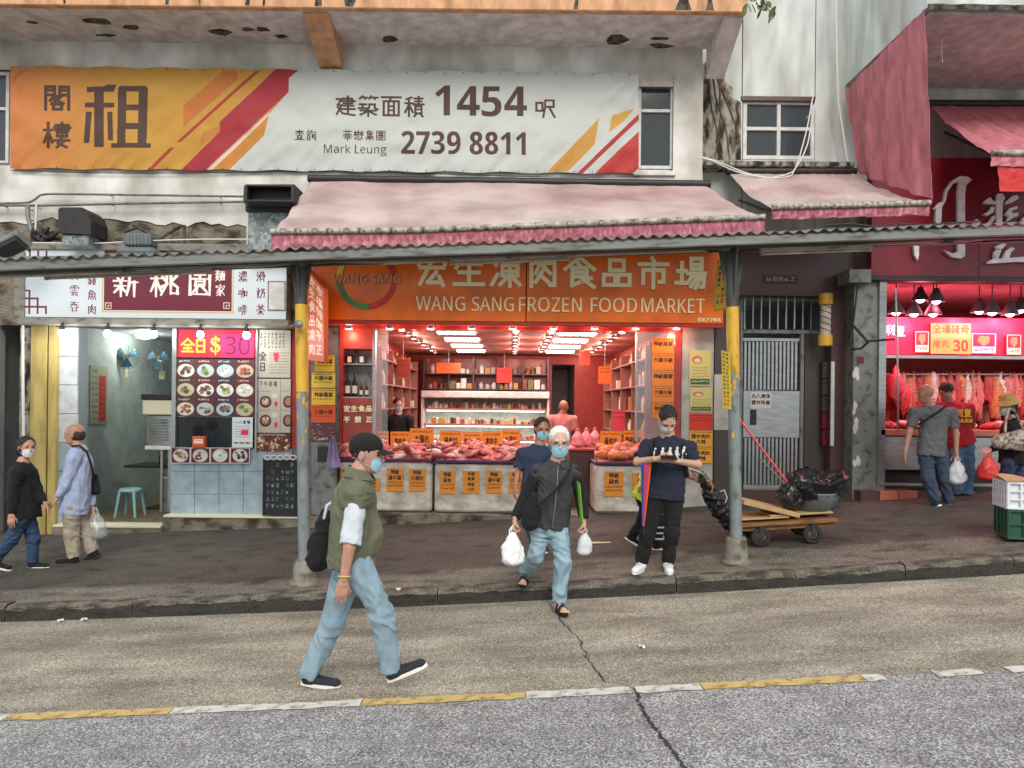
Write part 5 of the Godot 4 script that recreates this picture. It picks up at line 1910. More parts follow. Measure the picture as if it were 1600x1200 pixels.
func awnings() -> void:
	awning("wide faded pink awning over the orange frozen food sign", [P(487, 282, 10.66), P(800, 284, 10.66), P(1104, 291, 10.66)], [P(424, 364, 9.3), P(640, 362, 9.3), P(900, 352, 9.3), P(1194, 341, 9.3)], 0.2, 5, M.awning, M.valance, 0.05)
	awning("short faded pink awning above the barred entrance", [P(1140, 271, 10.95), P(1332, 271, 10.95)], [P(1206, 326, 9.2), P(1330, 323, 9.2), P(1452, 319, 9.2)], 0.12, 15, M.awning, M.valance)
	awning("pink awning tucked under the overhang at far right", [P(1452, 165, 11.1), P(1760, 166, 11.1)], [P(1548, 241, 9.05), P(1800, 243, 9.05)], 0.14, 25, M.awning_red, M.awning_red)
	# hanging side curtain
	var rows := cloth([P(1320, 142, 11.1), P(1384, 76, 9.95), P(1444, 14, 9.02)], [P(1342, 272, 10.9), P(1395, 290, 10.0), P(1454, 312, 9.12)], 16, 24, 0.0, 0.02, 7)
	var z := FastNoiseLite.new()
	z.frequency = 1.0
	for i in rows.size():
		for j in rows[i].size():
			rows[i][j].x += 0.04 * sin(j * 0.9) * (0.3 + i / 16.0) + 0.03 * z.get_noise_2d(i * 0.3, j * 0.5)
	var b := MB.new()
	b.sheet(rows, 0.004)
	one("side_curtain", "tall faded red canvas side curtain hanging below the overhang", "curtain", b, M.awning_red)
	# red sheet in front of the butcher sign
	b = MB.new()
	b.sheet(cloth([P(1558, 254, 9.06), P(1800, 256, 9.06)], [P(1562, 299, 9.1), P(1800, 300, 9.1)], 8, 20, 0.0, 0.03, 37), 0.003)
	one("valance_sheet", "bright red plastic sheet hanging from the rightmost awning", "curtain", b, M.bag_red)

# ---------- signs ----------
func signs() -> void:
	banner()
	orange_sign()
	noodle_sign()
	red_sign()
	side_signs()

func banner() -> void:
	var im := canvas(1968, 330, hx("cfd3ce"))
	var q := func(x: float, y: float) -> Vector2: return Vector2((x - 15.0) * 2.0, (y - 102.0 - (x - 15.0) * 0.0095) * 2.0)
	# orange runs into gold along the cloth
	for x in 470:
		var u := x / 470.0
		var c := hx("d9834a").lerp(hx("cf9a3e"), clampf(u * 2.6, 0.0, 1.0))
		im.fill_rect(Rect2i(x * 2, 0, 2, 330), c)
	var pl := func(pts: Array, c: String) -> void:
		var v := PackedVector2Array()
		for p in pts:
			v.append(q.call(p[0], p[1]))
		poly(im, v, hx(c))
	pl.call([[462, 100], [451, 121], [451, 143], [421, 178], [335, 280], [335, 290], [1010, 300], [1010, 90]], "cfd3ce")
	pl.call([[286, 201], [286, 166], [345, 112], [370, 108], [372, 122]], "cc7636")
	pl.call([[275, 225], [399, 108], [406, 108], [282, 225]], "b23a2c")
	pl.call([[230, 270], [265, 234], [272, 234], [238, 270]], "b23a2c")
	pl.call([[312, 231], [316, 208], [346, 198], [341, 213]], "cc8436")
	pl.call([[280, 272], [343, 208], [343, 192], [430, 107], [466, 107], [451, 121], [451, 143], [318, 273]], "b02f3b")
	pl.call([[320, 273], [421, 176], [421, 181], [329, 273]], "e8d2c8")
	pl.call([[330, 273], [420, 181], [412, 214], [355, 273]], "d08a35")
	pl.call([[856, 274], [937, 185], [930, 228], [888, 274]], "d19a45")
	pl.call([[952, 209], [957, 181], [992, 169], [977, 189]], "d1a13e")
	pl.call([[902, 276], [1000, 177], [1000, 187], [911, 276]], "b02f35")
	pl.call([[930, 276], [1000, 206], [1000, 266], [990, 276]], "c23a36")
	var ink := hx("54392f")
	var g := func(ch: String, x0: float, y0: float, x1: float, y1: float, sw: float) -> void:
		var p: Vector2 = q.call(x0, y0)
		write_glyph(im, ch, p.x + sw, p.y + sw, (x1 - x0) * 2.0 - sw * 2, (y1 - y0) * 2.0 - sw * 2, sw * 2.0, ink)
	g.call("閣", 66, 131, 111, 174, 5.0)
	g.call("樓", 65, 191, 111, 235, 4.6)
	# the large character is drawn with square shoulders
	var zp := func(pts: Array, c: Color) -> void:
		var v := PackedVector2Array()
		for p in pts:
			v.append(q.call(60.0 + p[0] / 3.81, 100.0 + p[1] / 3.81))
		poly(im, v, c)
	var zr := func(x0: float, y0: float, x1: float, y1: float, c: Color) -> void: zp.call([[x0, y0], [x1, y0], [x1, y1], [x0, y1]], c)
	zp.call([[285, 134], [392, 132], [404, 122], [462, 122], [446, 165], [285, 168]], ink)
	zr.call(330, 165, 386, 506, ink)
	zr.call(275, 232, 450, 262, ink)
	zp.call([[280, 288], [316, 288], [300, 480], [267, 480]], ink)
	zp.call([[407, 288], [438, 288], [443, 465], [412, 465]], ink)
	zp.call([[466, 492], [472, 140], [486, 128], [636, 128], [650, 142], [642, 492]], ink)
	zr.call(430, 482, 666, 510, ink)
	for e in [[522, 163, 594, 243], [520, 280, 592, 358], [517, 396, 588, 480]]:
		zr.call(e[0], e[1], e[2], e[3], hx("cf9a3e"))
	for i in 4:
		g.call("建築面積"[i], 523.0 + i * 36.0, 148, 556.0 + i * 36.0, 184, 3.4)
		g.call("華懋集團"[i], 535.0 + i * 17.4, 205, 551.0 + i * 17.4, 223, 1.5)
	g.call("呎", 836, 151, 869, 185, 3.4)
	g.call("查", 460, 204, 476, 222, 1.6)
	g.call("詢", 478, 204, 494, 222, 1.6)
	for e in [["1454", 680, 132, 824, 182, true], ["2739 8811", 627, 206, 822, 244, true], ["Mark Leung", 506, 228, 604, 247, false]]:
		var p: Vector2 = q.call(e[1], e[2])
		write(im, e[0], p.x, p.y, (e[3] - e[1]) * 2.0, (e[4] - e[2]) * 2.0, ink, e[5])
	var z := FastNoiseLite.new()
	z.seed = 6
	z.frequency = 1.0
	z.fractal_octaves = 3
	var rows := []
	for i in 25:
		var v := i / 24.0
		var row := PackedVector3Array()
		for j in 141:
			var u := j / 140.0
			var y := lerpf(lerpf(103, 115, u), lerpf(263, 271, u), v) + 1.2 * sin(u * 70.0) * (absf(v - 0.5) * 2.0) ** 4
			var edge := minf(minf(v, 1.0 - v) * 4.0, 1.0)
			var bulge := 0.035 * edge + 0.045 * edge * z.get_noise_2d(u * 12.0, v * 2.0) + 0.03 * z.get_noise_2d(u * 34.0 + v * 6.0, v * 2.0) * (1.0 - edge * 0.6)
			bulge += 0.03 * maxf(0.0, 1.0 - (u * 16.0 + v * 1.5)) * sin(atan2(v + 0.02, u * 6.0 + 0.02) * 14.0)
			bulge += 0.03 * maxf(0.0, 1.0 - ((1.0 - u) * 9.0 + v * 1.2)) * sin(atan2(v + 0.02, (1.0 - u) * 6.0 + 0.02) * 12.0)
			row.append(P(lerpf(16, 998, u), y, 10.69 - bulge))
		rows.append(row)
	var b := MB.new()
	b.sheet(rows, 0.003)
	var m := printed(im, 0.7)
	m.albedo_color = hx("e6e6e4")
	var t := thing("rental_banner", "long orange and white rental banner with brown lettering above the shops", "banner", P(507, 262, 10.69))
	part(t, "cloth", b, m)
	b = MB.new()
	b.ball(Vector3.ZERO, Vector3.ONE * 0.009, Basis.IDENTITY, 4, 6)
	var em := b.mesh()
	for k in 34:
		for v in [0.0, 1.0]:
			var u := (k + 0.5) / 34.0
			var y := lerpf(lerpf(105, 117, u), lerpf(261, 269, u), v)
			shared(t, "eyelet", em, M.metal_dark, Transform3D(Basis.IDENTITY, P(lerpf(16, 998, u), y, 10.66)))
	b = MB.new()
	var pts := []
	for k in 40:
		var u := k / 39.0
		pts.append(P(lerpf(16, 1000, u), lerpf(264, 273, u) + 3.0 * sin(u * 9.0) + 2.0, 10.7))
	b.tube(pts, 0.006, 5)
	part(t, "rope", b, M.cable_black)

func orange_sign() -> void:
	var t := thing("shop_sign", "orange frozen food market sign with cream raised characters and ring emblem", "sign", P(806, 507, 10.5))
	var m := mat("sign_orange", hx("f97608"), 0.3, M.tex.soft, Vector3.ONE * 0.3)
	for e in [[484, 822], [823, 1131]]:
		part(t, "board", bslab(e[0], 384 + (e[0] - 484) * 0.009, e[1] - 0.4, 501 + (e[0] - 484) * 0.009, 10.45, 0.2, 0.004), m)
	part(t, "sign_trim", bslab(483, 503, 1131, 509, 10.44, 0.22, 0.004), M.red_clad)
	var s := 10.45 / F
	var xs := [650, 708, 766, 823, 880, 938, 995, 1053]
	for i in 8:
		var o := P(xs[i] + 3, 400 + (xs[i] - 650) * 0.011, 10.449)
		part(t, "character", glyph_mb("宏生凍肉食品市場"[i], o, 45 * s, 46 * s, 6.2 * s, 0.03), M.letter_cream)
	var words := [["WANG SANG", 650, 803], ["FROZEN", 811, 909], ["FOOD", 923, 995], ["MARKET", 1002, 1101]]
	for w in words:
		var tm := lettering(w[0], false, false, 0.05)
		var bx := tm.get_aabb()
		var sx: float = (w[2] - w[1]) * s / bx.size.x
		var sy := 22.0 * s / bx.size.y
		var o := P(w[1], 463 + (w[1] - 650) * 0.009, 10.449)
		var xf := Transform3D(Basis.from_scale(Vector3(sx, sy, 0.4)), o + Vector3(-bx.position.x * sx, -bx.end.y * sy, 0.008))
		shared(t, "lettering", tm, M.letter_cream, xf)
	# ring emblem: green and red arcs with the name across
	var o := P(573, 436, 10.449)
	var arcs := [["2f8a3a", 182.0, 275.0], ["c22a22", 277.0, 352.0], ["c22a22", 8.0, 40.0], ["d9b43a", 150.0, 172.0]]
	for a in arcs:
		var inner := []
		var outer := []
		for k in 13:
			var an := deg_to_rad(lerpf(a[1], a[2], k / 12.0))
			outer.append(o + Vector3(cos(an), sin(an), 0) * 47 * s + Vector3(0, 0, 0.02))
			inner.push_front(o + Vector3(cos(an), sin(an), 0) * 39 * s + Vector3(0, 0, 0.02))
		var b := MB.new()
		b.prism(outer + inner, Vector3(0, 0, -0.02))
		part(t, "emblem_arc", b, mat("arc" + a[0], hx(a[0]), 0.4))
	var tm := lettering("WANG SANG", true, false, 0.05)
	var bx := tm.get_aabb()
	var sx := 106 * s / bx.size.x
	var sy := 14 * s / bx.size.y
	shared(t, "lettering", tm, mat("letter_tan", hx("c98a52"), 0.4), Transform3D(Basis.from_scale(Vector3(sx, sy, 0.4)), o + Vector3(-53 * s - bx.position.x * sx, 7 * s - bx.end.y * sy, 0.022)))
	tm = lettering("887788", true, false, 0.02)
	bx = tm.get_aabb()
	sx = 36 * s / bx.size.x
	sy = 5 * s / bx.size.y
	o = P(1090, 497, 10.449)
	shared(t, "lettering", tm, M.letter_cream, Transform3D(Basis.from_scale(Vector3(sx, sy, 0.4)), o + Vector3(-bx.position.x * sx, -bx.end.y * sy, 0.006)))

func noodle_sign() -> void:
	var im := canvas(1640, 420, hx("d3dbe0"))
	var wine := hx("6d1f33")
	var k4 := func(x: float, y: float) -> Vector2: return Vector2((x - 38.0) * 4.0, (y - 392.0 - (x - 38.0) * 0.011) * 4.0)
	var bar := func(x0: float, y0: float, x1: float, y1: float, c: Color) -> void:
		var p: Vector2 = k4.call(x0, y0)
		rect(im, p.x, p.y, (x1 - x0) * 4.0, (y1 - y0) * 4.0, c)
	# lattice corners
	for f in [1.0, -1.0]:
		var yb := 491.0 if f > 0 else 396.0
		for e in [[40, -36, 48, -33.4], [45, -36, 48, 2], [40, -24, 61, -21], [58, -24, 61, 2], [40, -11, 74, -8], [71, -11, 74, 2]]:
			var ya: float = yb + e[1] * f
			var yc: float = yb + e[3] * f
			bar.call(e[0], minf(ya, yc), e[2], maxf(ya, yc), wine)
	bar.call(160, 388, 366, 490, hx("c9b27a"))
	bar.call(162, 388, 364, 488, hx("e6dfd2"))
	bar.call(163, 388, 363, 487, wine)
	for e in [[165, 475], [350, 475]]:
		for r in [[0, 0, 10, 1.2], [0, 0, 1.2, 10], [4, 4, 10, 5], [4, 4, 5, 10], [0, 9, 10, 10], [9, 0, 10, 10]]:
			bar.call(e[0] + r[0], e[1] + r[1], e[0] + r[2], e[1] + r[3], hx("e6dcc0"))
	var cream := hx("efe9dc")
	var g := func(ch: String, x: float, y: float, w: float, h: float, sw: float, c: Color) -> void:
		var p: Vector2 = k4.call(x, y)
		write_glyph(im, ch, p.x, p.y, w * 4.0, h * 4.0, sw * 4.0, c, true)
	g.call("新", 178, 426, 38, 38, 5.0, cream)
	g.call("桃", 236, 426, 42, 38, 5.0, cream)
	g.call("園", 296, 424, 34, 40, 5.0, cream)
	g.call("麵", 337, 424, 15, 17, 2.0, cream)
	g.call("家", 338, 447, 14, 17, 2.0, cream)
	for i in 3:
		g.call("濃咖啡"[i], 374, 427 + i * 26, 13, 15, 1.8, wine)
		g.call("滑奶茶"[i], 402, 427 + i * 26, 13, 15, 1.8, wine)
		g.call("豬魚肉"[i], 138, 433 + i * 23, 13, 14, 1.8, wine)
	for i in 2:
		g.call("雲吞"[i], 110, 448 + i * 25, 14, 16, 1.8, wine)
	g.call("骨", 110, 424, 14, 15, 1.8, wine)
	var t := thing("shop_sign", "white noodle shop sign with wine red centre panel and lattice corners", "sign", P(242, 497, 10.5))
	part(t, "face", panel_mb(P(243, 444.5, 10.46), 409 * 10.46 / F, 105 * 10.46 / F, 0.01), printed(im, 0.35))
	part(t, "box", bslab(38, 392, 448, 497, 10.46, 0.2), M.sign_frame)
	part(t, "lower_rail", bslab(26, 497.5, 450, 509, 10.42, 0.28, 0.008), M.sign_frame)
	part(t, "upper_rail", bslab(26, 380, 450, 391.5, 10.42, 0.28, 0.008), M.sign_frame)
	part(t, "end_cap", bslab(22, 392, 37.5, 497, 10.42, 0.26, 0.008), M.sign_frame)
	var b := MB.new()
	for e in [[418, 439, 446, 440.5], [418, 484, 446, 485.5], [418, 440.6, 419.5, 483.9], [444.5, 440.6, 446, 483.9]]:
		slab(b, e[0], e[1], e[2], e[3], 10.44, 0.02)
	part(t, "access_frame", b, M.metal_grey)
	part(t, "access_hatch", bslab(420, 441, 444, 483.5, 10.445, 0.01), M.white_plain)

func red_sign() -> void:
	var t := thing("shop_sign", "dark red butcher sign with large white brush characters at right", "sign", P(1500, 435, 10.5))
	part(t, "board", bslab(1362, 246, 1530, 432, 10.5, 0.15, 0.004), M.sign_red)
	part(t, "board", bslab(1530.5, 248, 1900, 436, 10.5, 0.15, 0.004), M.sign_red)
	var s := 10.5 / F
	# brush strokes as cut-out shapes standing off the board
	var brush := [
		[[1497, 380], [1497, 300], [1499, 284], [1490, 286], [1481, 299], [1477, 316], [1474, 317], [1478, 296], [1488, 282], [1500, 275], [1512, 276], [1519, 281], [1510, 289], [1508, 302], [1508, 400], [1502, 404], [1488, 402], [1475, 391], [1489, 396], [1497, 393]],
		[[1459, 327], [1468, 316], [1477, 315], [1472, 324], [1471, 346], [1466, 353], [1462, 345], [1463, 326]],
		[[1428, 384], [1436, 384], [1436, 398], [1434, 407], [1429, 398]],
		[[1520, 358], [1521, 348], [1526, 342], [1532, 346], [1531, 357]],
		[[1559, 303], [1566, 302], [1571, 310], [1567, 316], [1566, 354], [1558, 354], [1557, 316]],
		[[1538, 314], [1548, 308], [1552, 314], [1556, 315], [1556, 319], [1539, 318]],
		[[1536, 335], [1547, 329], [1550, 322], [1554, 325], [1552, 332], [1544, 337]],
		[[1540, 350], [1548, 344], [1552, 337], [1556, 338], [1552, 346], [1545, 351]],
		[[1571, 316], [1582, 306], [1590, 305], [1592, 310], [1580, 317], [1572, 319]],
		[[1571, 335], [1578, 325], [1590, 322], [1590, 326], [1580, 330], [1583, 333], [1591, 332], [1591, 337], [1582, 341], [1572, 347], [1577, 338]],
		[[1592, 356], [1598, 340], [1611, 330], [1614, 340], [1606, 356]],
		[[1555, 385], [1568, 380], [1573, 382], [1567, 388], [1560, 391]],
		[[1543, 412], [1544, 408], [1554, 404], [1553, 394], [1560, 388], [1565, 391], [1560, 404], [1567, 403], [1572, 392], [1580, 386], [1586, 388], [1580, 394], [1577, 403], [1600, 401], [1613, 404], [1610, 410], [1590, 409]]]
	for e in brush:
		var bb := MB.new()
		bb.prism(e.map(func(p): return P(p[0], p[1], 10.44)), Vector3(0, 0, -0.05))
		part(t, "character", bb, M.letter_white)
	part(t, "lower_rail", bslab(1352, 433, 1900, 441, 10.44, 0.25, 0.01), M.metal_dark)

func orange_card(rows: Array, base := "e08a2a", size := Vector2i(120, 150)) -> Image:
	var im := canvas(size.x, size.y, hx(base))
	var ink := hx("2e1c12")
	var y := 6.0
	for r in rows:
		if r is String and r.length() <= 5 and GLYPH.has(r[0]):
			var n: int = r.length()
			var g := minf((size.x - 16.0) / n - 4.0, size.y / (rows.size() * 1.35))
			write_row(im, r, (size.x - n * (g + 4)) / 2.0 + 2, y + 2, g, 4, maxf(2.6, g * 0.16), ink)
			y += g + 10
		elif r is String and r == "-":
			small_print(im, 10, y + 2, size.x - 20, size.y * 0.09, ink, size.y * 0.1)
			y += size.y * 0.09 + 8
		elif r is String and r == "_":
			rect(im, 4, y, size.x - 8, 2, hx("8a4a20"))
			y += 6
		elif r is String:
			write(im, r, size.x * 0.2, y + 2, size.x * 0.6, size.y * 0.14, ink, true)
			y += size.y * 0.14 + 8
	rect(im, 0, 0, size.x, 2, hx("b86a1e"))
	rect(im, 0, size.y - 2, size.x, 2, hx("b86a1e"))
	return im

func poster(label: String, x0: float, y0: float, x1: float, y1: float, d: float, im: Image, group := "", curl := 0.0, called := "price_notice") -> void:
	one(called, label, "poster", panel(x0, y0, x1, y1, d, 0.005, curl), printed(im, 0.7), group)

func side_signs() -> void:
	# orange projecting board left of the frozen food shop
	var im := canvas(120, 400, hx("d0521e"))
	for c in 2:
		for r in 6:
			write_glyph(im, "宏生食品凍肉市場特價平正"[c * 6 + r], 14 + c * 52, 18 + r * 62, 42, 46, 6.0, hx("f0cfa8"))
	var b := MB.new()
	var q := [P(480, 420, 10.35), P(506, 452, 9.9), P(506, 566, 9.9), P(480, 562, 10.35)]
	b.face(q, Vector3(0.3, 0, 1), [Vector2(0, 0), Vector2(1, 0), Vector2(1, 1), Vector2(0, 1)])
	for i in 4:
		var off := Vector3(0.05, 0, -0.04)
		b.face([q[i], q[(i + 1) % 4], q[(i + 1) % 4] + off, q[i] + off], (q[i] + q[(i + 1) % 4]) / 2 - (q[0] + q[2]) / 2)
	var bk := Vector3(0.05, 0, -0.04)
	b.face([q[0] + bk, q[1] + bk, q[2] + bk, q[3] + bk], Vector3(0.3, 0, -1))
	one("projecting_sign", "narrow orange projecting sign between noodle shop and frozen food shop", "sign", b, printed(im, 0.5))
	# yellow board hung at the right post
	im = canvas(150, 300, hx("c79a2c"))
	rect(im, 8, 8, 134, 284, hx("d8b23e"))
	for c in 4:
		for r in 7:
			if (c + r) % 5 != 4:
				write_glyph(im, "特價雞中翼大扒"[(c * 3 + r) % 7], 18 + c * 30, 40 + r * 33, 19, 23, 3.2, hx("3a2a14") if c != 1 or r < 5 else hx("b0301c"))
	small_print(im, 30, 18, 90, 14, hx("7a5a1c"), 16)
	b = MB.new()
	q = [P(1120, 408, 7.8), P(1153, 388, 7.42), P(1148, 478, 7.42), P(1114, 487, 7.8)]
	b.face(q, Vector3(-0.3, 0, 1), [Vector2(0, 0), Vector2(1, 0), Vector2(1, 1), Vector2(0, 1)])
	var off := Vector3(0.012, 0, -0.012)
	for i in 4:
		b.face([q[i], q[(i + 1) % 4], q[(i + 1) % 4] + off, q[i] + off], (q[i] + q[(i + 1) % 4]) / 2 - (q[0] + q[2]) / 2)
	b.face([q[0] + off, q[1] + off, q[2] + off, q[3] + off], Vector3(0.3, 0, -1))
	one("hanging_board", "yellow price board hanging askew beside the right canopy post", "sign", b, printed(im, 0.6))
	# narrow yellow strip on the right post
	im = canvas(50, 330, hx("d9bb3e"))
	for c in 2:
		for r in 14:
			small_print(im, 6 + c * 20, 10 + r * 22, 18, 15, hx("3d3210"), 18)
	b = MB.new()
	q = [P(1127, 547, 7.33), P(1140, 551, 7.22), P(1142, 640, 7.22), P(1129, 638, 7.33)]
	b.face(q, Vector3(-0.3, 0, 1), [Vector2(0, 0), Vector2(1, 0), Vector2(1, 1), Vector2(0, 1)])
	off = Vector3(0.006, 0, -0.004)
	b.face([q[0] + off, q[1] + off, q[2] + off, q[3] + off], Vector3(0.3, 0, -1))
	for i in 4:
		b.face([q[i], q[(i + 1) % 4], q[(i + 1) % 4] + off, q[i] + off], (q[i] + q[(i + 1) % 4]) / 2 - (q[0] + q[2]) / 2)
	one("post_notice", "narrow yellow notice strip tied to the right canopy post", "poster", b, printed(im, 0.6))
# ---------- shop interiors ----------
func room(t: Node3D, x0: float, x1: float, y0: float, y1: float, d0: float, d1: float, wall: Material, ceil_m: Material, floor_m: Material, door := []) -> void:
	var th := 0.12
	var zc := -(d0 + d1) / 2
	var dl := d1 - d0
	var b := MB.new()
	b.box(Vector3((x0 + x1) / 2, y0 - th / 2, zc), Vector3(x1 - x0, th, dl))
	part(t, "floor", b, floor_m)
	b = MB.new()
	b.box(Vector3((x0 + x1) / 2, y1 + th / 2, zc), Vector3(x1 - x0, th, dl))
	part(t, "ceiling", b, ceil_m)
	var sides := [[x0 - th / 2, zc, th, dl], [x1 + th / 2, zc, th, dl]]
	if door:
		sides.append([(x0 + door[0]) / 2, -d1 - th / 2, door[0] - x0, th])
		sides.append([(x1 + door[1]) / 2, -d1 - th / 2, x1 - door[1], th])
		b = MB.new()
		b.box(Vector3((door[0] + door[1]) / 2, (door[2] + y1) / 2, -d1 - th / 2), Vector3(door[1] - door[0], y1 - door[2], th))
		part(t, "door_lintel", b, wall)
		room(t, door[0] - 0.01, door[1] + 0.01, y0, door[2] + 0.02, d1 + th, d1 + 2.5, M.dim_wall, M.dim_wall, floor_m)
	else:
		sides.append([(x0 + x1) / 2, -d1 - th / 2, x1 - x0 + th * 2, th])
	for e in sides:
		b = MB.new()
		b.box(Vector3(e[0], (y0 + y1) / 2, e[1]), Vector3(e[2], y1 - y0 + th * 2, e[3]))
		part(t, "interior_wall", b, wall)

func dish(im: Image, x: float, y: float, w: float, h: float, sd: int) -> void:
	var r := RandomNumberGenerator.new()
	r.seed = sd
	rect(im, x, y, w, h, hx(["5e2226", "4a3428", "5a1f24", "3f2c34"][sd % 4]))
	var plate: Color = hx(["cfc8ba", "a9b6b8", "b8a890", "d5cfc4"][(sd / 2) % 4])
	disc(im, x + w / 2, y + h * 0.62, w * 0.46, h * 0.36, plate)
	var food: Array = [["7d6a4c", "a08b62", "57452e"], ["4f3b34", "6b4b42", "8a6a58"], ["8c9a62", "b5b47e", "5f6f3c"], ["cfc9bd", "e4e0d6", "b3aa9a"], ["a2584e", "c47a68", "7c3b36"]][sd % 5]
	for k in 9:
		disc(im, x + w * r.randf_range(0.28, 0.72), y + h * r.randf_range(0.45, 0.8), w * r.randf_range(0.08, 0.14), h * r.randf_range(0.07, 0.12), hx(food[k % 3]), 0.06)
	for k in 5:
		disc(im, x + w * r.randf_range(0.35, 0.65), y + h * r.randf_range(0.5, 0.75), w * 0.03, h * 0.03, hx("4f7a34"))
	small_print(im, x + w * 0.12, y + h * 0.05, w * 0.6, h * 0.1, hx("e0d8cc"), w * 0.12)

func wall_fan(label: String, o: Vector3, r: float, yaw: float) -> void:
	var t := thing("wall_fan", label, "fan", o)
	var bs := yawed(yaw)
	var b := MB.new()
	for k in 9:
		var rr := r * (k + 1) / 9.0
		var ring := []
		for i in 19:
			ring.append(o + bs * Vector3(cos(TAU * i / 18) * rr, sin(TAU * i / 18) * rr, 0.06 * (1.0 - (rr / r) ** 2)))
		b.tube(ring, 0.003, 4, false)
	for i in 18:
		b.tube([o + bs * Vector3(cos(TAU * i / 18) * r * 0.1, sin(TAU * i / 18) * r * 0.1, 0.06), o + bs * Vector3(cos(TAU * i / 18) * r, sin(TAU * i / 18) * r, 0.0)], 0.003, 4)
	part(t, "guard", b, M.metal_dark)
	for i in 3:
		b = MB.new()
		var rows := []
		for u in 4:
			var row := PackedVector3Array()
			for v in 4:
				var an := TAU * i / 3.0 + v * 0.35
				row.append(o + bs * Vector3(cos(an) * r * (0.12 + 0.25 * u), sin(an) * r * (0.12 + 0.25 * u), 0.01 * v - 0.01))
			rows.append(row)
		b.sheet(rows, 0.003)
		part(t, "blade", b, M.fan_blue)
	b = MB.new()
	b.tube([o + bs * Vector3(0, 0, -0.02), o + bs * Vector3(0, 0, -0.16)], 0.06, 12)
	b.tube([o + bs * Vector3(0, 0, -0.12), o + bs * Vector3(0, -0.25, -0.22)], 0.02, 8)
	b.box(o + bs * Vector3(0, -0.27, -0.24), Vector3(0.1, 0.16, 0.05), bs, 0.01)
	part(t, "motor", b, M.cream_box)

func stool(label: String, base: Vector3) -> void:
	var t := thing("plastic_stool", label, "stool", base, "plastic stools in the noodle shop")
	var b := MB.new()
	b.lathe([Vector2(0.165, 0.4), Vector2(0.17, 0.42), Vector2(0.16, 0.445), Vector2(0.06, 0.45), Vector2(0.0, 0.45)], 20, base)
	part(t, "seat", b, M.plastic_blue)
	for s in [[-1, -1], [1, -1], [1, 1], [-1, 1]]:
		b = MB.new()
		b.tube([base + Vector3(s[0] * 0.11, 0.42, s[1] * 0.11), base + Vector3(s[0] * 0.16, 0.0, s[1] * 0.16)], [0.026, 0.02], 8)
		part(t, "leg", b, M.plastic_blue)

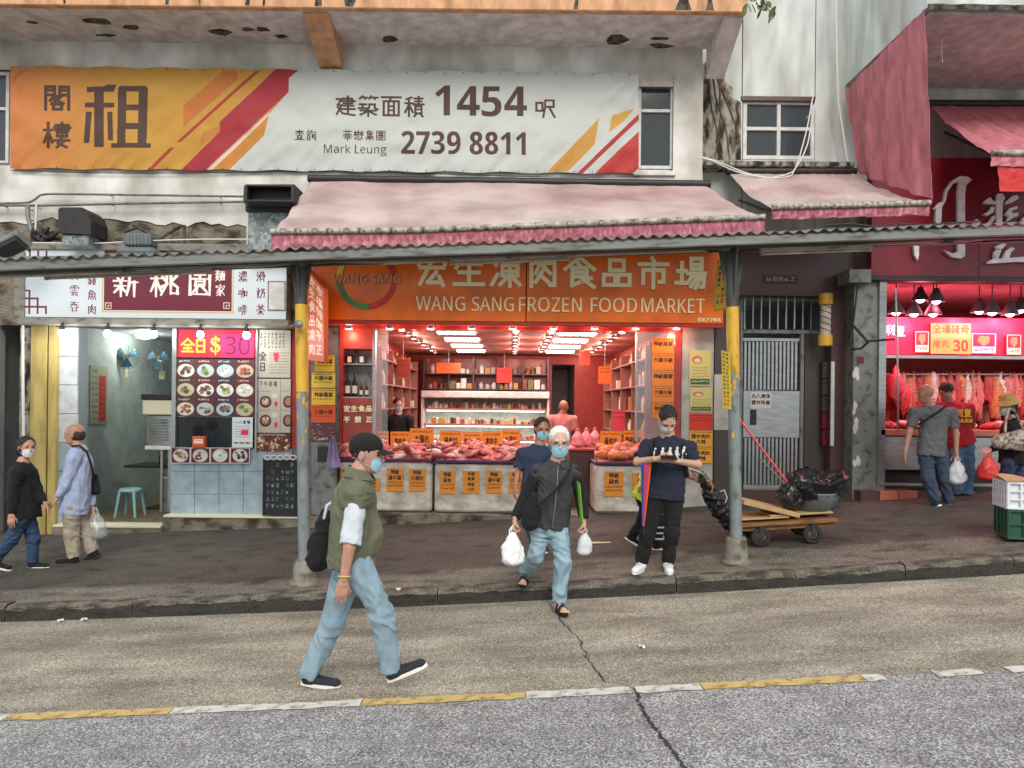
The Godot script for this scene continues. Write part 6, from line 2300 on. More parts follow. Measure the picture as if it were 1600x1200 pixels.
func restaurant() -> void:
	var t := thing("noodle_shop", "small noodle shop front with tiled counter wall and open doorway", "shop", Vector3(-5.0, 0.0, -10.8))
	var fl := 0.03
	room(t, -6.72, -3.2, fl, 3.02, 10.98, 14.8, M.dim_wall, M.dim_wall, M.floor_brown)
	# tiled jamb of the doorway
	for r in 7:
		part(t, "tile", bslab(88.5, 512 + r * 45, 121, 556 + r * 45, 10.72, 0.03, 0.003), M.tile_white if r < 4 else M.tile_blue)
	part(t, "jamb", bslab(88, 511, 122, 826, 10.745, 0.22), M.grout)
	# frames round doorway and window
	for e in [[268, 511, 274.5, 700], [398.5, 511, 401.5, 706]]:
		part(t, "window_frame", bslab(e[0], e[1], e[2], e[3], 10.68, 0.1, 0.004), M.steel)
	part(t, "head_rail", bslab(88, 509.5, 448, 513, 10.62, 0.12), M.metal_dark)
	part(t, "window_pane", bslab(275, 652, 398, 699, 10.74, 0.008), M.pane_dark)
	part(t, "board_backing", bslab(275, 513, 455, 651, 10.76, 0.03), M.metal_dark)
	part(t, "board_backing", bslab(401.6, 651.5, 455, 706, 10.76, 0.03), M.metal_dark)
	part(t, "counter_wall", bslab(266, 700, 456, 808, 10.77, 0.18), M.grout)
	for r in 3:
		for c in 5:
			part(t, "tile", bslab(266.5 + c * 38, 701 + r * 35.8, 303.8 + c * 38, 736.2 + r * 35.8, 10.755, 0.02, 0.003), M.tile_blue)
	var b := bslab(253, 809, 478, 842, 10.6, 0.5, 0.015)
	part(t, "plinth", b, M.concrete)
	part(t, "plinth_cap", bslab(255, 806, 470, 809.5, 10.58, 0.2, 0.004), M.cream_box)
	part(t, "door_step", bslab(80, 824, 252, 850, 10.55, 0.6, 0.012), M.concrete)
	part(t, "step_nosing", bslab(82, 821, 250, 824.5, 10.54, 0.3, 0.004), M.cream_box)
	# red price header
	var im := canvas(500, 180, hx("a81526"))
	var gold := hx("e0a82e")
	write_glyph(im, "全", 36, 62, 78, 84, 13, gold)
	write_glyph(im, "日", 124, 66, 66, 80, 13, gold)
	write(im, "$", 218, 40, 66, 124, gold, true, true)
	rect(im, 292, 28, 196, 146, hx("e0165e"))
	write(im, "30", 312, 44, 158, 116, hx("5a0f2e"), false)
	poster("red price header above the dish photos with gold lettering and pink number card", 275, 515, 398, 559, 10.72, im, "", 0.0, "price_header")
	im = canvas(640, 480, hx("3a2a26"))
	for r in 3:
		for c in 4:
			dish(im, c * 160 + 4, r * 160 + 4, 152, 152, r * 4 + c + 1)
	poster("board of twelve dish photos in the noodle shop window", 275, 561, 398, 651, 10.72, im, "", 0.0, "dish_board")
	for c in 4:
		im = canvas(120, 100, hx("d8d2ca"))
		rect(im, 4, 4, 112, 92, hx("5c1f2c"))
		disc(im, 60, 50, 46, 42, hx("cfcac0"))
		for k in 12:
			disc(im, 60 + rng.randf_range(-28, 28), 50 + rng.randf_range(-24, 24), 11, 9, hx([["8a5a4a", "6f7a4a", "b5a58a"], ["a3685c", "c9b8a4", "6a3a34"], ["c9d6b8", "9ab088", "e0e0d0"], ["4a4a5a", "8a8a92", "2e3038"]][c][k % 3]), 0.06)
		poster("%s dish photo in the strip under the noodle shop window" % ["leftmost", "second from left", "third from left", "rightmost"][c], 267 + c * 31, 699.5, 297.4 + c * 31, 724, 10.7, im, "dish photos under the window", 0.0, "dish_photo")
	im = canvas(160, 230, hx("d3d8da"))
	write_row(im, "一人套餐", 16, 24, 26, 7, 4, hx("3a4048"))
	for r in 5:
		small_print(im, 20, 66 + r * 20, 120, 10, hx("555b62"), 10)
	rect(im, 70, 96, 56, 40, hx("d8324a"))
	for k in 8:
		disc(im, 24 + k * 16, 196, 9, 8, hx(["7a3a34", "b5654f", "c9a878"][k % 3]))
	poster("white single set meal notice on the dark window pane", 363, 652, 395, 699, 10.7, im, "", 0.003, "meal_notice")
	im = canvas(180, 250, hx("b3ad9b"))
	for c in 7:
		for r in 5:
			small_print(im, 16 + c * 20, 14 + r * 17, 14, 13, hx("38342c"), 14)
	write_glyph(im, "全", 14, 116, 34, 44, 6, hx("2e2a24"))
	write_glyph(im, "日", 16, 172, 28, 44, 6, hx("2e2a24"))
	for r in 8:
		small_print(im, 64, 116 + r * 15, 104, 8, hx("5a5448"), 9)
	disc(im, 104, 140, 15, 26, hx("d8324a"), 0.15)
	poster("beige all day menu sheet beside the red price header", 402, 516, 454, 590, 10.74, im, "", 0.0, "menu_sheet")
	im = canvas(180, 300, hx("b5afa0"))
	write_row(im, "下午茶餐", 16, 14, 27, 10, 4, hx("57503f"))
	for r in 2:
		small_print(im, 14, 66 + r * 106, 90, 8, hx("5a5448"), 9)
		disc(im, 66, 128 + r * 106, 46, 34, hx("4a2024"))
		disc(im, 66, 126 + r * 106, 34, 24, hx("8a6a52"))
		for k in 7:
			disc(im, 66 + rng.randf_range(-20, 20), 126 + r * 106 + rng.randf_range(-12, 12), 10, 8, hx(["c9a888", "a3785c", "d8c4ac"][k % 3]))
		disc(im, 136, 94 + r * 106, 24, 14, hx("cfc8b8"))
		disc(im, 148, 140 + r * 116, 13, 16, hx("d8324a"), 0.1)
	poster("beige afternoon tea menu sheet with two bowls", 402, 592, 438, 676, 10.74, im, "", 0.0, "menu_sheet")
	im = canvas(80, 300, hx("b5afa0"))
	for r in 2:
		small_print(im, 8, 66 + r * 106, 60, 8, hx("5a5448"), 9)
		disc(im, 60, 128 + r * 106, 40, 34, hx("4a2024"))
		disc(im, 62, 126 + r * 106, 28, 24, hx("a3785c"))
	poster("narrow beige menu sheet half hidden behind the canopy post", 438.5, 592, 454, 676, 10.74, im, "", 0.0, "menu_sheet")
	im = canvas(220, 120, hx("5a2a24"))
	small_print(im, 10, 4, 180, 14, hx("d8cfc0"), 15)
	for k in 90:
		disc(im, rng.randf_range(0, 220), rng.randf_range(26, 118), rng.randf_range(7, 13), rng.randf_range(6, 11), hx(["7d4a36", "c9a888", "5a2c22", "e0cdb4", "945c40"][k % 5]), 0.08)
	poster("strip of dumpling photos below the tea menu", 402, 677, 454, 705, 10.74, im, "", 0.0, "menu_strip")
	# interior: table, stools, fridge, counter, fans, poster
	stool("pale blue plastic stool nearest the noodle shop doorway", Vector3(-6.05, fl, -11.7))
	stool("pale blue plastic stool farther inside by the steel counter", Vector3(-5.92, fl, -13.2))
	var tb := thing("dining_table", "dark dining table inside the noodle shop", "table", Vector3(-5.9, fl, -12.6))
	b = MB.new()
	b.box(Vector3(-5.9, fl + 0.74, -12.6), Vector3(1.1, 0.04, 0.7), Basis.IDENTITY, 0.01)
	part(tb, "tabletop", b, M.black_rubber)
	b = MB.new()
	b.box(Vector3(-5.9, fl + 0.36, -12.6), Vector3(0.08, 0.72, 0.08))
	b.box(Vector3(-5.9, fl + 0.02, -12.6), Vector3(0.5, 0.04, 0.4))
	part(tb, "pedestal", b, M.metal_dark)
	var cd := thing("condiment_caddy", "dark condiment holder on the noodle shop table", "caddy", Vector3(-5.85, fl + 0.762, -12.5))
	for k in 3:
		b = MB.new()
		b.lathe([Vector2(0.0, 0.0), Vector2(0.035, 0.0), Vector2(0.035, 0.14), Vector2(0.02, 0.16), Vector2(0.02, 0.2), Vector2(0.0, 0.2)], 10, Vector3(-5.95 + k * 0.09, fl + 0.762, -12.5 + 0.03 * k))
		part(cd, "bottle", b, M.bottle_dark)
	var fr := thing("ice_machine", "steel under counter fridge with louvred front inside the doorway", "fridge", P(248, 800, 12.0))
	part(fr, "body", bslab(228, 649, 290, 696, 12.0, 0.6, 0.01), M.steel)
	for k in 8:
		part(fr, "louvre", bslab(233, 655 + k * 4.5, 262, 657.5 + k * 4.5, 11.985, 0.02), M.metal_grey)
	var cb := thing("cool_box", "cream box with dark lid on top of the steel fridge", "box", P(250, 648.5, 12.0))
	part(cb, "box", bslab(222, 625, 290, 648.5, 11.95, 0.5, 0.015), M.cream_box)
	part(cb, "lid", bslab(220, 616, 292, 624.8, 11.93, 0.54, 0.01), M.duct_black)
	var ct := thing("steel_counter", "steel counter with shelf just inside the doorway", "counter", P(258, 803, 11.9))
	part(ct, "worktop", bslab(226, 697, 292, 703, 11.9, 0.6, 0.006), M.white_plain)
	for e in [[250, 704, 254, 799], [262, 704, 266, 799]]:
		part(ct, "leg", bslab(e[0], e[1], e[2], e[3], 11.9, 0.04), M.steel)
	part(ct, "back_panel", bslab(254, 704, 292, 799, 12.3, 0.03), M.metal_grey)
	part(ct, "shelf", bslab(250, 745, 292, 748, 11.91, 0.36), M.steel)
	wall_fan("blue wall fan on the left wall inside the noodle shop", P(198, 558, 12.6), 0.2, 35)
	wall_fan("blue wall fan farther back inside the noodle shop", P(247, 562, 13.2), 0.2, 10)
	im = canvas(120, 240, hx("8f8f78"))
	rect(im, 56, 40, 52, 190, hx("b0382e"))
	for r in 9:
		small_print(im, 8, 16 + r * 24, 44, 13, hx("4a4a3a"), 14)
		small_print(im, 62, 50 + r * 20, 40, 13, hx("5e1812"), 14)
	b = panel_mb(Vector3(-6.715, 1.95, -11.95), 0.5, 0.95, 0.01, Basis(Vector3.UP, PI / 2))
	one("wall_menu", "old red and olive wall menu inside the noodle shop", "poster", b, printed(im, 0.7))
	# clamp lamps along the sign
	var bx := [97, 168, 240, 313, 385]
	for i in 5:
		var o := P(bx[i], 521 + i * 0.8, 10.4)
		var lamp := thing("clamp_lamp", "%s lit bulb from the left under the noodle shop sign" % ["first", "second", "third", "fourth", "fifth"][i], "lamp", o, "bulbs under the noodle shop sign")
		b = MB.new()
		b.lathe([Vector2(0.0, -0.05), Vector2(0.03, -0.045), Vector2(0.05, -0.01), Vector2(0.05, 0.02), Vector2(0.03, 0.055), Vector2(0.0, 0.06)], 14, o)
		part(lamp, "bulb", b, M.bulb_white)
		b = MB.new()
		b.lathe([Vector2(0.03, 0.05), Vector2(0.036, 0.06), Vector2(0.03, 0.11), Vector2(0.0, 0.11)], 12, o)
		b.tube([o + Vector3(0, 0.11, 0), o + Vector3(0, 0.16, -0.02)], 0.012, 6)
		part(lamp, "socket", b, M.metal_dark)
		lamp_omni(lamp, o, 0.17, hx("f2f6ff"), 0.05)
	var cl := thing("ceiling_lamp", "round yellowish ceiling lamp inside the noodle shop", "lamp", P(206, 523, 12.6))
	b = MB.new()
	b.lathe([Vector2(0.0, -0.08), Vector2(0.13, -0.06), Vector2(0.16, 0.0), Vector2(0.0, 0.01)], 18, Vector3(-6.3, 3.0, -12.6))
	part(cl, "shade", b, glow("lamp_cream", hx("f5eeb0"), 2.0))
	lamp_omni(cl, Vector3(-6.3, 2.88, -12.6), 0.6, hx("e8f0ea"), 0.1)
	lamp_omni(cl, Vector3(-4.6, 2.8, -13.0), 0.5, hx("e8f0ea"), 0.1)
	# chalkboard
	var cbd := thing("chalkboard", "black chalkboard with scrolled frame leaning on the tiled wall", "chalkboard", P(437, 806, 10.55))
	im = canvas(200, 330, hx("25282a"))
	for r in 7:
		for c in 6:
			if rng.randf() < 0.85:
				small_print(im, 14 + c * 30, 20 + r * 42, 24, 26, hx("8b9192") if rng.randf() < 0.6 else hx("5e6668"), 24)
	part(cbd, "board", panel(413, 718, 463, 802, 10.56, 0.02), printed(im, 0.8))
	for e in [[410, 716, 413.2, 806], [463, 716, 466, 806]]:
		part(cbd, "frame_side", bslab(e[0], e[1], e[2], e[3], 10.53, 0.05, 0.008), M.black_rubber)
	part(cbd, "frame_rail", bslab(410, 802.5, 466, 806, 10.535, 0.05, 0.008), M.black_rubber)
	b = MB.new()
	for k in 5:
		var o := P(418 + k * 10, 715, 10.53)
		var ring := []
		for i in 13:
			ring.append(o + Vector3(cos(TAU * i / 12) * 0.045, sin(TAU * i / 12) * 0.03, 0))
		b.tube(ring, 0.011, 6, false)
	part(cbd, "scrollwork", b, M.white_plain)
	im = canvas(60, 60, hx("c95a26"))
	rect(im, 6, 8, 48, 30, hx("e8e0d0"))
	small_print(im, 10, 14, 40, 10, hx("b03a1a"), 10)
	var bx2 := thing("donation_box", "small orange box standing inside the noodle shop window", "box", P(310, 700, 10.6))
	part(bx2, "box", bslab(300, 682, 320, 699.5, 10.66, 0.12, 0.004), mat("orange_box", hx("c95a26"), 0.5))
	part(bx2, "label_print", panel(301, 684, 319, 698, 10.655, 0.004), printed(im))

# ---------- frozen food shop ----------
func freezer(label: String, x0: float, x1: float, d: float, yt: float, yb: float) -> void:
	var t := thing("chest_freezer", label, "freezer", P((x0 + x1) / 2, yb + 5, d + 0.35), "chest freezers across the shop front")
	part(t, "cabinet", bslab(x0, yt + 7, x1, yb, d, 0.75, 0.03), M.white_dirty)
	part(t, "plinth", bslab(x0 + 3, yb + 0.2, x1 - 3, yb + 6, d + 0.05, 0.65), M.black_rubber)
	var s := d / F
	var o := P((x0 + x1) / 2, yt + 3, d)
	var w := (x1 - x0) * s
	var b := MB.new()
	b.box(o + Vector3(0, 0, -0.02), Vector3(w + 0.02, 0.05, 0.06), Basis.IDENTITY, 0.012)
	b.box(o + Vector3(0, 0, -0.75), Vector3(w + 0.02, 0.05, 0.05), Basis.IDENTITY, 0.012)
	for k in [-1.0, 1.0]:
		b.box(o + Vector3(k * (w / 2 - 0.012), 0.001, -0.385), Vector3(0.04, 0.048, 0.66), Basis.IDENTITY, 0.01)
	part(t, "tray_rim", b, M.purple_rim)

func lump(called: String, label: String, cat: String, ms: Mesh, m: Material, o: Vector3, bs: Basis, group: String) -> void:
	var q := shared(self, called, ms, m, Transform3D(bs, o))
	tag(q, label, cat, group)

func food_shop() -> void:
	var t := thing("food_shop", "brightly lit pink and red frozen food shop interior behind the freezers", "shop", Vector3(0, 0.2, -11.0))
	var fl := 0.16
	room(t, -2.5, 2.45, fl, 3.06, 10.98, 18.2, M.red_wall, M.ceiling_pink, M.floor_red, [0.98, 1.54, 2.86])
	part(t, "step", bslab(476, 804, 1072, 830, 10.5, 0.5, 0.015), M.concrete)
	part(t, "fascia_lining", bslab(530, 508, 1064, 516, 10.72, 0.25), M.red_clad)
	# glazed display panels either side of the opening
	part(t, "display_panel", bslab(531, 513, 535.5, 690, 10.75, 0.1), M.red_clad)
	part(t, "display_panel", bslab(536, 513, 582, 545, 10.75, 0.08), M.red_wall)
	part(t, "display_panel", bslab(536, 622, 582, 690, 10.75, 0.08), M.red_wall)
	part(t, "display_panel", bslab(582.5, 513, 586, 690, 10.75, 0.1), M.steel)
	part(t, "niche_back", bslab(536, 545.5, 582, 621.5, 11.0, 0.03), M.metal_grey)
	part(t, "niche_shelf", bslab(536, 568, 582, 570, 10.78, 0.2), M.steel)
	part(t, "niche_shelf", bslab(536, 620, 582, 621.8, 10.78, 0.2), M.steel)
	for i in 4:
		write_into(t, "宏生食品"[i], 537.5 + i * 11.5, 634, 9, 9)
	for i in 3:
		write_into(t, "平靚正"[i], 537.5 + i * 17.5, 651, 9, 9)
	part(t, "glass_pane", bslab(586.5, 513, 606, 690, 10.77, 0.008), M.pane)
	part(t, "glass_pane", bslab(996, 513, 1062, 690, 10.78, 0.008), M.pane)
	part(t, "display_panel", bslab(1054, 513, 1063, 800, 10.74, 0.1), M.red_clad)
	part(t, "mullion", bslab(993, 513, 996, 690, 10.76, 0.05), M.steel)
	# bottles in the niche
	var bot := MB.new()
	bot.lathe([Vector2(0.0, 0.0), Vector2(0.036, 0.0), Vector2(0.038, 0.19), Vector2(0.014, 0.27), Vector2(0.013, 0.35), Vector2(0.0, 0.355)], 12)
	var lab := MB.new()
	lab.lathe([Vector2(0.039, 0.05), Vector2(0.0395, 0.16)], 12)
	var bm := bot.mesh()
	var lm := lab.mesh()
	for i in 4:
		var k := 1.0 if i < 2 else 0.6
		var o := P([543, 554, 564, 573][i], 619.7, 10.86)
		var bt := thing("bottle", ["tall dark bottle nearest the left edge of the red display niche", "second tall dark bottle in the red display niche", "short bottle beside the tall ones in the red display niche", "short bottle at the right end of the red display niche"][i], "bottle", o)
		shared(bt, "glass_body", bm, M.bottle_dark, Transform3D(Basis.from_scale(Vector3.ONE * k), o))
		shared(bt, "paper_label", lm, M.bottle_label, Transform3D(Basis.from_scale(Vector3.ONE * k), o))
	for i in 2:
		var bx := thing("gift_box", ["dark gift box with pale label on the left of the niche shelf", "dark gift box with pale label on the right of the niche shelf"][i], "box", P(546 + i * 19, 568, 10.86))
		part(bx, "box", bslab(540 + i * 19, 555, 552 + i * 19, 567.8, 10.84, 0.1, 0.004), M.bottle_dark)
		part(bx, "paper_label", bslab(543 + i * 19, 557, 549 + i * 19, 566, 10.838, 0.006), M.bottle_label)
	# recessed ceiling panels
	var names := ["nearest", "second", "third", "farthest"]
	for c in 2:
		for r in 4:
			var z := -12.1 - r * 1.45
			var x := [-0.92, 1.05][c] as float
			var lp := thing("ceiling_panel_light", "%s lit louvre panel in the %s column of the shop ceiling" % [names[r], ["left", "right"][c]], "lamp", Vector3(x, 3.06, z), "lit panels in the shop ceiling")
			var b := MB.new()
			b.box(Vector3(x, 3.045, z), Vector3(0.62, 0.02, 0.6))
			part(lp, "diffuser", b, M.tube_white)
			for k in 6:
				b = MB.new()
				b.box(Vector3(x - 0.31 + k * 0.124, 3.025, z), Vector3(0.012, 0.03, 0.6))
				part(lp, "louvre", b, M.steel)
			lamp_area(lp, Vector3(x, 3.0, z), 0.6, 0.6, 1.1, hx("fff0ec"))
	# rows of pink spots
	var rows := [[-1.75, 8], [0.05, 8], [0.62, 7], [1.72, 9]]
	for r in 4:
		for k in rows[r][1]:
			var o := Vector3(rows[r][0], 3.04, -11.6 - k * 0.72)
			var sp := thing("pink_spotlight", "small pink ceiling spotlight in the %s row of the frozen food shop" % ["leftmost", "second", "third", "rightmost"][r], "lamp", o, "pink spots row %d" % r)
			var b := MB.new()
			b.lathe([Vector2(0.0, -0.03), Vector2(0.05, -0.03), Vector2(0.06, 0.02), Vector2(0.0, 0.02)], 12, o)
			part(sp, "lens", b, M.spot_pink)
			b = MB.new()
			b.lathe([Vector2(0.052, -0.034), Vector2(0.075, -0.02), Vector2(0.075, 0.02)], 12, o)
			part(sp, "ring", b, M.steel)
			if k % 2 == 0:
				lamp_omni(sp, o + Vector3(0, -0.1, 0), 0.2, hx("ffab98"), 0.05)
	for k in 9:
		var o := P(545 + k * 64, 512, 10.6)
		var sp := thing("sign_spotlight", "%s small spotlight from the left under the orange sign" % ["first", "second", "third", "fourth", "fifth", "sixth", "seventh", "eighth", "ninth"][k], "lamp", o, "spots under the orange sign")
		var b := MB.new()
		b.lathe([Vector2(0.0, -0.03), Vector2(0.05, -0.025), Vector2(0.055, 0.02), Vector2(0.0, 0.02)], 12, o)
		part(sp, "lens", b, M.spot_pink)
		b = MB.new()
		b.lathe([Vector2(0.056, -0.02), Vector2(0.066, 0.0), Vector2(0.056, 0.03)], 12, o)
		part(sp, "ring", b, M.steel)
		lamp_omni(sp, o + Vector3(0, -0.1, 0.0), 0.08, hx("ffb494"), 0.05)
	# back of the shop: tall open fridge with lit shelves, cupboards above
	var fr := thing("display_fridge", "wide open display fridge with lit shelves along the back wall", "fridge", Vector3(-0.62, fl, -17.3))
	var b := MB.new()
	b.box(Vector3(-0.62, fl + 0.14, -17.3), Vector3(2.96, 0.28, 1.0), Basis.IDENTITY, 0.02)
	part(fr, "base", b, M.white_plain)
	b = MB.new()
	b.box(Vector3(-0.62, fl + 1.0, -17.75), Vector3(2.96, 1.7, 0.06))
	part(fr, "back_panel", b, M.white_plain)
	b = MB.new()
	b.box(Vector3(-0.62, fl + 1.92, -17.35), Vector3(2.96, 0.16, 0.86), Basis.IDENTITY, 0.02)
	part(fr, "hood", b, M.white_plain)
	for s in [-1.0, 1.0]:
		b = MB.new()
		b.box(Vector3(-0.62 + s * 1.46, fl + 1.05, -17.4), Vector3(0.05, 1.6, 0.7))
		part(fr, "side_panel", b, M.white_plain)
	for r in 4:
		var y := fl + 0.5 + r * 0.36
		b = MB.new()
		b.box(Vector3(-0.62, y, -17.45), Vector3(2.86, 0.03, 0.5))
		part(fr, "shelf", b, M.white_plain)
		b = MB.new()
		b.box(Vector3(-0.62, y - 0.005, -17.19), Vector3(2.86, 0.05, 0.012))
		part(fr, "price_rail", b, M.meat3)
		b = MB.new()
		b.tube([Vector3(-2.0, y + 0.32, -17.3), Vector3(0.76, y + 0.32, -17.3)], 0.014, 8)
		var tb := part(fr, "shelf_tube", b, M.tube_white)
		lamp_area(tb, Vector3(-0.62, y + 0.3, -17.3), 2.6, 0.04, 0.35, hx("f4fff4"))
		goods_row(Vector3(-1.98, y + 0.015, -17.35), Vector3(0.76, y + 0.015, -17.35), 0.2, "packs and cartons crowded on display fridge shelf %d from the bottom" % (r + 1), 34, 0.06, 0.16, 0.35)
	var cp := thing("wall_cupboard", "glazed wall cupboards above the display fridge", "cupboard", Vector3(-0.62, fl + 2.02, -17.6))
	b = MB.new()
	b.box(Vector3(-0.62, fl + 2.42, -17.95), Vector3(2.96, 0.76, 0.1))
	part(cp, "back_panel", b, M.red_clad)
	for k in 6:
		b = MB.new()
		b.box(Vector3(-2.08 + k * 0.584, fl + 2.42, -17.6), Vector3(0.03, 0.76, 0.6))
		part(cp, "divider", b, M.granite_brown)
	for k in 2:
		b = MB.new()
		b.box(Vector3(-0.62, fl + 2.05 + k * 0.36, -17.6), Vector3(2.86, 0.025, 0.6))
		part(cp, "shelf", b, M.granite_brown)
		goods_row(Vector3(-1.98, fl + 2.063 + k * 0.36, -17.5), Vector3(0.76, fl + 2.063 + k * 0.36, -17.5), 0.26, ["boxes on the lower cupboard shelf", "bottles and boxes on the upper cupboard shelf"][k] + " above the display fridge", 22)
	# orange and red notices hung inside
	for i in 7:
		var e: Array = [[682, 567, 720, 583, 16.6], [905, 548, 922, 570, 15.0], [620, 560, 640, 590, 13.5], [935, 572, 955, 600, 13.0], [957, 640, 976, 676, 12.2], [776, 575, 800, 598, 17.0], [845, 672, 872, 692, 15.2]][i]
		poster(["orange notice hanging at the back left of the frozen food shop", "red notice by the back doorway of the frozen food shop", "red brown notice hanging by the left shelving", "orange notice hanging by the right shelving", "pink red notice standing on the right counter", "round ended red notice on the back cupboards", "orange notice on the back display table"][i], e[0], e[1], e[2], e[3], e[4], orange_card(["-", "-"], ["d8582a", "b83a26", "8a3a2e", "d86a2a", "d8485a", "c83a3a", "dd7424"][i], Vector2i(100, 80)), "", 0.0, "hanging_notice")
		var hang := MB.new()
		var top := P((e[0] + e[2]) / 2, e[1], e[4])
		hang.tube([top + Vector3(0, 0, -0.004), Vector3(top.x, 3.05, top.z - 0.004)] if i != 4 and i != 6 else [top + Vector3(0, 0, -0.01), Vector3(top.x, 0.17, top.z - 0.01)], 0.004, 5)
		one("notice_wire", "thin rod holding the " + ["back left orange", "doorway red", "left shelving", "right shelving", "right counter", "back cupboard", "display table"][i] + " notice", "wire", hang, M.steel)
	# shelf runs down both sides
	shelf_run("left wall shelving packed with jars and bottles in the frozen food shop", -2.46, 0.3, 12.2, 16.8, fl, true)
	shelf_run("right wall shelving packed with jars and bottles in the frozen food shop", 2.41, 0.35, 11.4, 16.6, fl, false)
	# freezers with meat
	freezer("white chest freezer at the left, partly behind the walking man", 530, 675, 10.6, 716, 799)
	freezer("white chest freezer in the middle of the shop front", 679, 820, 10.58, 719, 801)
	freezer("white chest freezer at the right of the shop entrance", 930, 1060, 10.6, 722, 802)
	var pieces := []
	var nz := FastNoiseLite.new()
	nz.frequency = 0.02
	nz.fractal_octaves = 2
	for k in 6:
		var mb := MB.new()
		nz.seed = k
		mb.ball(Vector3.ZERO, Vector3(0.095, 0.03, 0.06), Basis.IDENTITY, 7, 12, 0.55, nz)
		pieces.append(mb.mesh())
	for e in [[532, 673, "raw pink meat cuts heaped on the left freezer", 110], [681, 816, "raw pink meat cuts heaped on the middle freezer", 105]]:
		for k in e[3]:
			var u := rng.randf()
			var v := rng.randf()
			var px := lerpf(e[0], e[1], u)
			var o := P(px, 719, 10.66 + v * 0.55)
			o.y = P(px, 719, 10.6).y + 0.0 + v * 0.19 + rng.randf_range(-0.02, 0.03) + 0.06 * sin(px * 0.12)
			var bs := Basis.from_euler(Vector3(rng.randf_range(-0.7, 0.5), rng.randf_range(0, TAU), rng.randf_range(-0.5, 0.5))).scaled_local(Vector3(rng.randf_range(0.7, 1.35), rng.randf_range(0.7, 1.5), rng.randf_range(0.7, 1.3)))
			lump("meat_cut", e[2], "meat", pieces[k % 6], M[["meat0", "meat1", "meat0", "meat2", "meat3", "meat1", "fat"][k % 7]], o, bs, e[2])
	for e in [[532, 673, 10.62], [681, 816, 10.6]]:
		var fill := MB.new()
		var a := P(e[0], 720, e[2] + 0.02)
		var c := P(e[1], 720, e[2] + 0.02)
		fill.prism([a + Vector3(0, -0.03, 0), a + Vector3(0, 0.0, -0.05), a + Vector3(0, 0.15, -0.6), a + Vector3(0, -0.03, -0.62)], Vector3(c.x - a.x, 0, 0))
		one("meat_bed", "packed frozen meat under the loose cuts on the %s freezer" % ["left" if e[0] < 600 else "middle"][0], "meat", fill, M.meat2)
	for k in 46:
		var px := rng.randf_range(938, 1052)
		var v := rng.randf()
		var o := P(px, 721, 10.68 + v * 0.5)
		o.y = P(px, 721, 10.6).y + 0.03 + v * 0.17 + rng.randf_range(-0.02, 0.04)
		var bs := Basis.from_euler(Vector3(rng.randf_range(-0.5, 0.5), rng.randf_range(0, TAU), rng.randf_range(-0.4, 0.4))).scaled_local(Vector3(1.2, 2.0, 1.3) * rng.randf_range(0.8, 1.1))
		lump("ham_joint", "bagged orange ham joints piled on the right freezer", "meat", pieces[k % 6], M.ham if k % 3 else M.meat1, o, bs, "ham joints on the right freezer")
	var fill := MB.new()
	var a := P(935, 722, 10.66)
	var c := P(1056, 722, 10.66)
	fill.prism([a + Vector3(0, -0.03, 0), a + Vector3(0, 0.0, -0.05), a + Vector3(0, 0.13, -0.55), a + Vector3(0, -0.03, -0.57)], Vector3(c.x - a.x, 0, 0))
	one("meat_bed", "packed meat under the ham joints on the right freezer", "meat", fill, M.meat3)
	# price boards standing behind the meat
	var cards := [[540, 571, 677, 704, "first"], [571.5, 607, 678, 706, "second"], [610, 640, 679, 703, "third"], [640.5, 678, 674, 700, "fourth"], [687, 722, 678, 700, "fifth"], [722.5, 752, 680, 702, "sixth"], [752.5, 783, 679, 700, "seventh"], [783.5, 813, 677, 697, "eighth"], [938, 971, 678, 702, "ninth"], [974, 1004, 677, 701, "tenth"]]
	for i in cards.size():
		var e = cards[i]
		var im := orange_card([["-", "豬肉扒", "-"], ["-", "特級雞翼", "-"], ["-", "凍肉中", "-"], ["-", "大雞扒", "-"]][i % 4], "e88a2a", Vector2i(140, 100))
		poster("orange price board standing behind the meat, %s from the left" % e[4], e[0], e[2] - 5, e[1], e[3] + 14, 11.28, im, "price boards behind the meat")
		var st := MB.new()
		slab(st, e[0] + 8, e[3] + 10, e[1] - 8, 745, 11.288, 0.01)
		one("card_stand", "stand of the %s orange price board from the left" % e[4], "stand", st, M.steel, "stands of the price boards")
	# notices taped to the freezers
	var nt := [[532, 546, 733, 746], [570, 594, 748, 768], [604, 630, 732, 768], [639, 665, 733, 768], [687, 711, 736, 772], [723, 749, 736, 771], [760, 784, 736, 771], [795, 817, 737, 771], [944, 974, 737, 776], [988, 1014, 739, 777], [1028, 1052, 739, 777]]
	var wd := ["first", "second", "third", "fourth", "fifth", "sixth", "seventh", "eighth", "ninth", "tenth", "last"]
	for i in nt.size():
		var e = nt[i]
		poster("orange price notice taped to a freezer front, %s from the left" % wd[i], e[0], e[2], e[1], e[3], 10.592 if i < 4 or i > 7 else 10.572, orange_card([["特級", "雞中翼", "-", "-"], ["特級", "大雞扒", "-", "-"], ["特級", "豬肉", "-", "-"], ["特價", "雞翼", "_", "特級", "大扒"]][(i + 2) % 4], "d8872c"), "notices taped to the freezers", 0.004)
	# columns of notices either side
	var lc := [[492, 523, 555, 581, "f0c23a"], [487, 524, 582, 606, "e6c44a"], [487, 524, 607, 633, "e8b43a"], [487, 524, 634, 660, "e2552a"]]
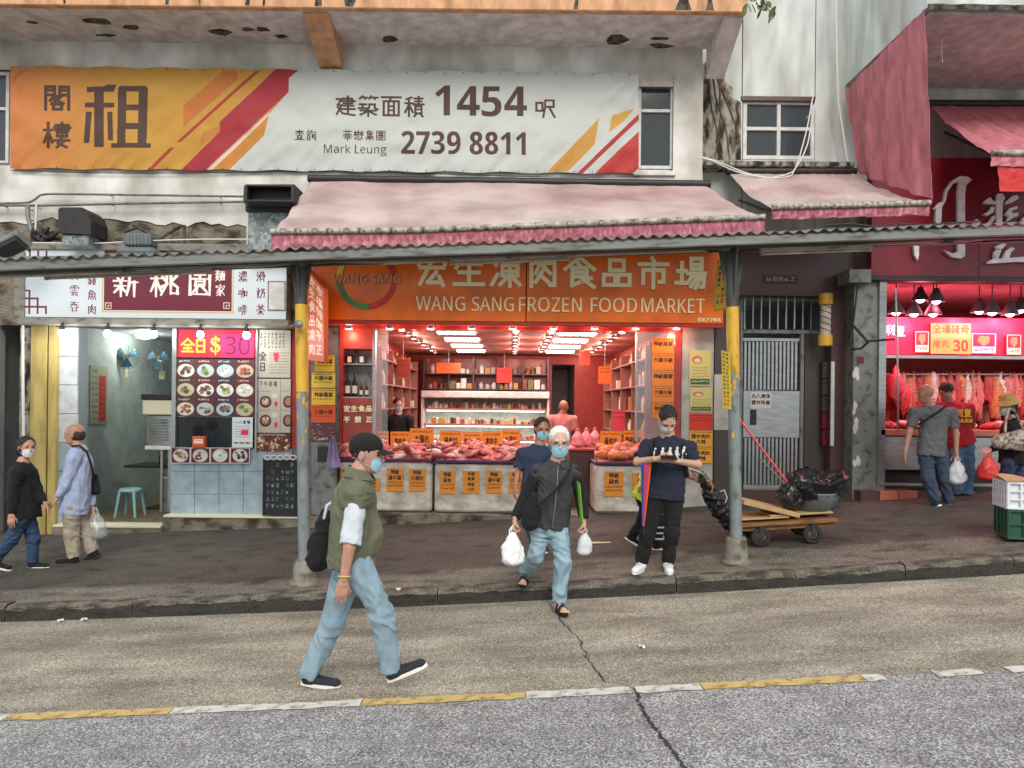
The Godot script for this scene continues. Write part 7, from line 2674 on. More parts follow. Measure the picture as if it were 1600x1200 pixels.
	for i in 4:
		var e = lc[i]
		poster(["pale yellow notice at the top of the left column by the post", "yellow notice second in the left column by the post", "amber notice third in the left column by the post", "red orange notice at the bottom of the left column by the post"][i], e[0], e[2], e[1], e[3], 10.52 - 0.004 * i, orange_card(["-", "大雞中級" if i % 2 else "特級雞翼", "-"], e[4], Vector2i(150, 104)), "notices on the left pier")
	for i in 5:
		poster("orange notice on the right glass, %s from the top" % wd[i], 1019, 528 + i * 25.4, 1053, 552.6 + i * 25.4, 10.765, orange_card(["-", "大雞中級" if i % 2 else "特級雞翼"] + ([] if i < 3 else ["-"]), "dd8024", Vector2i(150, 110)), "notices on the right glass")
	var rc := [[1077, 1111, 547, 603, 0], [1078, 1113, 606, 643, 0], [1077, 1113, 646, 672, 1], [1077, 1113, 672.5, 698, 2], [1077, 1113, 698.5, 724, 2]]
	for i in 5:
		var e = rc[i]
		var im: Image
		if e[4] == 0:
			im = canvas(140, 220, hx("b9b586"))
			rect(im, 4, 4, 132, 212, hx("c9bf74"))
			disc(im, 50, 60, 34, 24, hx("c26a4a"))
			disc(im, 52, 64, 22, 14, hx("d8c890"))
			for r in 4:
				small_print(im, 16, 104 + r * 18, 108, 10, hx("9a5a34"), 11)
			rect(im, 8, 176, 124, 36, hx("2f5a34"))
			small_print(im, 16, 186, 108, 14, hx("c9d0a8"), 14)
		else:
			im = orange_card(["-", "雞中肉扒", "大特"] if e[4] == 2 else ["-", "-", "-"], "dfa02e" if e[4] == 2 else "d63a22", Vector2i(150, 110))
		poster(["green and yellow poster at the top of the pale right pier", "green and yellow poster second on the pale right pier", "red notice below the green posters on the pale right pier", "yellow notice below the red one on the pale right pier", "lowest yellow notice on the pale right pier"][i], e[0], e[2], e[1], e[3], 10.77, im, "posters on the pale right pier")
	# counter running back beside the entrance, pink bags on it
	var ct := thing("service_counter", "brown service counter running back from the entrance", "counter", Vector3(1.12, fl, -12.0))
	b = MB.new()
	b.box(Vector3(1.15, fl + 0.5, -12.2), Vector3(0.5, 1.0, 1.6), Basis.IDENTITY, 0.01)
	part(ct, "body", b, M.granite_brown)
	b = MB.new()
	b.box(Vector3(1.15, fl + 1.02, -12.2), Vector3(0.56, 0.04, 1.66), Basis.IDENTITY, 0.008)
	part(ct, "worktop", b, M.red_wall)
	for k in 3:
		var o := Vector3(1.05 + k * 0.16, fl + 1.04, -11.7 - k * 0.2)
		plastic_bag("pink plastic carrier bag on the service counter, %s of three" % ["nearest", "middle", "farthest"][k], o, 0.1, 0.26, M.bag_pink, 60 + k)
	# grey metal cabinet, leaflet collage and lilac bag by the left pier
	var mc := thing("metal_cabinet", "grey metal cabinet standing against the left pier", "cabinet", P(505, 812, 10.5))
	part(mc, "body", bslab(486, 692, 525, 806, 10.48, 0.3, 0.01), M.metal_grey)
	part(mc, "window_plate", bslab(496, 698, 513, 722, 10.475, 0.01), M.metal_dark)
	im_collage()
	b = MB.new()
	var z := FastNoiseLite.new()
	z.frequency = 1.2
	var rws := []
	for i in 12:
		var row := PackedVector3Array()
		for j in 10:
			var p := P(519 + (j / 9.0 - 0.35) * (3.0 + i * 2.0), 680 + i * 4.6, 10.35)
			row.append(p + Vector3(0, 0, 0.04 * sin(j * 1.4 + i * 0.2)))
		rws.append(row)
	b.sheet(rws, 0.003)
	one("hanging_cloth", "lilac plastic sheet hanging at the left freezer corner", "cloth", b, M.bag_lilac)
	var hk := MB.new()
	hk.tube([P(518, 676, 10.36), P(518, 681, 10.35), P(516, 690, 10.35)], 0.006, 5)
	hk.tube([P(518, 676, 10.36), P(518, 676, 10.8)], 0.006, 5)
	one("wall_hook", "thin hook holding the lilac sheet", "hook", hk, M.metal_dark)

func im_collage() -> void:
	var im := canvas(180, 260, hx("6a3440"))
	for k in 26:
		var x := rng.randf_range(10, 160)
		var y := rng.randf_range(14, 230)
		disc(im, x, y + 16, 13, 16, hx(["3a4a6a", "7a2c3a", "b8a89a", "4a3a34"][k % 4]), 0.05)
		disc(im, x, y, 8, 9, hx("c9a08a"))
		disc(im, x, y - 5, 8, 5, hx("2a2020"))
	poster("poster crowded with small faces below the left notices", 486, 661, 524, 691, 10.52, im, "", 0.0, "photo_poster")

func write_into(t: Node3D, ch: String, x: float, y: float, w: float, h: float) -> void:
	var s := 10.74 / F
	part(t, "character", glyph_mb(ch, P(x, y, 10.748), w * s, h * s, 1.5 * s, 0.006), M.letter_cream)

func goods_row(a: Vector3, e: Vector3, depth: float, label: String, n: int, hmin := 0.1, hmax := 0.27, jars := 0.65) -> void:
	# pack sizes of a few pixels each: one crowded row
	var b := MB.new()
	var along := (e - a).normalized()
	var ln := a.distance_to(e)
	var x := 0.0
	var cols := ["b8a596", "8a4038", "b8864c", "6e7044", "d8cdc0", "4f3a34", "a3604f", "9aa09a", "7a3f3a", "c9bdb0", "c0a860", "d0d0c8"]
	var bs := Basis(along, Vector3.UP, along.cross(Vector3.UP))
	while x < ln - 0.08:
		var w := ln / n * rng.randf_range(0.7, 1.3)
		var h := rng.randf_range(hmin, hmax)
		b.col = hx(cols[rng.randi() % cols.size()]).srgb_to_linear()
		var o := a + along * (x + w / 2)
		if rng.randf() > jars:
			b.box(o + Vector3(0, h / 2, rng.randf_range(-0.03, 0.03)), Vector3(w * 0.9, h, depth * rng.randf_range(0.5, 0.9)), bs, 0.006)
		else:
			b.lathe([Vector2(w * 0.42, 0.0), Vector2(w * 0.44, h * 0.7), Vector2(w * 0.25, h * 0.82), Vector2(w * 0.25, h), Vector2(0.0, h)], 9, o)
		x += w
	b.col = Color.WHITE
	if not M.has("goods_mixed"):
		mat("goods_mixed", Color.WHITE, 0.4).vertex_color_use_as_albedo = true
	var o := one("shelf_goods", label, "groceries", b, M.goods_mixed)
	o.set_meta("kind", "stuff")

func shelf_run(label: String, xw: float, depth: float, d0: float, d1: float, fl: float, left: bool) -> void:
	var s := 1.0 if left else -1.0
	var xc := xw + s * depth / 2
	var t := thing("wall_shelving", label, "shelving", Vector3(xc, fl, -(d0 + d1) / 2), "shelving along the side walls")
	var b := MB.new()
	b.box(Vector3(xw + s * 0.012, fl + 1.35, -(d0 + d1) / 2), Vector3(0.02, 2.6, d1 - d0))
	part(t, "back_panel", b, M.red_wall)
	for k in 5:
		var z := -lerpf(d0, d1, k / 4.0)
		b = MB.new()
		b.box(Vector3(xc, fl + 1.35, z), Vector3(depth, 2.6, 0.03))
		part(t, "upright", b, M.shelf_pink)
	for r in 6:
		var y := fl + 0.35 + r * 0.42
		b = MB.new()
		b.box(Vector3(xc + s * 0.005, y, -(d0 + d1) / 2), Vector3(depth, 0.025, d1 - d0 - 0.02))
		part(t, "shelf", b, M.shelf_pink)
		for seg in 4:
			var za := -lerpf(d0, d1, seg / 4.0) - 0.06
			var zb := -lerpf(d0, d1, (seg + 1) / 4.0) + 0.06
			goods_row(Vector3(xc, y + 0.0135, za), Vector3(xc, y + 0.0135, zb), depth * 0.8, "jars and packets on the %s wall shelving, shelf %d up, bay %d back" % ["left" if left else "right", r + 1, seg + 1], 13, 0.12, 0.27, 0.9)

func plastic_bag(label: String, o: Vector3, r: float, h: float, m: Material, sd: int, handle := true) -> void:
	var t := thing("plastic_bag", label, "bag", o)
	var z := FastNoiseLite.new()
	z.seed = sd
	z.frequency = 1.0
	z.fractal_octaves = 3
	var rows := []
	for i in 17:
		var v := i / 16.0
		var row := PackedVector3Array()
		for j in 25:
			var an := TAU * j / 24.0
			var rad := r * lerpf(0.88, 1.0, v)
			if v < 0.4:
				rad = r * lerpf(0.14, 0.9, (v / 0.4) ** 0.75)
			if v > 0.8:
				rad = r * sqrt(maxf(0.0, 1.0 - ((v - 0.8) / 0.2) ** 2))
			rad *= 1.0 + 0.3 * z.get_noise_3d(cos(an) * 1.6, v * 2.0, sin(an) * 1.6) * minf(1.0, v * 4.0) + 0.05 * sin(an * 9.0 + v * 5.0)
			row.append(o + Vector3(cos(an) * rad, h * (1.0 - v), -sin(an) * rad * 0.75))
		rows.append(row)
	var b := MB.new()
	b.sheet(rows)
	part(t, "sack", b, m)
	if handle:
		b = MB.new()
		for s in [-1.0, 1.0]:
			b.tube([o + Vector3(s * r * 0.25, h * 0.88, 0), o + Vector3(s * r * 0.3, h * 1.05, 0.01), o + Vector3(0, h * 1.2, 0.012 * s), o + Vector3(s * r * -0.12, h * 1.02, 0.01)], 0.007, 5)
		part(t, "handle", b, m)

# ---------- barred entrance ----------
func gate_entrance() -> void:
	var t := thing("barred_gate", "steel barred entrance gate with solid middle panel between the shops", "gate", P(1207, 770, 11.1))
	var d := 11.05
	part(t, "frame_post", bslab(1156, 463, 1160.5, 770, d, 0.08, 0.006), M.metal_grey)
	part(t, "frame_post", bslab(1250, 522, 1256, 770, d, 0.08, 0.006), M.metal_grey)
	part(t, "transom", bslab(1161, 515, 1290, 521.5, d, 0.08, 0.006), M.metal_grey)
	part(t, "transom", bslab(1161, 456, 1290, 459.5, d, 0.06, 0.006), M.metal_grey)
	for k in 9:
		part(t, "bar", bslab(1163 + k * 13, 460, 1164.6 + k * 13, 514.5, d - 0.02, 0.016), M.steel)
	part(t, "rail", bslab(1161, 528, 1249.5, 533.5, d, 0.05, 0.004), M.steel)
	for k in 14:
		part(t, "bar", bslab(1163 + k * 6.1, 534, 1166.3 + k * 6.1, 609, d - 0.004, 0.03), M.steel)
	part(t, "middle_panel", bslab(1161, 610, 1249.5, 684, d, 0.05, 0.006), M.steel)
	for k in 14:
		part(t, "bar", bslab(1163 + k * 6.1, 684.5, 1166.3 + k * 6.1, 757, d - 0.004, 0.03), M.steel)
	part(t, "rail", bslab(1161, 757.5, 1249.5, 763, d, 0.05, 0.004), M.steel)
	part(t, "lock_plate", bslab(1173, 640, 1182, 664, d - 0.02, 0.02), M.metal_dark)
	part(t, "threshold", bslab(1150, 766, 1300, 806, 10.8, 0.6, 0.01), M.granite_brown)
	var sl := thing("stair_hall", "dark stair hall behind the barred gate", "hallway", P(1225, 765, 11.2))
	part(sl, "wall", bslab(1140, 440, 1310, 780, 12.6, 0.1), M.dim_wall)
	part(sl, "side_wall", bslab(1257, 522, 1297.5, 766, 11.06, 0.12), M.granite_dark)
	var b := MB.new()
	b.box(Vector3(4.0, 0.2, -11.9), Vector3(1.8, 0.3, 1.4))
	part(sl, "floor", b, M.dim_wall)
	for x in [3.38, 4.95]:
		b = MB.new()
		b.box(Vector3(x, 1.8, -11.9), Vector3(0.06, 3.4, 1.4))
		part(sl, "side_wall", b, M.dim_wall)
	b = MB.new()
	b.box(Vector3(4.16, 3.52, -11.9), Vector3(1.7, 0.06, 1.4))
	part(sl, "ceiling", b, M.dim_wall)
	var im := canvas(200, 150, hx("c9cac8"))
	write_row(im, "出入通道", 14, 16, 38, 7, 6, hx("5a1c20"))
	write_row(im, "請勿阻塞", 14, 76, 38, 7, 6, hx("5a1c20"))
	poster("white keep clear notice on the steel gate panel", 1172, 613, 1205, 638, d - 0.004, im, "", 0.0, "gate_notice")
	im = canvas(220, 40, hx("53393a"))
	small_print(im, 20, 8, 180, 24, hx("a89890"), 38)
	poster("faint building name plate on brown granite above the gate", 1192, 430, 1246, 443, 10.845, im, "", 0.0, "name_plate")
	# yellow capped lantern
	var l := thing("striped_lantern", "lantern with yellow ends and black striped tube on the granite pier", "lantern", P(1290, 545, 10.7))
	b = MB.new()
	var o := P(1290, 500, 10.72)
	b.lathe([Vector2(0.075, -0.22), Vector2(0.075, 0.22)], 20, o)
	part(l, "tube", b, M.white_dirty)
	for k in 5:
		b = MB.new()
		var pts := []
		for i in 8:
			var an := lerpf(-0.2, PI + 0.2, i / 7.0)
			pts.append(o + Vector3(-cos(an) * 0.077, -0.2 + k * 0.085 + (0.1 * (1.0 - i / 7.0)), sin(an) * 0.077))
		b.tube(pts, 0.006, 5)
		part(l, "stripe", b, M.black_rubber)
	for s in [-1.0, 1.0]:
		b = MB.new()
		b.lathe([Vector2(0.0, -0.085), Vector2(0.09, -0.085), Vector2(0.098, -0.07), Vector2(0.098, 0.07), Vector2(0.09, 0.085), Vector2(0.0, 0.085)], 20, o + Vector3(0, s * 0.3, 0))
		part(l, "end_cap", b, M.post_yellow)
	b = MB.new()
	b.box(o + Vector3(0.02, 0, -0.09), Vector3(0.06, 0.5, 0.06))
	part(l, "wall_bracket", b, M.metal_dark)
	# letter boxes and strip
	var lb := thing("letter_boxes", "narrow column of dark red letter boxes beside the gate", "letter box", P(1291, 697, 10.95))
	for k in 5:
		part(lb, "box", bslab(1286, 566 + k * 26.4, 1297.4, 591 + k * 26.4, 10.94, 0.1, 0.004), M.sign_red if k in [3, 4] else M.granite_dark)
		part(lb, "slot", bslab(1287.5, 570 + k * 26.4, 1296, 572 + k * 26.4, 10.938, 0.006), M.black_rubber)
	one("wall_strip", "white vertical plastic strip beside the letter boxes", "strip", bslab(1298.5, 565, 1304, 697, 10.8, 0.03, 0.006), M.white_plain)
	one("wall_sticker", "small dark red square sticker on the grey pier", "sticker", bslab(1339, 557, 1350, 568, 10.545, 0.004), M.sign_red)

# ---------- butcher ----------
func butcher_shop() -> void:
	var t := thing("butcher_shop", "butcher shop at right glowing with pink light", "shop", P(1500, 780, 11.0))
	var fl := 0.62
	room(t, 5.35, 10.2, fl, 3.72, 10.62, 14.2, M.red_wall, M.ceiling_pink, M.floor_red)
	for c in 9:
		part(t, "step_tile", bslab(1345 + c * 30, 767 + c * 0.3, 1374 + c * 30, 806 + c * 0.3, 10.35, 0.4, 0.006), M.goods6 if c % 3 else M.granite_brown)
	# counter
	var ct := thing("meat_counter", "steel butcher counter with meat trays at the shop front", "counter", P(1500, 766, 10.7))
	part(ct, "front_panel", bslab(1377, 684, 1900, 737, 10.55, 0.5, 0.01), M.steel)
	part(ct, "worktop", bslab(1376, 673, 1900, 683.5, 10.5, 0.6, 0.01), M.goods6)
	part(ct, "kick_panel", bslab(1380, 738, 1900, 765, 10.7, 0.3), M.dark_room)
	part(ct, "lower_rail", bslab(1377, 757, 1900, 762, 10.45, 0.04, 0.01), M.steel)
	# header panel with posters, shelf of lamps above
	part(t, "header_panel", bslab(1376, 498, 1900, 556, 11.25, 0.05), M.header_pink)
	part(t, "glass_shelf", bslab(1376, 557, 1900, 562, 11.0, 0.3), M.steel)
	var im := canvas(250, 190, hx("e0a24a"))
	rect(im, 4, 4, 242, 88, hx("e8b866"))
	write_row(im, "全場豬骨", 12, 12, 50, 8, 6, hx("b0602a"))
	write_row(im, "瘦肉", 14, 106, 46, 6, 5, hx("8a5a34"))
	write(im, "30", 140, 104, 92, 70, hx("b8381e"), true)
	poster("large orange handwritten price sign over the hanging meat", 1454, 505, 1517, 553, 11.2, im, "", 0.0, "price_sign")
	for e in [[1430, 518, 1451, 550, "e8d8a8", "small framed pork picture left of the big orange price sign"], [1518, 521, 1556, 552, "e8c4d4", "pink price sheet right of the big orange price sign"], [1573, 523, 1595, 554, "e8d8a8", "small framed pork picture near the right edge"]]:
		im = canvas(120, 160, hx(e[4]))
		rect(im, 6, 6, 108, 100, hx("a0283a"))
		disc(im, 60, 56, 30, 40, hx("c98a4a"), 0.1)
		small_print(im, 14, 120, 92, 24, hx("5a2c24"), 24)
		poster(e[5], e[0], e[1], e[2], e[3], 11.2, im, "", 0.0, "picture_sheet")
	for e in [["利", 1384, 508], ["豐", 1400, 510]]:
		part(t, "character", glyph_mb(e[0], P(e[1], e[2], 11.245), 0.13, 0.15, 0.022, 0.006, true), M.letter_white)
	var lamps := [[1400, 490], [1428, 492], [1438, 470], [1463, 472], [1458, 492], [1530, 488], [1550, 490], [1578, 492], [1595, 486], [1640, 490]]
	for i in lamps.size():
		var o := P(lamps[i][0], lamps[i][1], 10.75 + 0.09 * (i % 3))
		var lp := thing("meat_lamp", "black shaded pink meat lamp hanging over the butcher counter, %s from the left" % ["first", "second", "third", "fourth", "fifth", "sixth", "seventh", "eighth", "ninth", "tenth"][i], "lamp", o, "lamps over the butcher counter")
		var b := MB.new()
		b.lathe([Vector2(0.12, 0.0), Vector2(0.11, 0.04), Vector2(0.06, 0.13), Vector2(0.035, 0.2), Vector2(0.0, 0.21)], 16, o)
		part(lp, "shade", b, M.black_rubber)
		b = MB.new()
		b.ball(o + Vector3(0, 0.02, 0), Vector3(0.06, 0.05, 0.06), Basis.IDENTITY, 8, 12)
		part(lp, "bulb", b, M.bulb_pink)
		b = MB.new()
		b.tube([o + Vector3(0, 0.2, 0), Vector3(o.x, 3.71, o.z)], 0.008, 5)
		part(lp, "cord", b, M.cable_black)
		lamp_omni(lp, o + Vector3(0, -0.1, 0), 0.3, hx("ff7496"), 0.06)
	# hanging meat
	for r in 2:
		var b := MB.new()
		b.tube([P(1376, [585, 612][r], [11.3, 11.65][r]), P(1900, [585, 612][r], [11.3, 11.65][r])], 0.018, 8)
		one("meat_rail", ["front hanging rail across the butcher shop", "rear hanging rail across the butcher shop"][r], "rail", b, M.steel)
	var shapes := []
	var nz := FastNoiseLite.new()
	nz.frequency = 0.018
	nz.fractal_octaves = 3
	for k in 6:
		nz.seed = 30 + k
		var mb := MB.new()
		mb.ball(Vector3(0, -0.28, 0), Vector3(0.085, 0.25, 0.06), Basis.IDENTITY, 12, 12, 0.8, nz)
		mb.tube([Vector3(0, -0.06, 0), Vector3(0, 0.0, 0), Vector3(0.012, 0.022, 0)], 0.006, 5)
		shapes.append(mb.mesh())
	for r in 2:
		for k in 44:
			var px := 1380 + k * 7.6 + rng.randf_range(-2, 2)
			var o := P(px, [584, 611][r], [11.3, 11.65][r])
			var sc := rng.randf_range(0.7, 1.25)
			lump("hanging_meat", ["pink meat strip hanging on the front butcher rail", "pink meat strip hanging on the rear butcher rail"][r], "meat", shapes[k % 6], M[["meat4", "meat5", "fat", "meat4", "meat5", "meat0", "ham"][(k * 3 + r) % 7]], o, Basis(Vector3.UP, rng.randf_range(0, TAU)).scaled_local(Vector3(sc, sc * rng.randf_range(0.75, 1.25), sc)), ["meat on the front butcher rail", "meat on the rear butcher rail"][r])
	# meat on the counter
	var pieces := []
	for k in 4:
		var mb := MB.new()
		nz.seed = 50 + k
		mb.ball(Vector3.ZERO, Vector3(0.1, 0.045, 0.075), Basis.IDENTITY, 7, 12, 0.5, nz)
		pieces.append(mb.mesh())
	for k in 60:
		var px := rng.randf_range(1382, 1660)
		var o := P(px, 671, 10.56 + rng.randf() * 0.4)
		o.y = P(px, 671, 10.5).y + 0.03 + rng.randf() * 0.05
		lump("counter_meat", "raw meat lying along the butcher counter", "meat", pieces[k % 4], M[["meat5", "meat4", "fat", "meat4", "ham"][k % 5]], o, Basis.from_euler(Vector3(0, rng.randf_range(0, TAU), rng.randf_range(-0.3, 0.3))), "meat along the butcher counter")
	# dark carcass piece and hook pole at left
	var b := MB.new()
	nz.seed = 99
	b.ball(P(1398, 605, 11.0), Vector3(0.1, 0.26, 0.09), Basis.IDENTITY, 16, 16, 0.9, nz)
	b.ball(P(1410, 622, 11.05), Vector3(0.09, 0.2, 0.08), Basis.IDENTITY, 14, 14, 0.9, nz)
	b.tube([P(1400, 583, 11.0), P(1402, 560, 11.0)], 0.008, 5)
	one("carcass", "large dark red carcass piece hanging beside the grey pier", "meat", b, M.meat4)
	b = MB.new()
	b.tube([P(1399, 450, 10.4), P(1402, 545, 10.4), P(1403, 620, 10.4), P(1403, 672, 10.5)], 0.014, 8)
	one("hook_pole", "thin steel pole standing at the butcher shop entrance", "pole", b, M.steel)
	var br := thing("swing_hoist", "black folding swing hoist on the grey pier", "hoist", P(1330, 535, 10.5))
	b = MB.new()
	b.tube([P(1330, 505, 10.5), P(1355, 533, 10.3), P(1398, 530, 10.2)], 0.02, 6)
	b.tube([P(1330, 545, 10.5), P(1345, 545, 10.4), P(1357, 534, 10.3)], 0.016, 6)
	part(br, "arm", b, M.cable_black)
	b = MB.new()
	b.tube([P(1340, 446, 10.5), P(1334, 500, 10.48), P(1328, 540, 10.48), P(1336, 548, 10.48)], 0.012, 6)
	part(br, "cable", b, M.cable_black)
	part(t, "shutter_box", bslab(1327, 420, 1362, 442, 10.4, 0.4, 0.01), M.metal_grey)
# ---------- things on walls, pavement and road ----------
func street_clutter() -> void:
	var b: MB
	# kitchen exhaust ducts
	var t := thing("exhaust_duct", "large kitchen exhaust duct with black rectangular hood left of the pink awning", "duct", P(422, 400, 10.3))
	part(t, "duct_body", bslab(387, 331, 456, 402, 10.25, 0.45, 0.01), M.galvanised)
	b = MB.new()
	px_prism(b, [[381, 291], [384, 288], [460, 288], [464, 308], [458, 321], [384, 321], [380, 316]], 10.1, 0.62)
	part(t, "hood", b, M.duct_black)
	for e in [[382, 290, 386, 314.5], [455, 290, 459, 314.5], [386.2, 288.5, 454.8, 291], [386.2, 312, 454.8, 314.5]]:
		part(t, "hood_rim", bslab(e[0], e[1], e[2], e[3], 9.9, 0.2), M.duct_black)
	part(t, "collar", bslab(383, 321.5, 460, 330.5, 10.2, 0.54, 0.008), M.metal_dark)
	t = thing("exhaust_duct", "smaller black elbow duct above the noodle shop sign", "duct", P(118, 392, 10.3))
	b = MB.new()
	px_prism(b, [[91, 327], [95, 324], [128, 324], [137, 331], [142, 345], [142, 366], [91, 364]], 10.1, 0.42)
	part(t, "elbow", b, M.duct_black)
	part(t, "duct_body", bslab(97, 366.5, 138, 384, 10.15, 0.34, 0.008), M.galvanised)
	t = thing("control_box", "grey finned control box standing on the noodle shop sign", "electrical box", P(214, 397, 10.3))
	part(t, "housing", bslab(191, 364, 234, 384, 10.2, 0.25, 0.03), M.tub_grey)
	for k in 7:
		part(t, "fin", bslab(194 + k * 5.6, 366, 196 + k * 5.6, 382, 10.19, 0.02), M.tub_grey)
	part(t, "foot", bslab(180, 385, 240, 397, 10.15, 0.3, 0.04), M.tub_grey)
	t = thing("floodlight", "weathered rectangular floodlight tipped over at the far left of the sign", "lamp", P(20, 400, 9.8))
	var o := P(18, 382, 9.9)
	var bs := yawed(-20, -30, 28)
	b = MB.new()
	b.box(o, Vector3(0.42, 0.1, 0.26), bs, 0.015)
	part(t, "housing", b, M.metal_grey)
	b = MB.new()
	b.box(o + bs * Vector3(0, -0.08, 0), Vector3(0.36, 0.07, 0.2), bs, 0.01)
	part(t, "reflector", b, M.metal_dark)
	b = MB.new()
	b.tube([o + bs * Vector3(0.2, 0, 0), P(40, 376, 10.0), P(46, 392, 10.3)], 0.02, 6)
	part(t, "stirrup", b, M.metal_dark)
	# pipes and cables on the facade
	var runs := [
		["water_pipe", "upper grey pipe running below the rental banner", [[-40, 318], [50, 316], [62, 305], [75, 303], [240, 305], [384, 307]], 10.62, 0.016, "metal_grey"],
		["water_pipe", "lower grey pipe running below the rental banner", [[-40, 320], [60, 321], [200, 318], [384, 315]], 10.6, 0.018, "metal_grey"],
		["water_pipe", "white vertical pipe stub near the left exhaust duct", [[57, 318], [56, 345], [55, 374]], 10.55, 0.014, "cable_white"],
		["water_pipe", "bent dark pipe at the far left of the facade", [[43, 322], [44, 340], [50, 362]], 10.5, 0.03, "metal_grey"],
		["power_cable", "thin cable along the top of the noodle shop sign", [[40, 379], [150, 380], [190, 378], [300, 374], [410, 374]], 10.3, 0.009, "cable_white"],
		["power_cable", "white cable drooping from the window to the pink awning", [[1276, 152], [1268, 190], [1262, 225], [1250, 252], [1240, 268], [1205, 278], [1165, 270], [1120, 252], [1092, 244]], 10.8, 0.011, "cable_white"],
		["power_cable", "second white cable looping below the four pane window", [[1270, 152], [1260, 205], [1245, 258], [1236, 276], [1195, 277], [1150, 268], [1110, 250], [1090, 246]], 10.75, 0.01, "cable_white"],
		["power_cable", "white downpipe cable on the noodle shop yellow pier", [[36, 508], [36, 600], [37, 700], [36, 780]], 10.6, 0.02, "cable_white"],
		["power_cable", "frayed wire dangling under the right overhang", [[1474, 10], [1475, 38], [1480, 46], [1471, 68], [1473, 98]], 9.6, 0.006, "cable_white"],
		["power_cable", "loose wires tangled on the canopy roof at right", [[1290, 352], [1330, 350], [1370, 354], [1400, 349], [1440, 352], [1480, 349], [1530, 346]], 9.0, 0.012, "cable_black"],
	]
	for r in runs:
		b = MB.new()
		var pts := []
		var c := Curve3D.new()
		for q in r[2]:
			c.add_point(P(q[0], q[1], r[3]))
		for i in c.point_count:
			var tg := (c.get_point_position(mini(i + 1, c.point_count - 1)) - c.get_point_position(maxi(i - 1, 0))) * 0.16
			c.set_point_in(i, -tg)
			c.set_point_out(i, tg)
		for k in 41:
			pts.append(c.sample_baked(c.get_baked_length() * k / 40.0))
		b.tube(pts, r[4], 7)
		# clips that hold the run to the wall
		for k in [4, 20, 36]:
			b.tube([pts[k], Vector3(pts[k].x, pts[k].y, pts[k].z - 0.12)], 0.008, 5)
		one(r[0], r[1], "pipe" if r[0] == "water_pipe" else "cable", b, M[r[5]])
	t = thing("steel_brace", "rusty crossed angle irons on bare concrete above the noodle shop", "bracket", P(250, 385, 10.5))
	for e in [[[208, 352], [272, 384]], [[285, 352], [250, 372]], [[288, 352], [288, 384]], [[195, 362], [215, 356]]]:
		b = MB.new()
		b.tube([P(e[0][0], e[0][1], 10.6), P(e[1][0], e[1][1], 10.5)], 0.022, 4)
		part(t, "angle_iron", b, M.spall)
	var gs := thing("cloth_bundle", "dark tangle of old cloth and wire above the noodle shop sign", "rubbish", P(70, 380, 10.5))
	for k in 9:
		b = MB.new()
		var q0 := P(rng.randf_range(42, 100), rng.randf_range(350, 378), 10.55)
		var q1 := P(rng.randf_range(42, 100), rng.randf_range(352, 382), 10.45)
		b.tube([q0, (q0 + q1) / 2 + Vector3(0, -0.05, 0.06), q1], [0.02, 0.035, 0.015], 6)
		part(gs, "strand", b, M.duct_black)
	# clamp spot on the left post
	t = thing("clamp_spot", "round grey clamp light on the left canopy post", "lamp", P(467, 507, 7.2))
	o = P(468, 507, 7.18)
	b = MB.new()
	b.lathe([Vector2(0.0, 0.0), Vector2(0.035, 0.0), Vector2(0.04, 0.03), Vector2(0.0, 0.035)], 14, o, Basis(Vector3.RIGHT, PI / 2))
	part(t, "head", b, M.metal_grey)
	b = MB.new()
	b.tube([o, o + Vector3(-0.1, -0.02, -0.02)], 0.012, 6)
	part(t, "arm", b, M.metal_grey)
	# leafy twig from above
	t = thing("tree_branch", "leafy twig hanging into view at the top right of the orange beam", "branch", P(1185, -20, 9.3))
	b = MB.new()
	b.tube([P(1170, -40, 9.3), P(1184, -8, 9.3), P(1200, 14, 9.3), P(1206, 24, 9.3)], [0.012, 0.008, 0.005, 0.003], 6)
	b.tube([P(1184, -8, 9.3), P(1172, 2, 9.25)], 0.004, 5)
	part(t, "twig", b, M.twig)
	for k in 20:
		var p := P(1166 + k * 2.4 + rng.randf_range(-3, 3), rng.randf_range(-14, 8) + k * 0.9, 9.3 + rng.randf_range(-0.1, 0.1))
		var lb := Basis.from_euler(Vector3(rng.randf_range(-0.8, 0.8), rng.randf_range(-1, 1), rng.randf_range(-0.7, 0.7)))
		var rows := []
		for i in 6:
			var v := i / 5.0
			var w := 0.03 * sin(PI * (v * 0.9 + 0.06))
			rows.append(PackedVector3Array([p + lb * Vector3(-w, -v * 0.12, 0.008), p + lb * Vector3(0, -v * 0.12, 0), p + lb * Vector3(w, -v * 0.12, 0.008)]))
		b = MB.new()
		b.sheet(rows, 0.001)
		part(t, "leaf", b, M.leaf)
	trolley()
	crates()
	# litter
	var bits := [[930, 853, "pale bamboo stick lying on the pavement behind the old man", 0.35], [1003, 1013, "scrap of white paper on the road right of centre", 0.04], [622, 923, "scrap of white tissue at the kerb edge", 0.05], [95, 968, "white paper scrap at the kerb foot on the left", 0.05], [132, 967, "second white paper scrap at the kerb foot on the left", 0.05]]
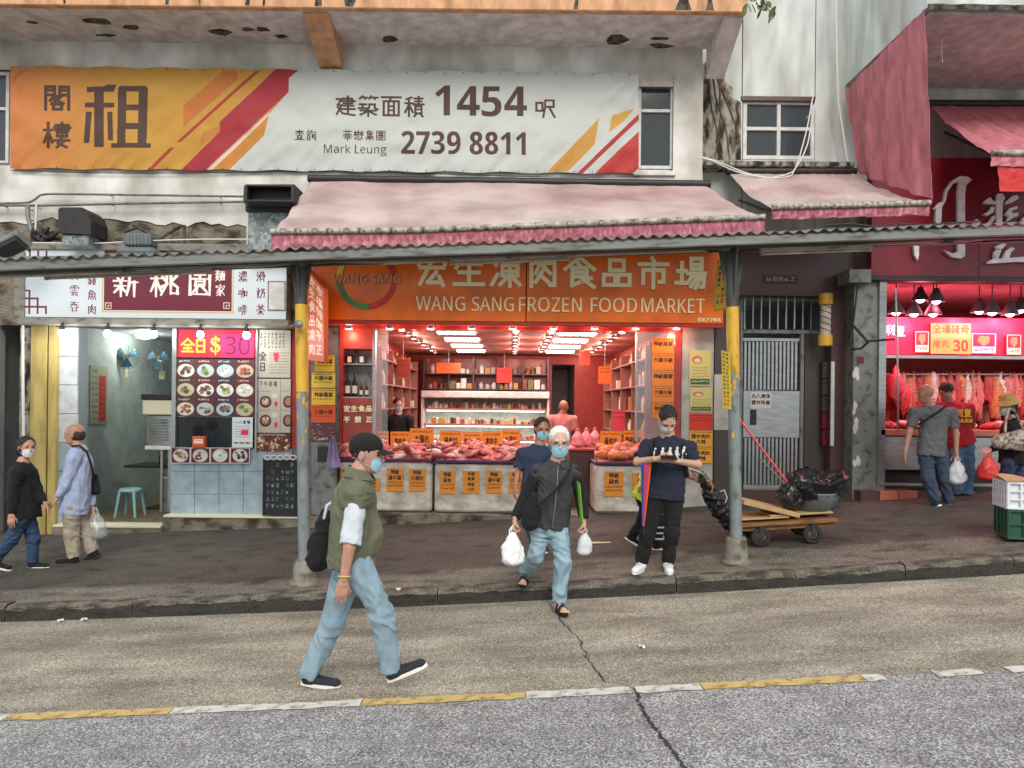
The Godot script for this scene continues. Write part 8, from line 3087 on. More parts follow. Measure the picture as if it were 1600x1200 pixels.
	for i in bits.size():
		var e = bits[i]
		var w := on_y(e[0], e[1], 0.1)
		var high := -w.z > 6.85
		w = on_y(e[0], e[1], pave(w.x) if high else gy(w.x))
		w.y = (pave(w.x) + 0.012 * (-w.z - 6.93) if high else gy(w.x)) + 0.008
		b = MB.new()
		if i == 0:
			b.tube([w + Vector3(-0.16, 0.008, 0.02), w + Vector3(0, 0.016, 0), w + Vector3(0.18, 0.012, -0.05)], [0.006, 0.012, 0.008], 6)
			one("bamboo_stick", e[2], "stick", b, M.cream_box)
		else:
			var rows := []
			for r in 4:
				var row := PackedVector3Array()
				for c in 4:
					row.append(w + Vector3((c / 3.0 - 0.5) * e[3], 0.012 * sin(r * 2.0 + c * 1.7 + i) + 0.01, (r / 3.0 - 0.5) * e[3] * 0.8 + c * 0.004))
				rows.append(row)
			b.sheet(rows, 0.001)
			one("paper_scrap", e[2], "litter", b, M.white_plain)

func trolley() -> void:
	var d := 7.9
	var xa := P(1150, 830, d).x
	var xb := P(1309, 830, d).x
	var ga := pave(xa) + 0.012
	var gb := pave(xb) + 0.012
	var t := thing("platform_trolley", "low wooden platform trolley with black wheels behind the right post", "trolley", Vector3((xa + xb) / 2, (ga + gb) / 2, -d - 0.3))
	var dir := Vector3(xb - xa, gb - ga, 0).normalized()
	var bs := Basis(dir, Vector3(-dir.y, dir.x, 0), Vector3(0, 0, 1))
	var mid := Vector3((xa + xb) / 2, (ga + gb) / 2 + 0.245, -d - 0.3)
	for k in 5:
		var b := MB.new()
		b.box(mid + Vector3(0, 0, -0.26 + k * 0.13), Vector3(xb - xa, 0.04, 0.122), bs, 0.006)
		part(t, "plank", b, M.wood)
	for s in [-1.0, 1.0]:
		var b := MB.new()
		b.box(mid + Vector3(0, -0.045, s * 0.25), Vector3(xb - xa - 0.05, 0.045, 0.05), bs)
		part(t, "bearer", b, M.wood)
	for sx in [0.25, 0.76]:
		for sz in [1.0, -1.0]:
			var gx := lerpf(xa, xb, sx + (0.06 if sz < 0 else 0.0))
			var o := Vector3(gx, pave(gx) + 0.012 + 0.106, -d - 0.3 + sz * 0.27)
			var rot := Basis(Vector3.RIGHT, PI / 2)
			var b := MB.new()
			b.lathe([Vector2(0.06, -0.028), Vector2(0.092, -0.028), Vector2(0.104, -0.018), Vector2(0.104, 0.018), Vector2(0.092, 0.028), Vector2(0.06, 0.028)], 24, o, rot)
			var w := part(t, "wheel", b, M.black_rubber)
			b = MB.new()
			b.lathe([Vector2(0.0, -0.024), Vector2(0.028, -0.03), Vector2(0.06, -0.012), Vector2(0.06, 0.012), Vector2(0.028, 0.03), Vector2(0.0, 0.03)], 18, o, rot)
			part(w, "hub", b, M.spall)
			b = MB.new()
			for q in [-1.0, 1.0]:
				b.box(o + Vector3(0, 0.05, q * 0.04), Vector3(0.05, 0.14, 0.006))
			b.tube([o + Vector3(0, 0, -0.05), o + Vector3(0, 0, 0.05)], 0.01, 6)
			part(w, "fork", b, M.metal_dark)
	var b := MB.new()
	var h0 := Vector3(xa + 0.02, mid.y, -d - 0.1)
	var h1 := P(1092, 738, 8.05)
	b.tube([h0 + Vector3(0, 0, 0.05), h1 + Vector3(0, 0, 0.15)], 0.014, 8)
	b.tube([h0 + Vector3(0, 0, -0.45), h1 + Vector3(0, 0, -0.35)], 0.014, 8)
	b.tube([h1 + Vector3(0, 0, 0.18), h1 + Vector3(0, 0, -0.38)], 0.016, 8)
	part(t, "push_handle", b, M.metal_grey)
	# black sacks and rags tied to the handle
	var rg := thing("rag_bundle", "black bundle of bags tied to the trolley handle", "bundle", P(1120, 800, 7.85))
	var f := Field.new(P(1070, 870, 7.9) - Vector3(0.1, 0, 0.4), P(1170, 700, 7.9) + Vector3(0.1, 0.1, 0.3), 0.013)
	var pts := [[1096, 742, 0.035], [1104, 756, 0.06], [1112, 774, 0.085], [1122, 792, 0.1], [1130, 806, 0.075], [1138, 822, 0.05]]
	for i in pts.size() - 1:
		f.bone(P(pts[i][0], pts[i][1], 7.95), P(pts[i + 1][0], pts[i + 1][1], 7.95), pts[i][2], pts[i + 1][2], 0.03)
	f.crease(0.03, Vector3(9, 9, 9), 4)
	b = MB.new()
	f.skin(b)
	part(rg, "sack", b, M.bin_bag)
	for k in 2:
		b = MB.new()
		var q := P(1104 + k * 22, 752 + k * 16, 7.85)
		b.tube([q, q + Vector3(0.03, 0.02, 0.02), q + Vector3(0.06, -0.06, 0.03), q + Vector3(0.05, -0.12, 0.0)], 0.008, 5)
		part(rg, "strap", b, M.white_plain if k % 2 else M.straw)
	# cardboard
	var top := mid.y + 0.021
	var cards := [[1162, 1252, 0.05, 6.0, "thick tan cardboard slab leaning on the trolley deck"], [1150, 1235, 0.0, 1.5, "flattened cardboard sheet lying flat on the trolley"], [1205, 1305, 0.018, 0.5, "second flattened cardboard sheet under the grey tub"]]
	for i in 3:
		var e = cards[i]
		var pa := P(e[0], 800, d + 0.02)
		var pb := P(e[1], 800, d + 0.02)
		var ln := pb.x - pa.x
		var tilt := deg_to_rad(-13.0) if i == 0 else dir.angle_to(Vector3.RIGHT)
		b = MB.new()
		var cb := Basis(Vector3.BACK, tilt)
		var cy := top + 0.02 * i + 0.012 + (sin(deg_to_rad(13.0)) * ln / 2 if i == 0 else 0.0) + (0.0 if i != 0 else 0.05)
		b.box(Vector3((pa.x + pb.x) / 2, cy + (dir.y / dir.x) * ((pa.x + pb.x) / 2 - mid.x), -d - 0.28), Vector3(ln, 0.05 if i == 0 else 0.018, 0.5 - i * 0.03), cb, 0.004)
		one("cardboard_sheet", e[4], "cardboard", b, M.cardboard)
	# tub with black liner
	var o := P(1273, 815, d + 0.3)
	o.y = top + (dir.y / dir.x) * (o.x - mid.x) + 0.05
	var tub := thing("plastic_tub", "round grey plastic tub on the trolley filled with a black bin liner", "tub", o)
	b = MB.new()
	b.lathe([Vector2(0.0, 0.0), Vector2(0.2, 0.0), Vector2(0.255, 0.19), Vector2(0.27, 0.2), Vector2(0.255, 0.21), Vector2(0.24, 0.2), Vector2(0.19, 0.02), Vector2(0.0, 0.02)], 28, o)
	part(tub, "tub", b, M.tub_grey)
	var z := FastNoiseLite.new()
	z.frequency = 1.0
	z.seed = 8
	z.fractal_type = FastNoiseLite.FRACTAL_RIDGED
	z.fractal_octaves = 3
	var rows := []
	for i in 22:
		var v := i / 21.0
		var row := PackedVector3Array()
		for k in 49:
			var an := TAU * k / 48.0
			var r := lerpf(0.02, 0.28, minf(1.0, v * 1.5)) + (0.025 * sin(an * 2.0 + 1.0) if v > 0.4 else 0.0)
			var y := 0.25 + 0.1 * sin(minf(v * 1.5, 1.0) * PI * 0.75) * (1.0 + 0.5 * sin(an + 0.6))
			if v > 0.67:
				y -= (v - 0.67) * 0.5
				r -= (v - 0.67) * 0.12
			var w := 0.075 * z.get_noise_3d(cos(an) * 0.9 + 3.0, v * 1.5, sin(an) * 0.9) + 0.02 * z.get_noise_3d(cos(an) * 3.0, v * 5.0, sin(an) * 3.0)
			row.append(o + Vector3(cos(an) * (r + w), y + w, -sin(an) * (r + w)))
		rows.append(row)
	b = MB.new()
	b.sheet(rows, 0.002)
	one("bin_liner", "crumpled black bin liner bulging over the grey tub", "bag", b, M.bin_bag)
	z.seed = 12
	rows = []
	var o2 := P(1236, 800, d + 0.2)
	for i in 14:
		var v := i / 13.0
		var row := PackedVector3Array()
		for k in 31:
			var an := TAU * k / 30.0
			var r := 0.13 * sin(PI * clampf(v * 0.95 + 0.03, 0, 1)) ** 0.7
			var w := 0.05 * z.get_noise_3d(cos(an) * 1.4, v * 2.0, sin(an) * 1.4)
			row.append(Vector3(o2.x, top + 0.07, o2.z) + Vector3(cos(an) * (r + w), 0.3 * (1.0 - v) + w, -sin(an) * (r + w)))
		rows.append(row)
	b = MB.new()
	b.sheet(rows, 0.002)
	one("bin_bag", "small tied black bin bag squeezed beside the grey tub", "bag", b, M.bin_bag)
	t = thing("broom", "broom with long pink handle leaning out of the bin bags", "broom", P(1225, 752, d + 0.2))
	b = MB.new()
	b.tube([P(1158, 659, d + 0.05), P(1232, 756, d + 0.25)], 0.013, 8)
	part(t, "handle", b, M.broom_red)
	b = MB.new()
	b.tube([P(1232, 756, d + 0.25), P(1240, 768, d + 0.27)], [0.02, 0.05], 8)
	part(t, "head", b, M.black_rubber)
	b = MB.new()
	b.tube([P(1187, 716, d + 0.05), P(1226, 756, d + 0.2)], 0.009, 6)
	one("metal_stick", "thin grey metal stick beside the pink broom handle", "stick", b, M.metal_grey)

func crate(label: String, o: Vector3, size: Vector3, bs: Basis, m: Material, cols: int, rws: int) -> void:
	var t := thing("plastic_crate", label, "crate", o, "stacked plastic crates at right")
	var up := Vector3(0, size.y, 0)
	for side in 4:
		var w := size.x if side % 2 == 0 else size.z
		var dp := size.z if side % 2 == 0 else size.x
		var sb := bs * Basis(Vector3.UP, side * PI / 2)
		var c := o + sb * Vector3(0, size.y / 2, dp / 2)
		for r in rws + 1:
			var b := MB.new()
			b.box(c + Vector3(0, -size.y / 2 + 0.012 + (size.y - 0.024) * r / rws, 0), Vector3(w - 0.001 * side, 0.024 if r in [0, rws] else 0.014, 0.014), sb, 0.003)
			part(t, "rail", b, m)
		for k in cols + 1:
			var b := MB.new()
			b.box(c + sb * Vector3(-w / 2 + 0.012 + (w - 0.024) * k / cols, 0, 0), Vector3(0.02, size.y - 0.006, 0.011), sb, 0.003)
			part(t, "stile", b, m)
	var b := MB.new()
	b.box(o + Vector3(0, 0.012, 0), Vector3(size.x - 0.02, 0.02, size.z - 0.02), bs)
	b.box(o + Vector3(0, size.y * 0.5, 0), Vector3(size.x - 0.05, size.y * 0.9, size.z - 0.05), bs)
	part(t, "contents", b, m)

func crates() -> void:
	var o := P(1612, 850, 7.55)
	o.y = pave(o.x) + 0.02
	var bs := yawed(-16)
	crate("dark green plastic crate at the bottom of the stack at the right edge", o, Vector3(0.56, 0.3, 0.4), bs, M.crate_green, 4, 2)
	crate("white latticed plastic crate on top of the dark green crate", o + Vector3(0, 0.303, 0), Vector3(0.58, 0.28, 0.42), bs, M.crate_white, 5, 3)
	var rows := []
	for i in 5:
		var row := PackedVector3Array()
		for j in 7:
			row.append(o + Vector3(0, 0.61 + 0.02 * sin(j * 1.3 + i), 0) + bs * Vector3((j / 6.0 - 0.5) * 0.62, 0, (i / 4.0 - 0.5) * 0.46))
		rows.append(row)
	var b := MB.new()
	b.sheet(rows, 0.01)
	one("cardboard_cover", "tan cardboard sheet covering the white crate", "cardboard", b, M.cardboard)

# ---------- people ----------
func bag_body(t: Node3D, called: String, pts: Array, d: float, sm: float, ax: Vector3, k: float, m: Material, cell := 0.012) -> void:
	var lo := Vector3.INF
	var hi := -Vector3.INF
	for p in pts:
		var w := P(p[0], p[1], d)
		lo = lo.min(w)
		hi = hi.max(w)
	var f := Field.new(lo - Vector3.ONE * 0.25, hi + Vector3.ONE * 0.25, cell)
	for i in pts.size() - 1:
		f.bone(P(pts[i][0], pts[i][1], d), P(pts[i + 1][0], pts[i + 1][1], d), pts[i][2], pts[i + 1][2], sm, ax, k)
	f.crease(0.012, Vector3(9, 7, 9), 14)
	var b := MB.new()
	f.skin(b)
	part(t, called, b, m)

func strap(t: Node3D, pts: Array, r: float, m: Material) -> void:
	var c := Curve3D.new()
	for p in pts:
		c.add_point(P(p[0], p[1], p[2]))
	for i in c.point_count:
		var tg := (c.get_point_position(mini(i + 1, c.point_count - 1)) - c.get_point_position(maxi(i - 1, 0))) * 0.16
		c.set_point_in(i, -tg)
		c.set_point_out(i, tg)
	var q := []
	for k in 25:
		q.append(c.sample_baked(c.get_baked_length() * k / 24.0))
	var b := MB.new()
	b.tube(q, r, 6)
	part(t, "strap", b, m)

func people() -> void:
	var b: MB
	# man striding across the road
	var d := 4.83
	var t := person("man in black cap, olive vest and pale jeans striding along the road", d, {
		"head": [574, 724, 0], "neck": [561, 754, 0], "chest": [553, 797, 0], "hip": [549, 892, 0],
		"sR": [559, 785, 0.16], "eR": [546, 868, 0.24], "wR": [537, 920, 0.24], "sL": [557, 784, -0.16], "eL": [540, 858, -0.23], "wL": [562, 862, -0.2],
		"hR": [560, 898, 0.085], "kR": [598, 976, 0.1], "aR": [611, 1056, 0.1], "tR": [650, 1054, 0.1],
		"hL": [544, 898, -0.085], "kL": [520, 985, -0.09], "aL": [484, 1064, -0.09], "tL": [520, 1082, -0.07]},
		{"face": 90, "look": [84, 6], "support": "aL", "ground": gy(-1.2), "cell": 0.011, "skin": M.skin, "trousers": M.jeans_light, "shirt": M.vest_olive, "topname": "vest", "sleevem": M.shirt_white, "sleeve": "short", "cuff": 0.97, "armhole": 0.28, "wide": 1.02, "deep": 1.12, "tail": 0.0,
		"shoe": M.shoe_navy, "hair": "short", "mask": M.mask_blue, "hem": 0.03, "baggy": 1.05, "fold": 0.0125, "collar": M.vest_olive, "belly": 0.09})
	b = MB.new()
	b.join(KIT.cap, KIT.last_head)
	var cap := part(t, "cap", b, M.black_cloth)
	b = MB.new()
	b.join(KIT.peak, KIT.last_head)
	part(cap, "peak", b, M.black_cloth)
	b = MB.new()
	b.ball(KIT.last_head * Vector3(0.02, 0.1, 0.085), Vector3(0.016, 0.008, 0.006), yawed(84), 5, 8)
	part(cap, "emblem", b, M.white_plain)
	b = MB.new()
	var w: Vector3 = KIT.last.wR + (KIT.last.eR - KIT.last.wR).normalized() * 0.02
	var ring := []
	for k in 17:
		ring.append(w + Vector3(cos(TAU * k / 16) * 0.036, sin(TAU * k / 16) * 0.006, sin(TAU * k / 16) * 0.034))
	b.tube(ring, 0.006, 6, false)
	part(t, "bracelet", b, M.bangle)
	var bag := thing("tote_bag", "black tote bag hanging behind the man in the olive vest", "bag", P(498, 890, 5.0))
	bag_body(bag, "bag_body", [[508, 806, 0.05], [500, 850, 0.075], [496, 874, 0.085]], 4.98, 0.04, Vector3(0, 0, 1), 1.3, M.black_cloth)
	strap(bag, [[506, 812, 4.95], [511, 790, 4.95], [528, 779, 4.98], [545, 778, 5.02]], 0.011, M.shirt_white)
	# old man stepping off the kerb
	d = 6.5
	t = person("white haired old man in dark jacket and pale jeans stepping off the kerb", d, {
		"head": [874, 680, 0.05], "neck": [871, 712, 0], "chest": [868, 742, 0], "hip": [860, 806, 0],
		"sL": [896, 728, 0], "eL": [909, 768, 0.0], "wL": [912, 800, 0.06], "sR": [840, 727, 0], "eR": [819, 772, 0.0], "wR": [805, 798, 0.1],
		"hL": [872, 812, 0.02], "kL": [880, 866, 0.12], "aL": [873, 929, 0.1], "tL": [880, 944, 0.24], "hR": [846, 812, -0.02], "kR": [838, 858, 0.0], "aR": [820, 884, -0.38], "tR": [816, 902, -0.2]},
		{"face": -6, "look": [2, 8], "support": "aL", "ground": gy(0.42), "cell": 0.013, "skin": M.skin_pale, "trousers": M.jeans_pale, "shirt": M.jacket_grey, "topname": "jacket", "sleevem": M.black_cloth, "sleeve": "long", "feet": "sandal", "hair": "short", "hairm": M.hair_white, "mask": M.mask_blue, "glasses": true, "tail": 0.02, "fold": 0.017, "wide": 1.02, "head": 1.1, "collar": M.jacket_grey, "hem": 0.0, "poseR": "grip", "poseL": "grip", "handR": Vector3(-0.1, -1, 0.1), "handL": Vector3(0.1, -1, 0.1), "palmR": Vector3(1, 0, 0), "palmL": Vector3(-1, 0, 0)})
	var j: Dictionary = KIT.last
	b = MB.new()
	b.tube([j.neck + Vector3(0.0, -0.02, 0.09), j.chest + Vector3(0.01, 0.03, 0.135), j.chest.lerp(j.hip, 0.5) + Vector3(0.012, 0, 0.142), j.hip + Vector3(0.01, -0.02, 0.14)], 0.005, 5)
	part(t, "zip", b, M.metal_grey)
	b = MB.new()
	b.ball(j.neck + Vector3(0, -0.005, 0.045), Vector3(0.045, 0.05, 0.03), Basis.IDENTITY, 8, 10)
	part(t, "undershirt", b, M.khaki)
	bag = thing("shoulder_bag", "black shoulder bag at the hip of the white haired man", "bag", P(830, 828, 6.3))
	bag_body(bag, "bag_body", [[834, 776, 0.045], [830, 800, 0.075], [828, 815, 0.08]], 6.32, 0.03, Vector3(0, 0, 1), 1.5, M.black_cloth)
	strap(bag, [[893, 727, 6.5], [884, 745, 6.33], [866, 768, 6.3], [850, 782, 6.29], [838, 790, 6.27]], 0.014, M.black_cloth)
	plastic_bag("white plastic carrier bag in the right hand of the old man", j.wR + Vector3(-0.02, -0.42, 0.02), 0.095, 0.3, M.bag_white, 71)
	plastic_bag("small translucent grey bag in the left hand of the old man", j.wL + Vector3(0.01, -0.32, 0.0), 0.062, 0.21, M.bag_film, 72)
	b = MB.new()
	var rows := []
	for i in 5:
		var row := PackedVector3Array()
		for k in 5:
			row.append(P(901 + k * 1.1 + i * 1.4, 752 + i * 16 + k * 1.0, 6.36 - k * 0.03))
		rows.append(row)
	b.sheet(rows, 0.006)
	one("green_folder", "bright green flat shopping folder tucked under the arm of the old man", "folder", b, M.green_felt)
	# woman behind him
	t = person("woman in dark blue top and blue mask just behind the old man", 8.3, {
		"head": [847, 667, 0], "neck": [843, 692, 0], "chest": [838, 714, 0], "hip": [834, 770, 0],
		"sR": [816, 706, 0], "eR": [809, 735, 0.0], "wR": [806, 757, 0.08], "sL": [860, 706, 0], "eL": [866, 738, 0], "wL": [864, 762, 0.06],
		"hR": [826, 775, 0], "kR": [828, 815, 0.03], "aR": [836, 848, 0], "tR": [836, 858, 0.15], "hL": [844, 775, 0], "kL": [846, 813, 0.0], "aL": [850, 848, -0.05], "tL": [852, 858, 0.1]},
		{"face": 8, "look": [12, 10], "support": "aR", "cell": 0.016, "k": 0.92, "skin": M.skin_tan, "trousers": M.jeans_dark, "shirt": M.denim_navy, "sleeve": "short", "hair": "bun", "mask": M.mask_blue, "shoe": M.shoe_navy})
	# man looking at his phone
	d = 7.15
	t = person("man in navy shirt and black trousers looking down at his phone", d, {
		"head": [1043, 647, 0.1], "neck": [1043, 674, 0], "chest": [1044, 706, 0], "hip": [1039, 766, 0],
		"sR": [1012, 690, 0], "eR": [996, 713, 0.06], "wR": [1024, 708, 0.24], "sL": [1075, 691, 0], "eL": [1090, 717, 0.06], "wL": [1060, 712, 0.24],
		"hR": [1024, 772, 0], "kR": [1012, 825, 0.04], "aR": [1002, 868, 0.0], "tR": [990, 884, 0.2], "hL": [1054, 772, 0], "kL": [1049, 825, 0.04], "aL": [1044, 868, 0.0], "tL": [1046, 884, 0.2]},
		{"face": 0, "look": [2, 48], "support": "aL", "cell": 0.013, "k": 1.05, "skin": M.skin_pale, "trousers": M.trouser_black, "shirt": M.navy, "sleeve": "short", "cuff": 0.8, "hair": "short", "mask": M.mask_white, "shoe": M.shoe_white, "lace": M.stripe, "wide": 1.06, "tail": 0.0, "baggy": 0.95,
		"poseR": "grip", "poseL": "grip", "palmR": Vector3(0.2, 0.5, -0.6), "palmL": Vector3(0, 1, 0.1), "thumbR": Vector3(0, 1, 0), "thumbL": Vector3(0, 0, 1), "handR": Vector3(1, -0.05, 0.15), "handL": Vector3(-1, 0.05, 0.2)})
	j = KIT.last
	# chest print: a row of white walking figures
	for k in 5:
		b = MB.new()
		var c: Vector3 = j.chest + Vector3(-0.15 + k * 0.068, 0.025 + 0.004 * k, 0.0)
		var f := 0.142 - absf(c.x - j.chest.x) * 0.16
		c.z = j.chest.z + f
		b.ball(c + Vector3(0.005, 0.06, 0), Vector3(0.014, 0.016, 0.007), Basis.IDENTITY, 6, 8)
		b.ball(c + Vector3(0, 0.015, 0), Vector3(0.019, 0.038, 0.007), Basis.IDENTITY, 6, 8)
		b.tube([c, c + Vector3(-0.018, -0.055, 0.002)], 0.008, 6)
		b.tube([c, c + Vector3(0.02, -0.055, 0.002)], 0.008, 6)
		b.tube([c + Vector3(0, 0.03, 0), c + Vector3(0.026, -0.005, 0.003)], 0.006, 6)
		part(t, "chest_print", b, M.white_plain)
	for s in [-1.0, 1.0]:
		b = MB.new()
		var sh: Vector3 = j.sR if s < 0 else j.sL
		var c := Vector3(lerpf(sh.x, j.neck.x, 0.32), 0, 0)
		b.tube([Vector3(c.x, sh.y + 0.05, sh.z - 0.08), Vector3(c.x, sh.y + 0.075, sh.z + 0.0), Vector3(c.x, sh.y + 0.02, sh.z + 0.1), Vector3(c.x, sh.y - 0.13, sh.z + 0.135), Vector3(c.x + s * 0.05, sh.y - 0.27, sh.z + 0.06)], 0.02, 6)
		part(t, "backpack_strap", b, M.black_cloth)
	b = MB.new()
	b.box((j.wL + j.wR) / 2 + Vector3(0.0, 0.03, 0.09), Vector3(0.15, 0.012, 0.075), yawed(4, 28), 0.004)
	one("phone", "black phone held by the man in the navy shirt", "phone", b, M.phone)
	# folded rainbow umbrella at his side
	var um := thing("folded_umbrella", "folded rainbow umbrella hanging at the side of the man in navy", "umbrella", P(1005, 836, 7.0))
	var cols := ["d8c22e", "3f9a4a", "2f7ac0", "3a4aa8", "b0304a", "e0702a"]
	for k in 6:
		b = MB.new()
		var an0 := TAU * k / 6.0
		var rws := []
		for i in 9:
			var v := i / 8.0
			var row := PackedVector3Array()
			for q in 4:
				var an := an0 + TAU / 6.0 * q / 3.0
				var r := lerpf(0.048, 0.01, v) * (1.0 + 0.25 * cos(an * 6.0 + 0.6)) * (0.6 if i == 0 else 1.0)
				row.append(P(lerpf(1010, 1005, v), lerpf(714, 822, v), 7.02) + Vector3(cos(an) * r, 0, -sin(an) * r))
			rws.append(row)
		b.sheet(rws)
		part(um, "panel", b, mat("umbrella" + cols[k], hx(cols[k]), 0.6))
	b = MB.new()
	b.tube([P(1010, 704, 7.02), P(1005, 836, 7.02)], 0.006, 6)
	part(um, "shaft", b, M.metal_dark)
	# cleaner bent behind him, pulling the trolley
	t = person("street cleaner in yellow vest bent over behind the man in navy", 8.15, {
		"head": [1042, 700, 0.05], "neck": [1034, 718, 0], "chest": [1024, 734, 0], "hip": [1006, 766, 0],
		"sR": [1050, 722, 0.14], "eR": [1072, 732, 0.14], "wR": [1086, 738, 0.12], "sL": [1012, 720, -0.14], "eL": [1002, 746, -0.1], "wL": [1000, 752, 0.1],
		"hR": [1018, 776, 0.08], "kR": [1030, 808, 0.1], "aR": [1026, 838, 0.08], "tR": [1044, 846, 0.1], "hL": [1010, 776, -0.08], "kL": [1004, 806, -0.08], "aL": [988, 826, -0.08], "tL": [1000, 842, -0.08]},
		{"face": 75, "look": [85, 25], "support": "aR", "cell": 0.017, "k": 0.9, "skin": M.skin_tan, "trousers": M.trouser_black, "shirt": M.hi_vis, "topname": "vest", "sleeve": "short", "hair": "short", "shoe": M.black_cloth, "wide": 1.1})
	b = MB.new()
	for k in 3:
		var c: Vector3 = KIT.last.kR.lerp(KIT.last.aR, 0.15 + 0.3 * k)
		ring = []
		for q in 13:
			ring.append(c + Vector3(cos(TAU * q / 12) * 0.075, 0, sin(TAU * q / 12) * 0.075))
		b.tube(ring, 0.012, 6, false)
	part(t, "reflective_band", b, M.stripe)
	# woman walking at far left
	t = person("woman in black jacket, jeans and pale mask walking at the far left", 8.4, {
		"head": [42, 704, 0], "neck": [36, 728, 0], "chest": [34, 752, 0], "hip": [38, 800, 0],
		"sR": [28, 742, 0.14], "eR": [19, 782, 0.18], "wR": [18, 808, 0.2], "sL": [46, 742, -0.13], "eL": [58, 770, -0.1], "wL": [70, 790, -0.05],
		"hR": [34, 808, 0.07], "kR": [20, 846, 0.07], "aR": [-8, 880, 0.07], "tR": [8, 892, 0.07], "hL": [42, 808, -0.07], "kL": [52, 846, -0.07], "aL": [50, 882, -0.07], "tL": [78, 890, -0.05]},
		{"face": 68, "look": [55, 4], "support": "aL", "cell": 0.016, "k": 0.95, "skin": M.skin, "trousers": M.jeans_blue, "shirt": M.black_cloth, "topname": "jacket", "sleeve": "long", "hair": "bob", "mask": M.mask_white, "shoe": M.black_cloth, "wide": 1.1, "deep": 1.2, "tail": 0.08, "head": 1.03})
	# man in blue shirt
	t = person("balding man in light blue shirt and khaki trousers walking left past the doorway", 8.75, {
		"head": [116, 669, 0], "neck": [122, 692, 0], "chest": [124, 716, 0], "hip": [117, 774, 0],
		"sL": [117, 706, 0.15], "eL": [101, 748, 0.2], "wL": [90, 766, 0.22], "sR": [128, 704, -0.15], "eR": [142, 742, -0.18], "wR": [144, 780, -0.12],
		"hL": [112, 782, 0.08], "kL": [112, 824, 0.08], "aL": [116, 860, 0.08], "tL": [94, 868, 0.08], "hR": [122, 782, -0.08], "kR": [132, 822, -0.08], "aR": [146, 852, -0.08], "tR": [134, 866, -0.08]},
		{"face": -78, "look": [-84, 4], "support": "aL", "cell": 0.016, "skin": M.skin, "trousers": M.khaki, "shirt": M.shirt_blue, "sleeve": "long", "hair": "fringe", "hairm": M.hair_brown, "shoe": M.black_cloth, "sole": M.black_rubber, "wide": 1.08, "deep": 1.15, "tail": 0.1, "baggy": 1.12, "fold": 0.014, "collar": M.shirt_blue, "belly": 0.1, "handL": Vector3(-0.5, -0.6, 0.1)})
	j = KIT.last
	bag = thing("shoulder_bag", "black shoulder bag carried by the man in the light blue shirt", "bag", P(148, 772, 8.9))
	bag_body(bag, "bag_body", [[148, 745, 0.04], [149, 766, 0.06]], 8.85, 0.03, Vector3(0, 0, 1), 1.3, M.black_cloth)
	strap(bag, [[112, 697, 8.68], [124, 696, 8.62], [136, 706, 8.62], [142, 725, 8.66], [147, 748, 8.8]], 0.012, M.black_cloth)
	plastic_bag("clear plastic bag hanging from the hand of the man in light blue", j.wR + Vector3(0.06, -0.4, 0.02), 0.12, 0.32, M.bag_clear, 73)
	# grey shirt man
	t = person("bald man in grey shirt and dark jeans seen from behind at the butcher", 9.7, {
		"head": [1446, 617, 0], "neck": [1454, 637, 0], "chest": [1459, 657, 0], "hip": [1456, 700, 0],
		"sL": [1430, 645, 0], "eL": [1421, 676, 0.02], "wL": [1415, 704, 0.02], "sR": [1486, 646, 0], "eR": [1494, 679, 0.02], "wR": [1494, 708, 0.03],
		"hL": [1446, 706, 0], "kL": [1450, 748, 0.02], "aL": [1462, 784, 0.0], "tL": [1452, 796, -0.1], "hR": [1468, 706, 0], "kR": [1474, 747, -0.02], "aR": [1482, 782, -0.1], "tR": [1478, 792, -0.22]},
		{"face": 190, "look": [200, 8], "support": "aL", "cell": 0.016, "k": 1.02, "skin": M.skin, "trousers": M.jeans_dark, "shirt": M.shirt_grey, "sleeve": "short", "hairm": M.skin_tan, "shoe": M.shoe_navy, "wide": 1.1, "tail": 0.08, "cuff": 0.75, "baggy": 1.08})
	j = KIT.last
	strap(t, [[1478, 634, 9.62], [1464, 645, 9.54], [1448, 655, 9.53], [1434, 664, 9.56]], 0.014, M.black_cloth)
	plastic_bag("pale green plastic bag held by the bald man in grey", j.wR + Vector3(0.0, -0.42, 0.02), 0.11, 0.32, M.bag_film, 74)
	# butcher
	t = person("butcher in red vest and jeans with his back to the street", 10.3, {
		"head": [1478, 583, 0], "neck": [1484, 601, 0], "chest": [1489, 620, 0], "hip": [1502, 660, 0],
		"sL": [1464, 606, 0], "eL": [1456, 628, -0.1], "wL": [1470, 645, -0.25], "sR": [1514, 608, 0], "eR": [1520, 634, -0.1], "wR": [1510, 650, -0.25],
		"hL": [1494, 668, 0], "kL": [1496, 708, 0], "aL": [1498, 742, 0], "tL": [1496, 752, -0.15], "hR": [1512, 668, 0], "kR": [1514, 708, 0], "aR": [1512, 742, 0], "tR": [1514, 752, -0.15]},
		{"face": 175, "look": [185, 20], "support": "aL", "ground": 0.6, "cell": 0.017, "skin": M.skin_tan, "trousers": M.jeans_mid, "shirt": M.red_vest, "topname": "vest", "sleeve": "short", "hair": "short", "shoe": M.black_cloth, "wide": 1.12})
	j = KIT.last
	for i in 2:
		var o: Vector3 = j.chest + Vector3(-0.08 + i * 0.13, 0.09, 0.185 - i * 0.015)
		part(t, "vest_print", glyph_mb("利豐"[i], o, 0.1, 0.1, 0.016, 0.006, true), mat("print_gold", hx("d9a83a"), 0.6))
	for i in 4:
		var o: Vector3 = j.chest + Vector3(-0.06 + i * 0.062, -0.04, 0.175 - i * 0.006)
		part(t, "vest_print", glyph_mb("食品集團"[i], o, 0.05, 0.05, 0.008, 0.005, true), mat("print_gold", hx("d9a83a"), 0.6))
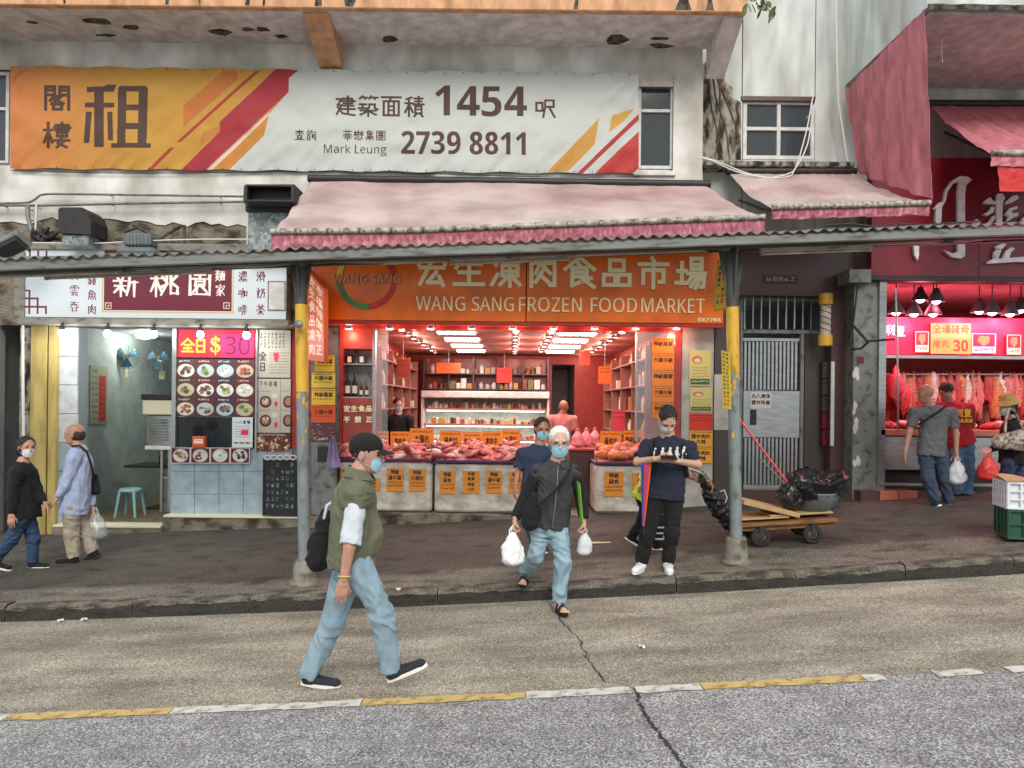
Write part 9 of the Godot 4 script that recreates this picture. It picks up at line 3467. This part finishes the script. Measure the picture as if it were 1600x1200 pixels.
	# woman with straw hat
	t = person("woman in straw hat and black top with a large patterned bag at right", 9.65, {
		"head": [1574, 625, 0], "neck": [1580, 645, 0], "chest": [1583, 666, 0], "hip": [1582, 708, 0],
		"sL": [1580, 656, 0.13], "eL": [1566, 684, 0.15], "wL": [1548, 692, 0.16], "sR": [1586, 655, -0.13], "eR": [1570, 682, -0.16], "wR": [1552, 690, -0.12],
		"hL": [1576, 714, 0.06], "kL": [1574, 744, 0.06], "aL": [1574, 768, 0.06], "tL": [1556, 777, 0.06], "hR": [1588, 714, -0.06], "kR": [1590, 744, -0.06], "aR": [1592, 768, -0.06], "tR": [1576, 778, -0.04]},
		{"face": -75, "look": [-80, 8], "support": "aL", "cell": 0.016, "k": 0.95, "skin": M.skin, "trousers": M.denim_navy, "shirt": M.black_cloth, "sleeve": "long", "hair": "bob", "shoe": M.black_cloth, "wide": 1.05, "deep": 1.2, "mask": M.mask_white})
	j = KIT.last
	b = MB.new()
	b.join(KIT.hat, KIT.last_head * Transform3D(Basis(Vector3.RIGHT, 0.12), Vector3(0, 0.03, -0.01)))
	part(t, "straw_hat", b, M.straw)
	bag = thing("shoulder_bag", "large patterned canvas shoulder bag on the woman in the straw hat", "bag", P(1575, 705, 9.4))
	bag_body(bag, "bag_body", [[1562, 690, 0.1], [1592, 688, 0.13], [1604, 684, 0.11]], 9.42, 0.05, Vector3(0, 0, 1), 1.6, M.canvas_pattern, 0.015)
	strap(bag, [[1570, 680, 9.4], [1572, 655, 9.45], [1576, 638, 9.5], [1584, 640, 9.52], [1594, 660, 9.46], [1602, 678, 9.4]], 0.016, M.canvas_pattern)
	plastic_bag("red plastic bag in the hands of the woman in the straw hat", j.wL + Vector3(-0.03, -0.42, 0.0), 0.13, 0.34, M.bag_red, 75)
	# people inside the frozen food shop
	t = person("shop worker in black top and blue mask inside on the left", 13.0, {
		"head": [622, 630, 0], "neck": [622, 645, 0], "chest": [622, 660, 0], "hip": [622, 698, 0],
		"sL": [640, 652, 0], "eL": [644, 675, 0], "wL": [640, 695, 0.1], "sR": [604, 652, 0], "eR": [600, 675, 0], "wR": [604, 695, 0.1],
		"hL": [629, 702, 0], "kL": [629, 735, 0], "aL": [629, 770, 0], "tL": [629, 775, 0.15], "hR": [615, 702, 0], "kR": [615, 735, 0], "aR": [615, 770, 0], "tR": [615, 775, 0.15]},
		{"face": 20, "look": [25, 8], "ground": 0.16, "cell": 0.02, "skin": M.skin, "trousers": M.trouser_black, "shirt": M.black_cloth, "sleeve": "long", "hair": "short", "mask": M.mask_blue, "shoe": M.black_cloth})
	t = person("customer in pink shirt seen from behind inside the shop", 13.4, {
		"head": [881, 621, 0], "neck": [879, 632, 0], "chest": [878, 648, 0], "hip": [878, 686, 0],
		"sL": [860, 639, 0], "eL": [856, 660, 0], "wL": [858, 680, -0.1], "sR": [896, 639, 0], "eR": [900, 660, 0], "wR": [897, 680, -0.1],
		"hL": [871, 690, 0], "kL": [871, 723, 0], "aL": [871, 756, 0], "tL": [871, 760, -0.15], "hR": [885, 690, 0], "kR": [885, 723, 0], "aR": [885, 756, 0], "tR": [885, 760, -0.15]},
		{"face": 180, "look": [165, 6], "ground": 0.16, "cell": 0.02, "skin": M.skin_tan, "trousers": M.trouser_black, "shirt": M.pink_shirt, "sleeve": "short", "hairm": M.skin_tan, "shoe": M.black_cloth, "wide": 1.05})
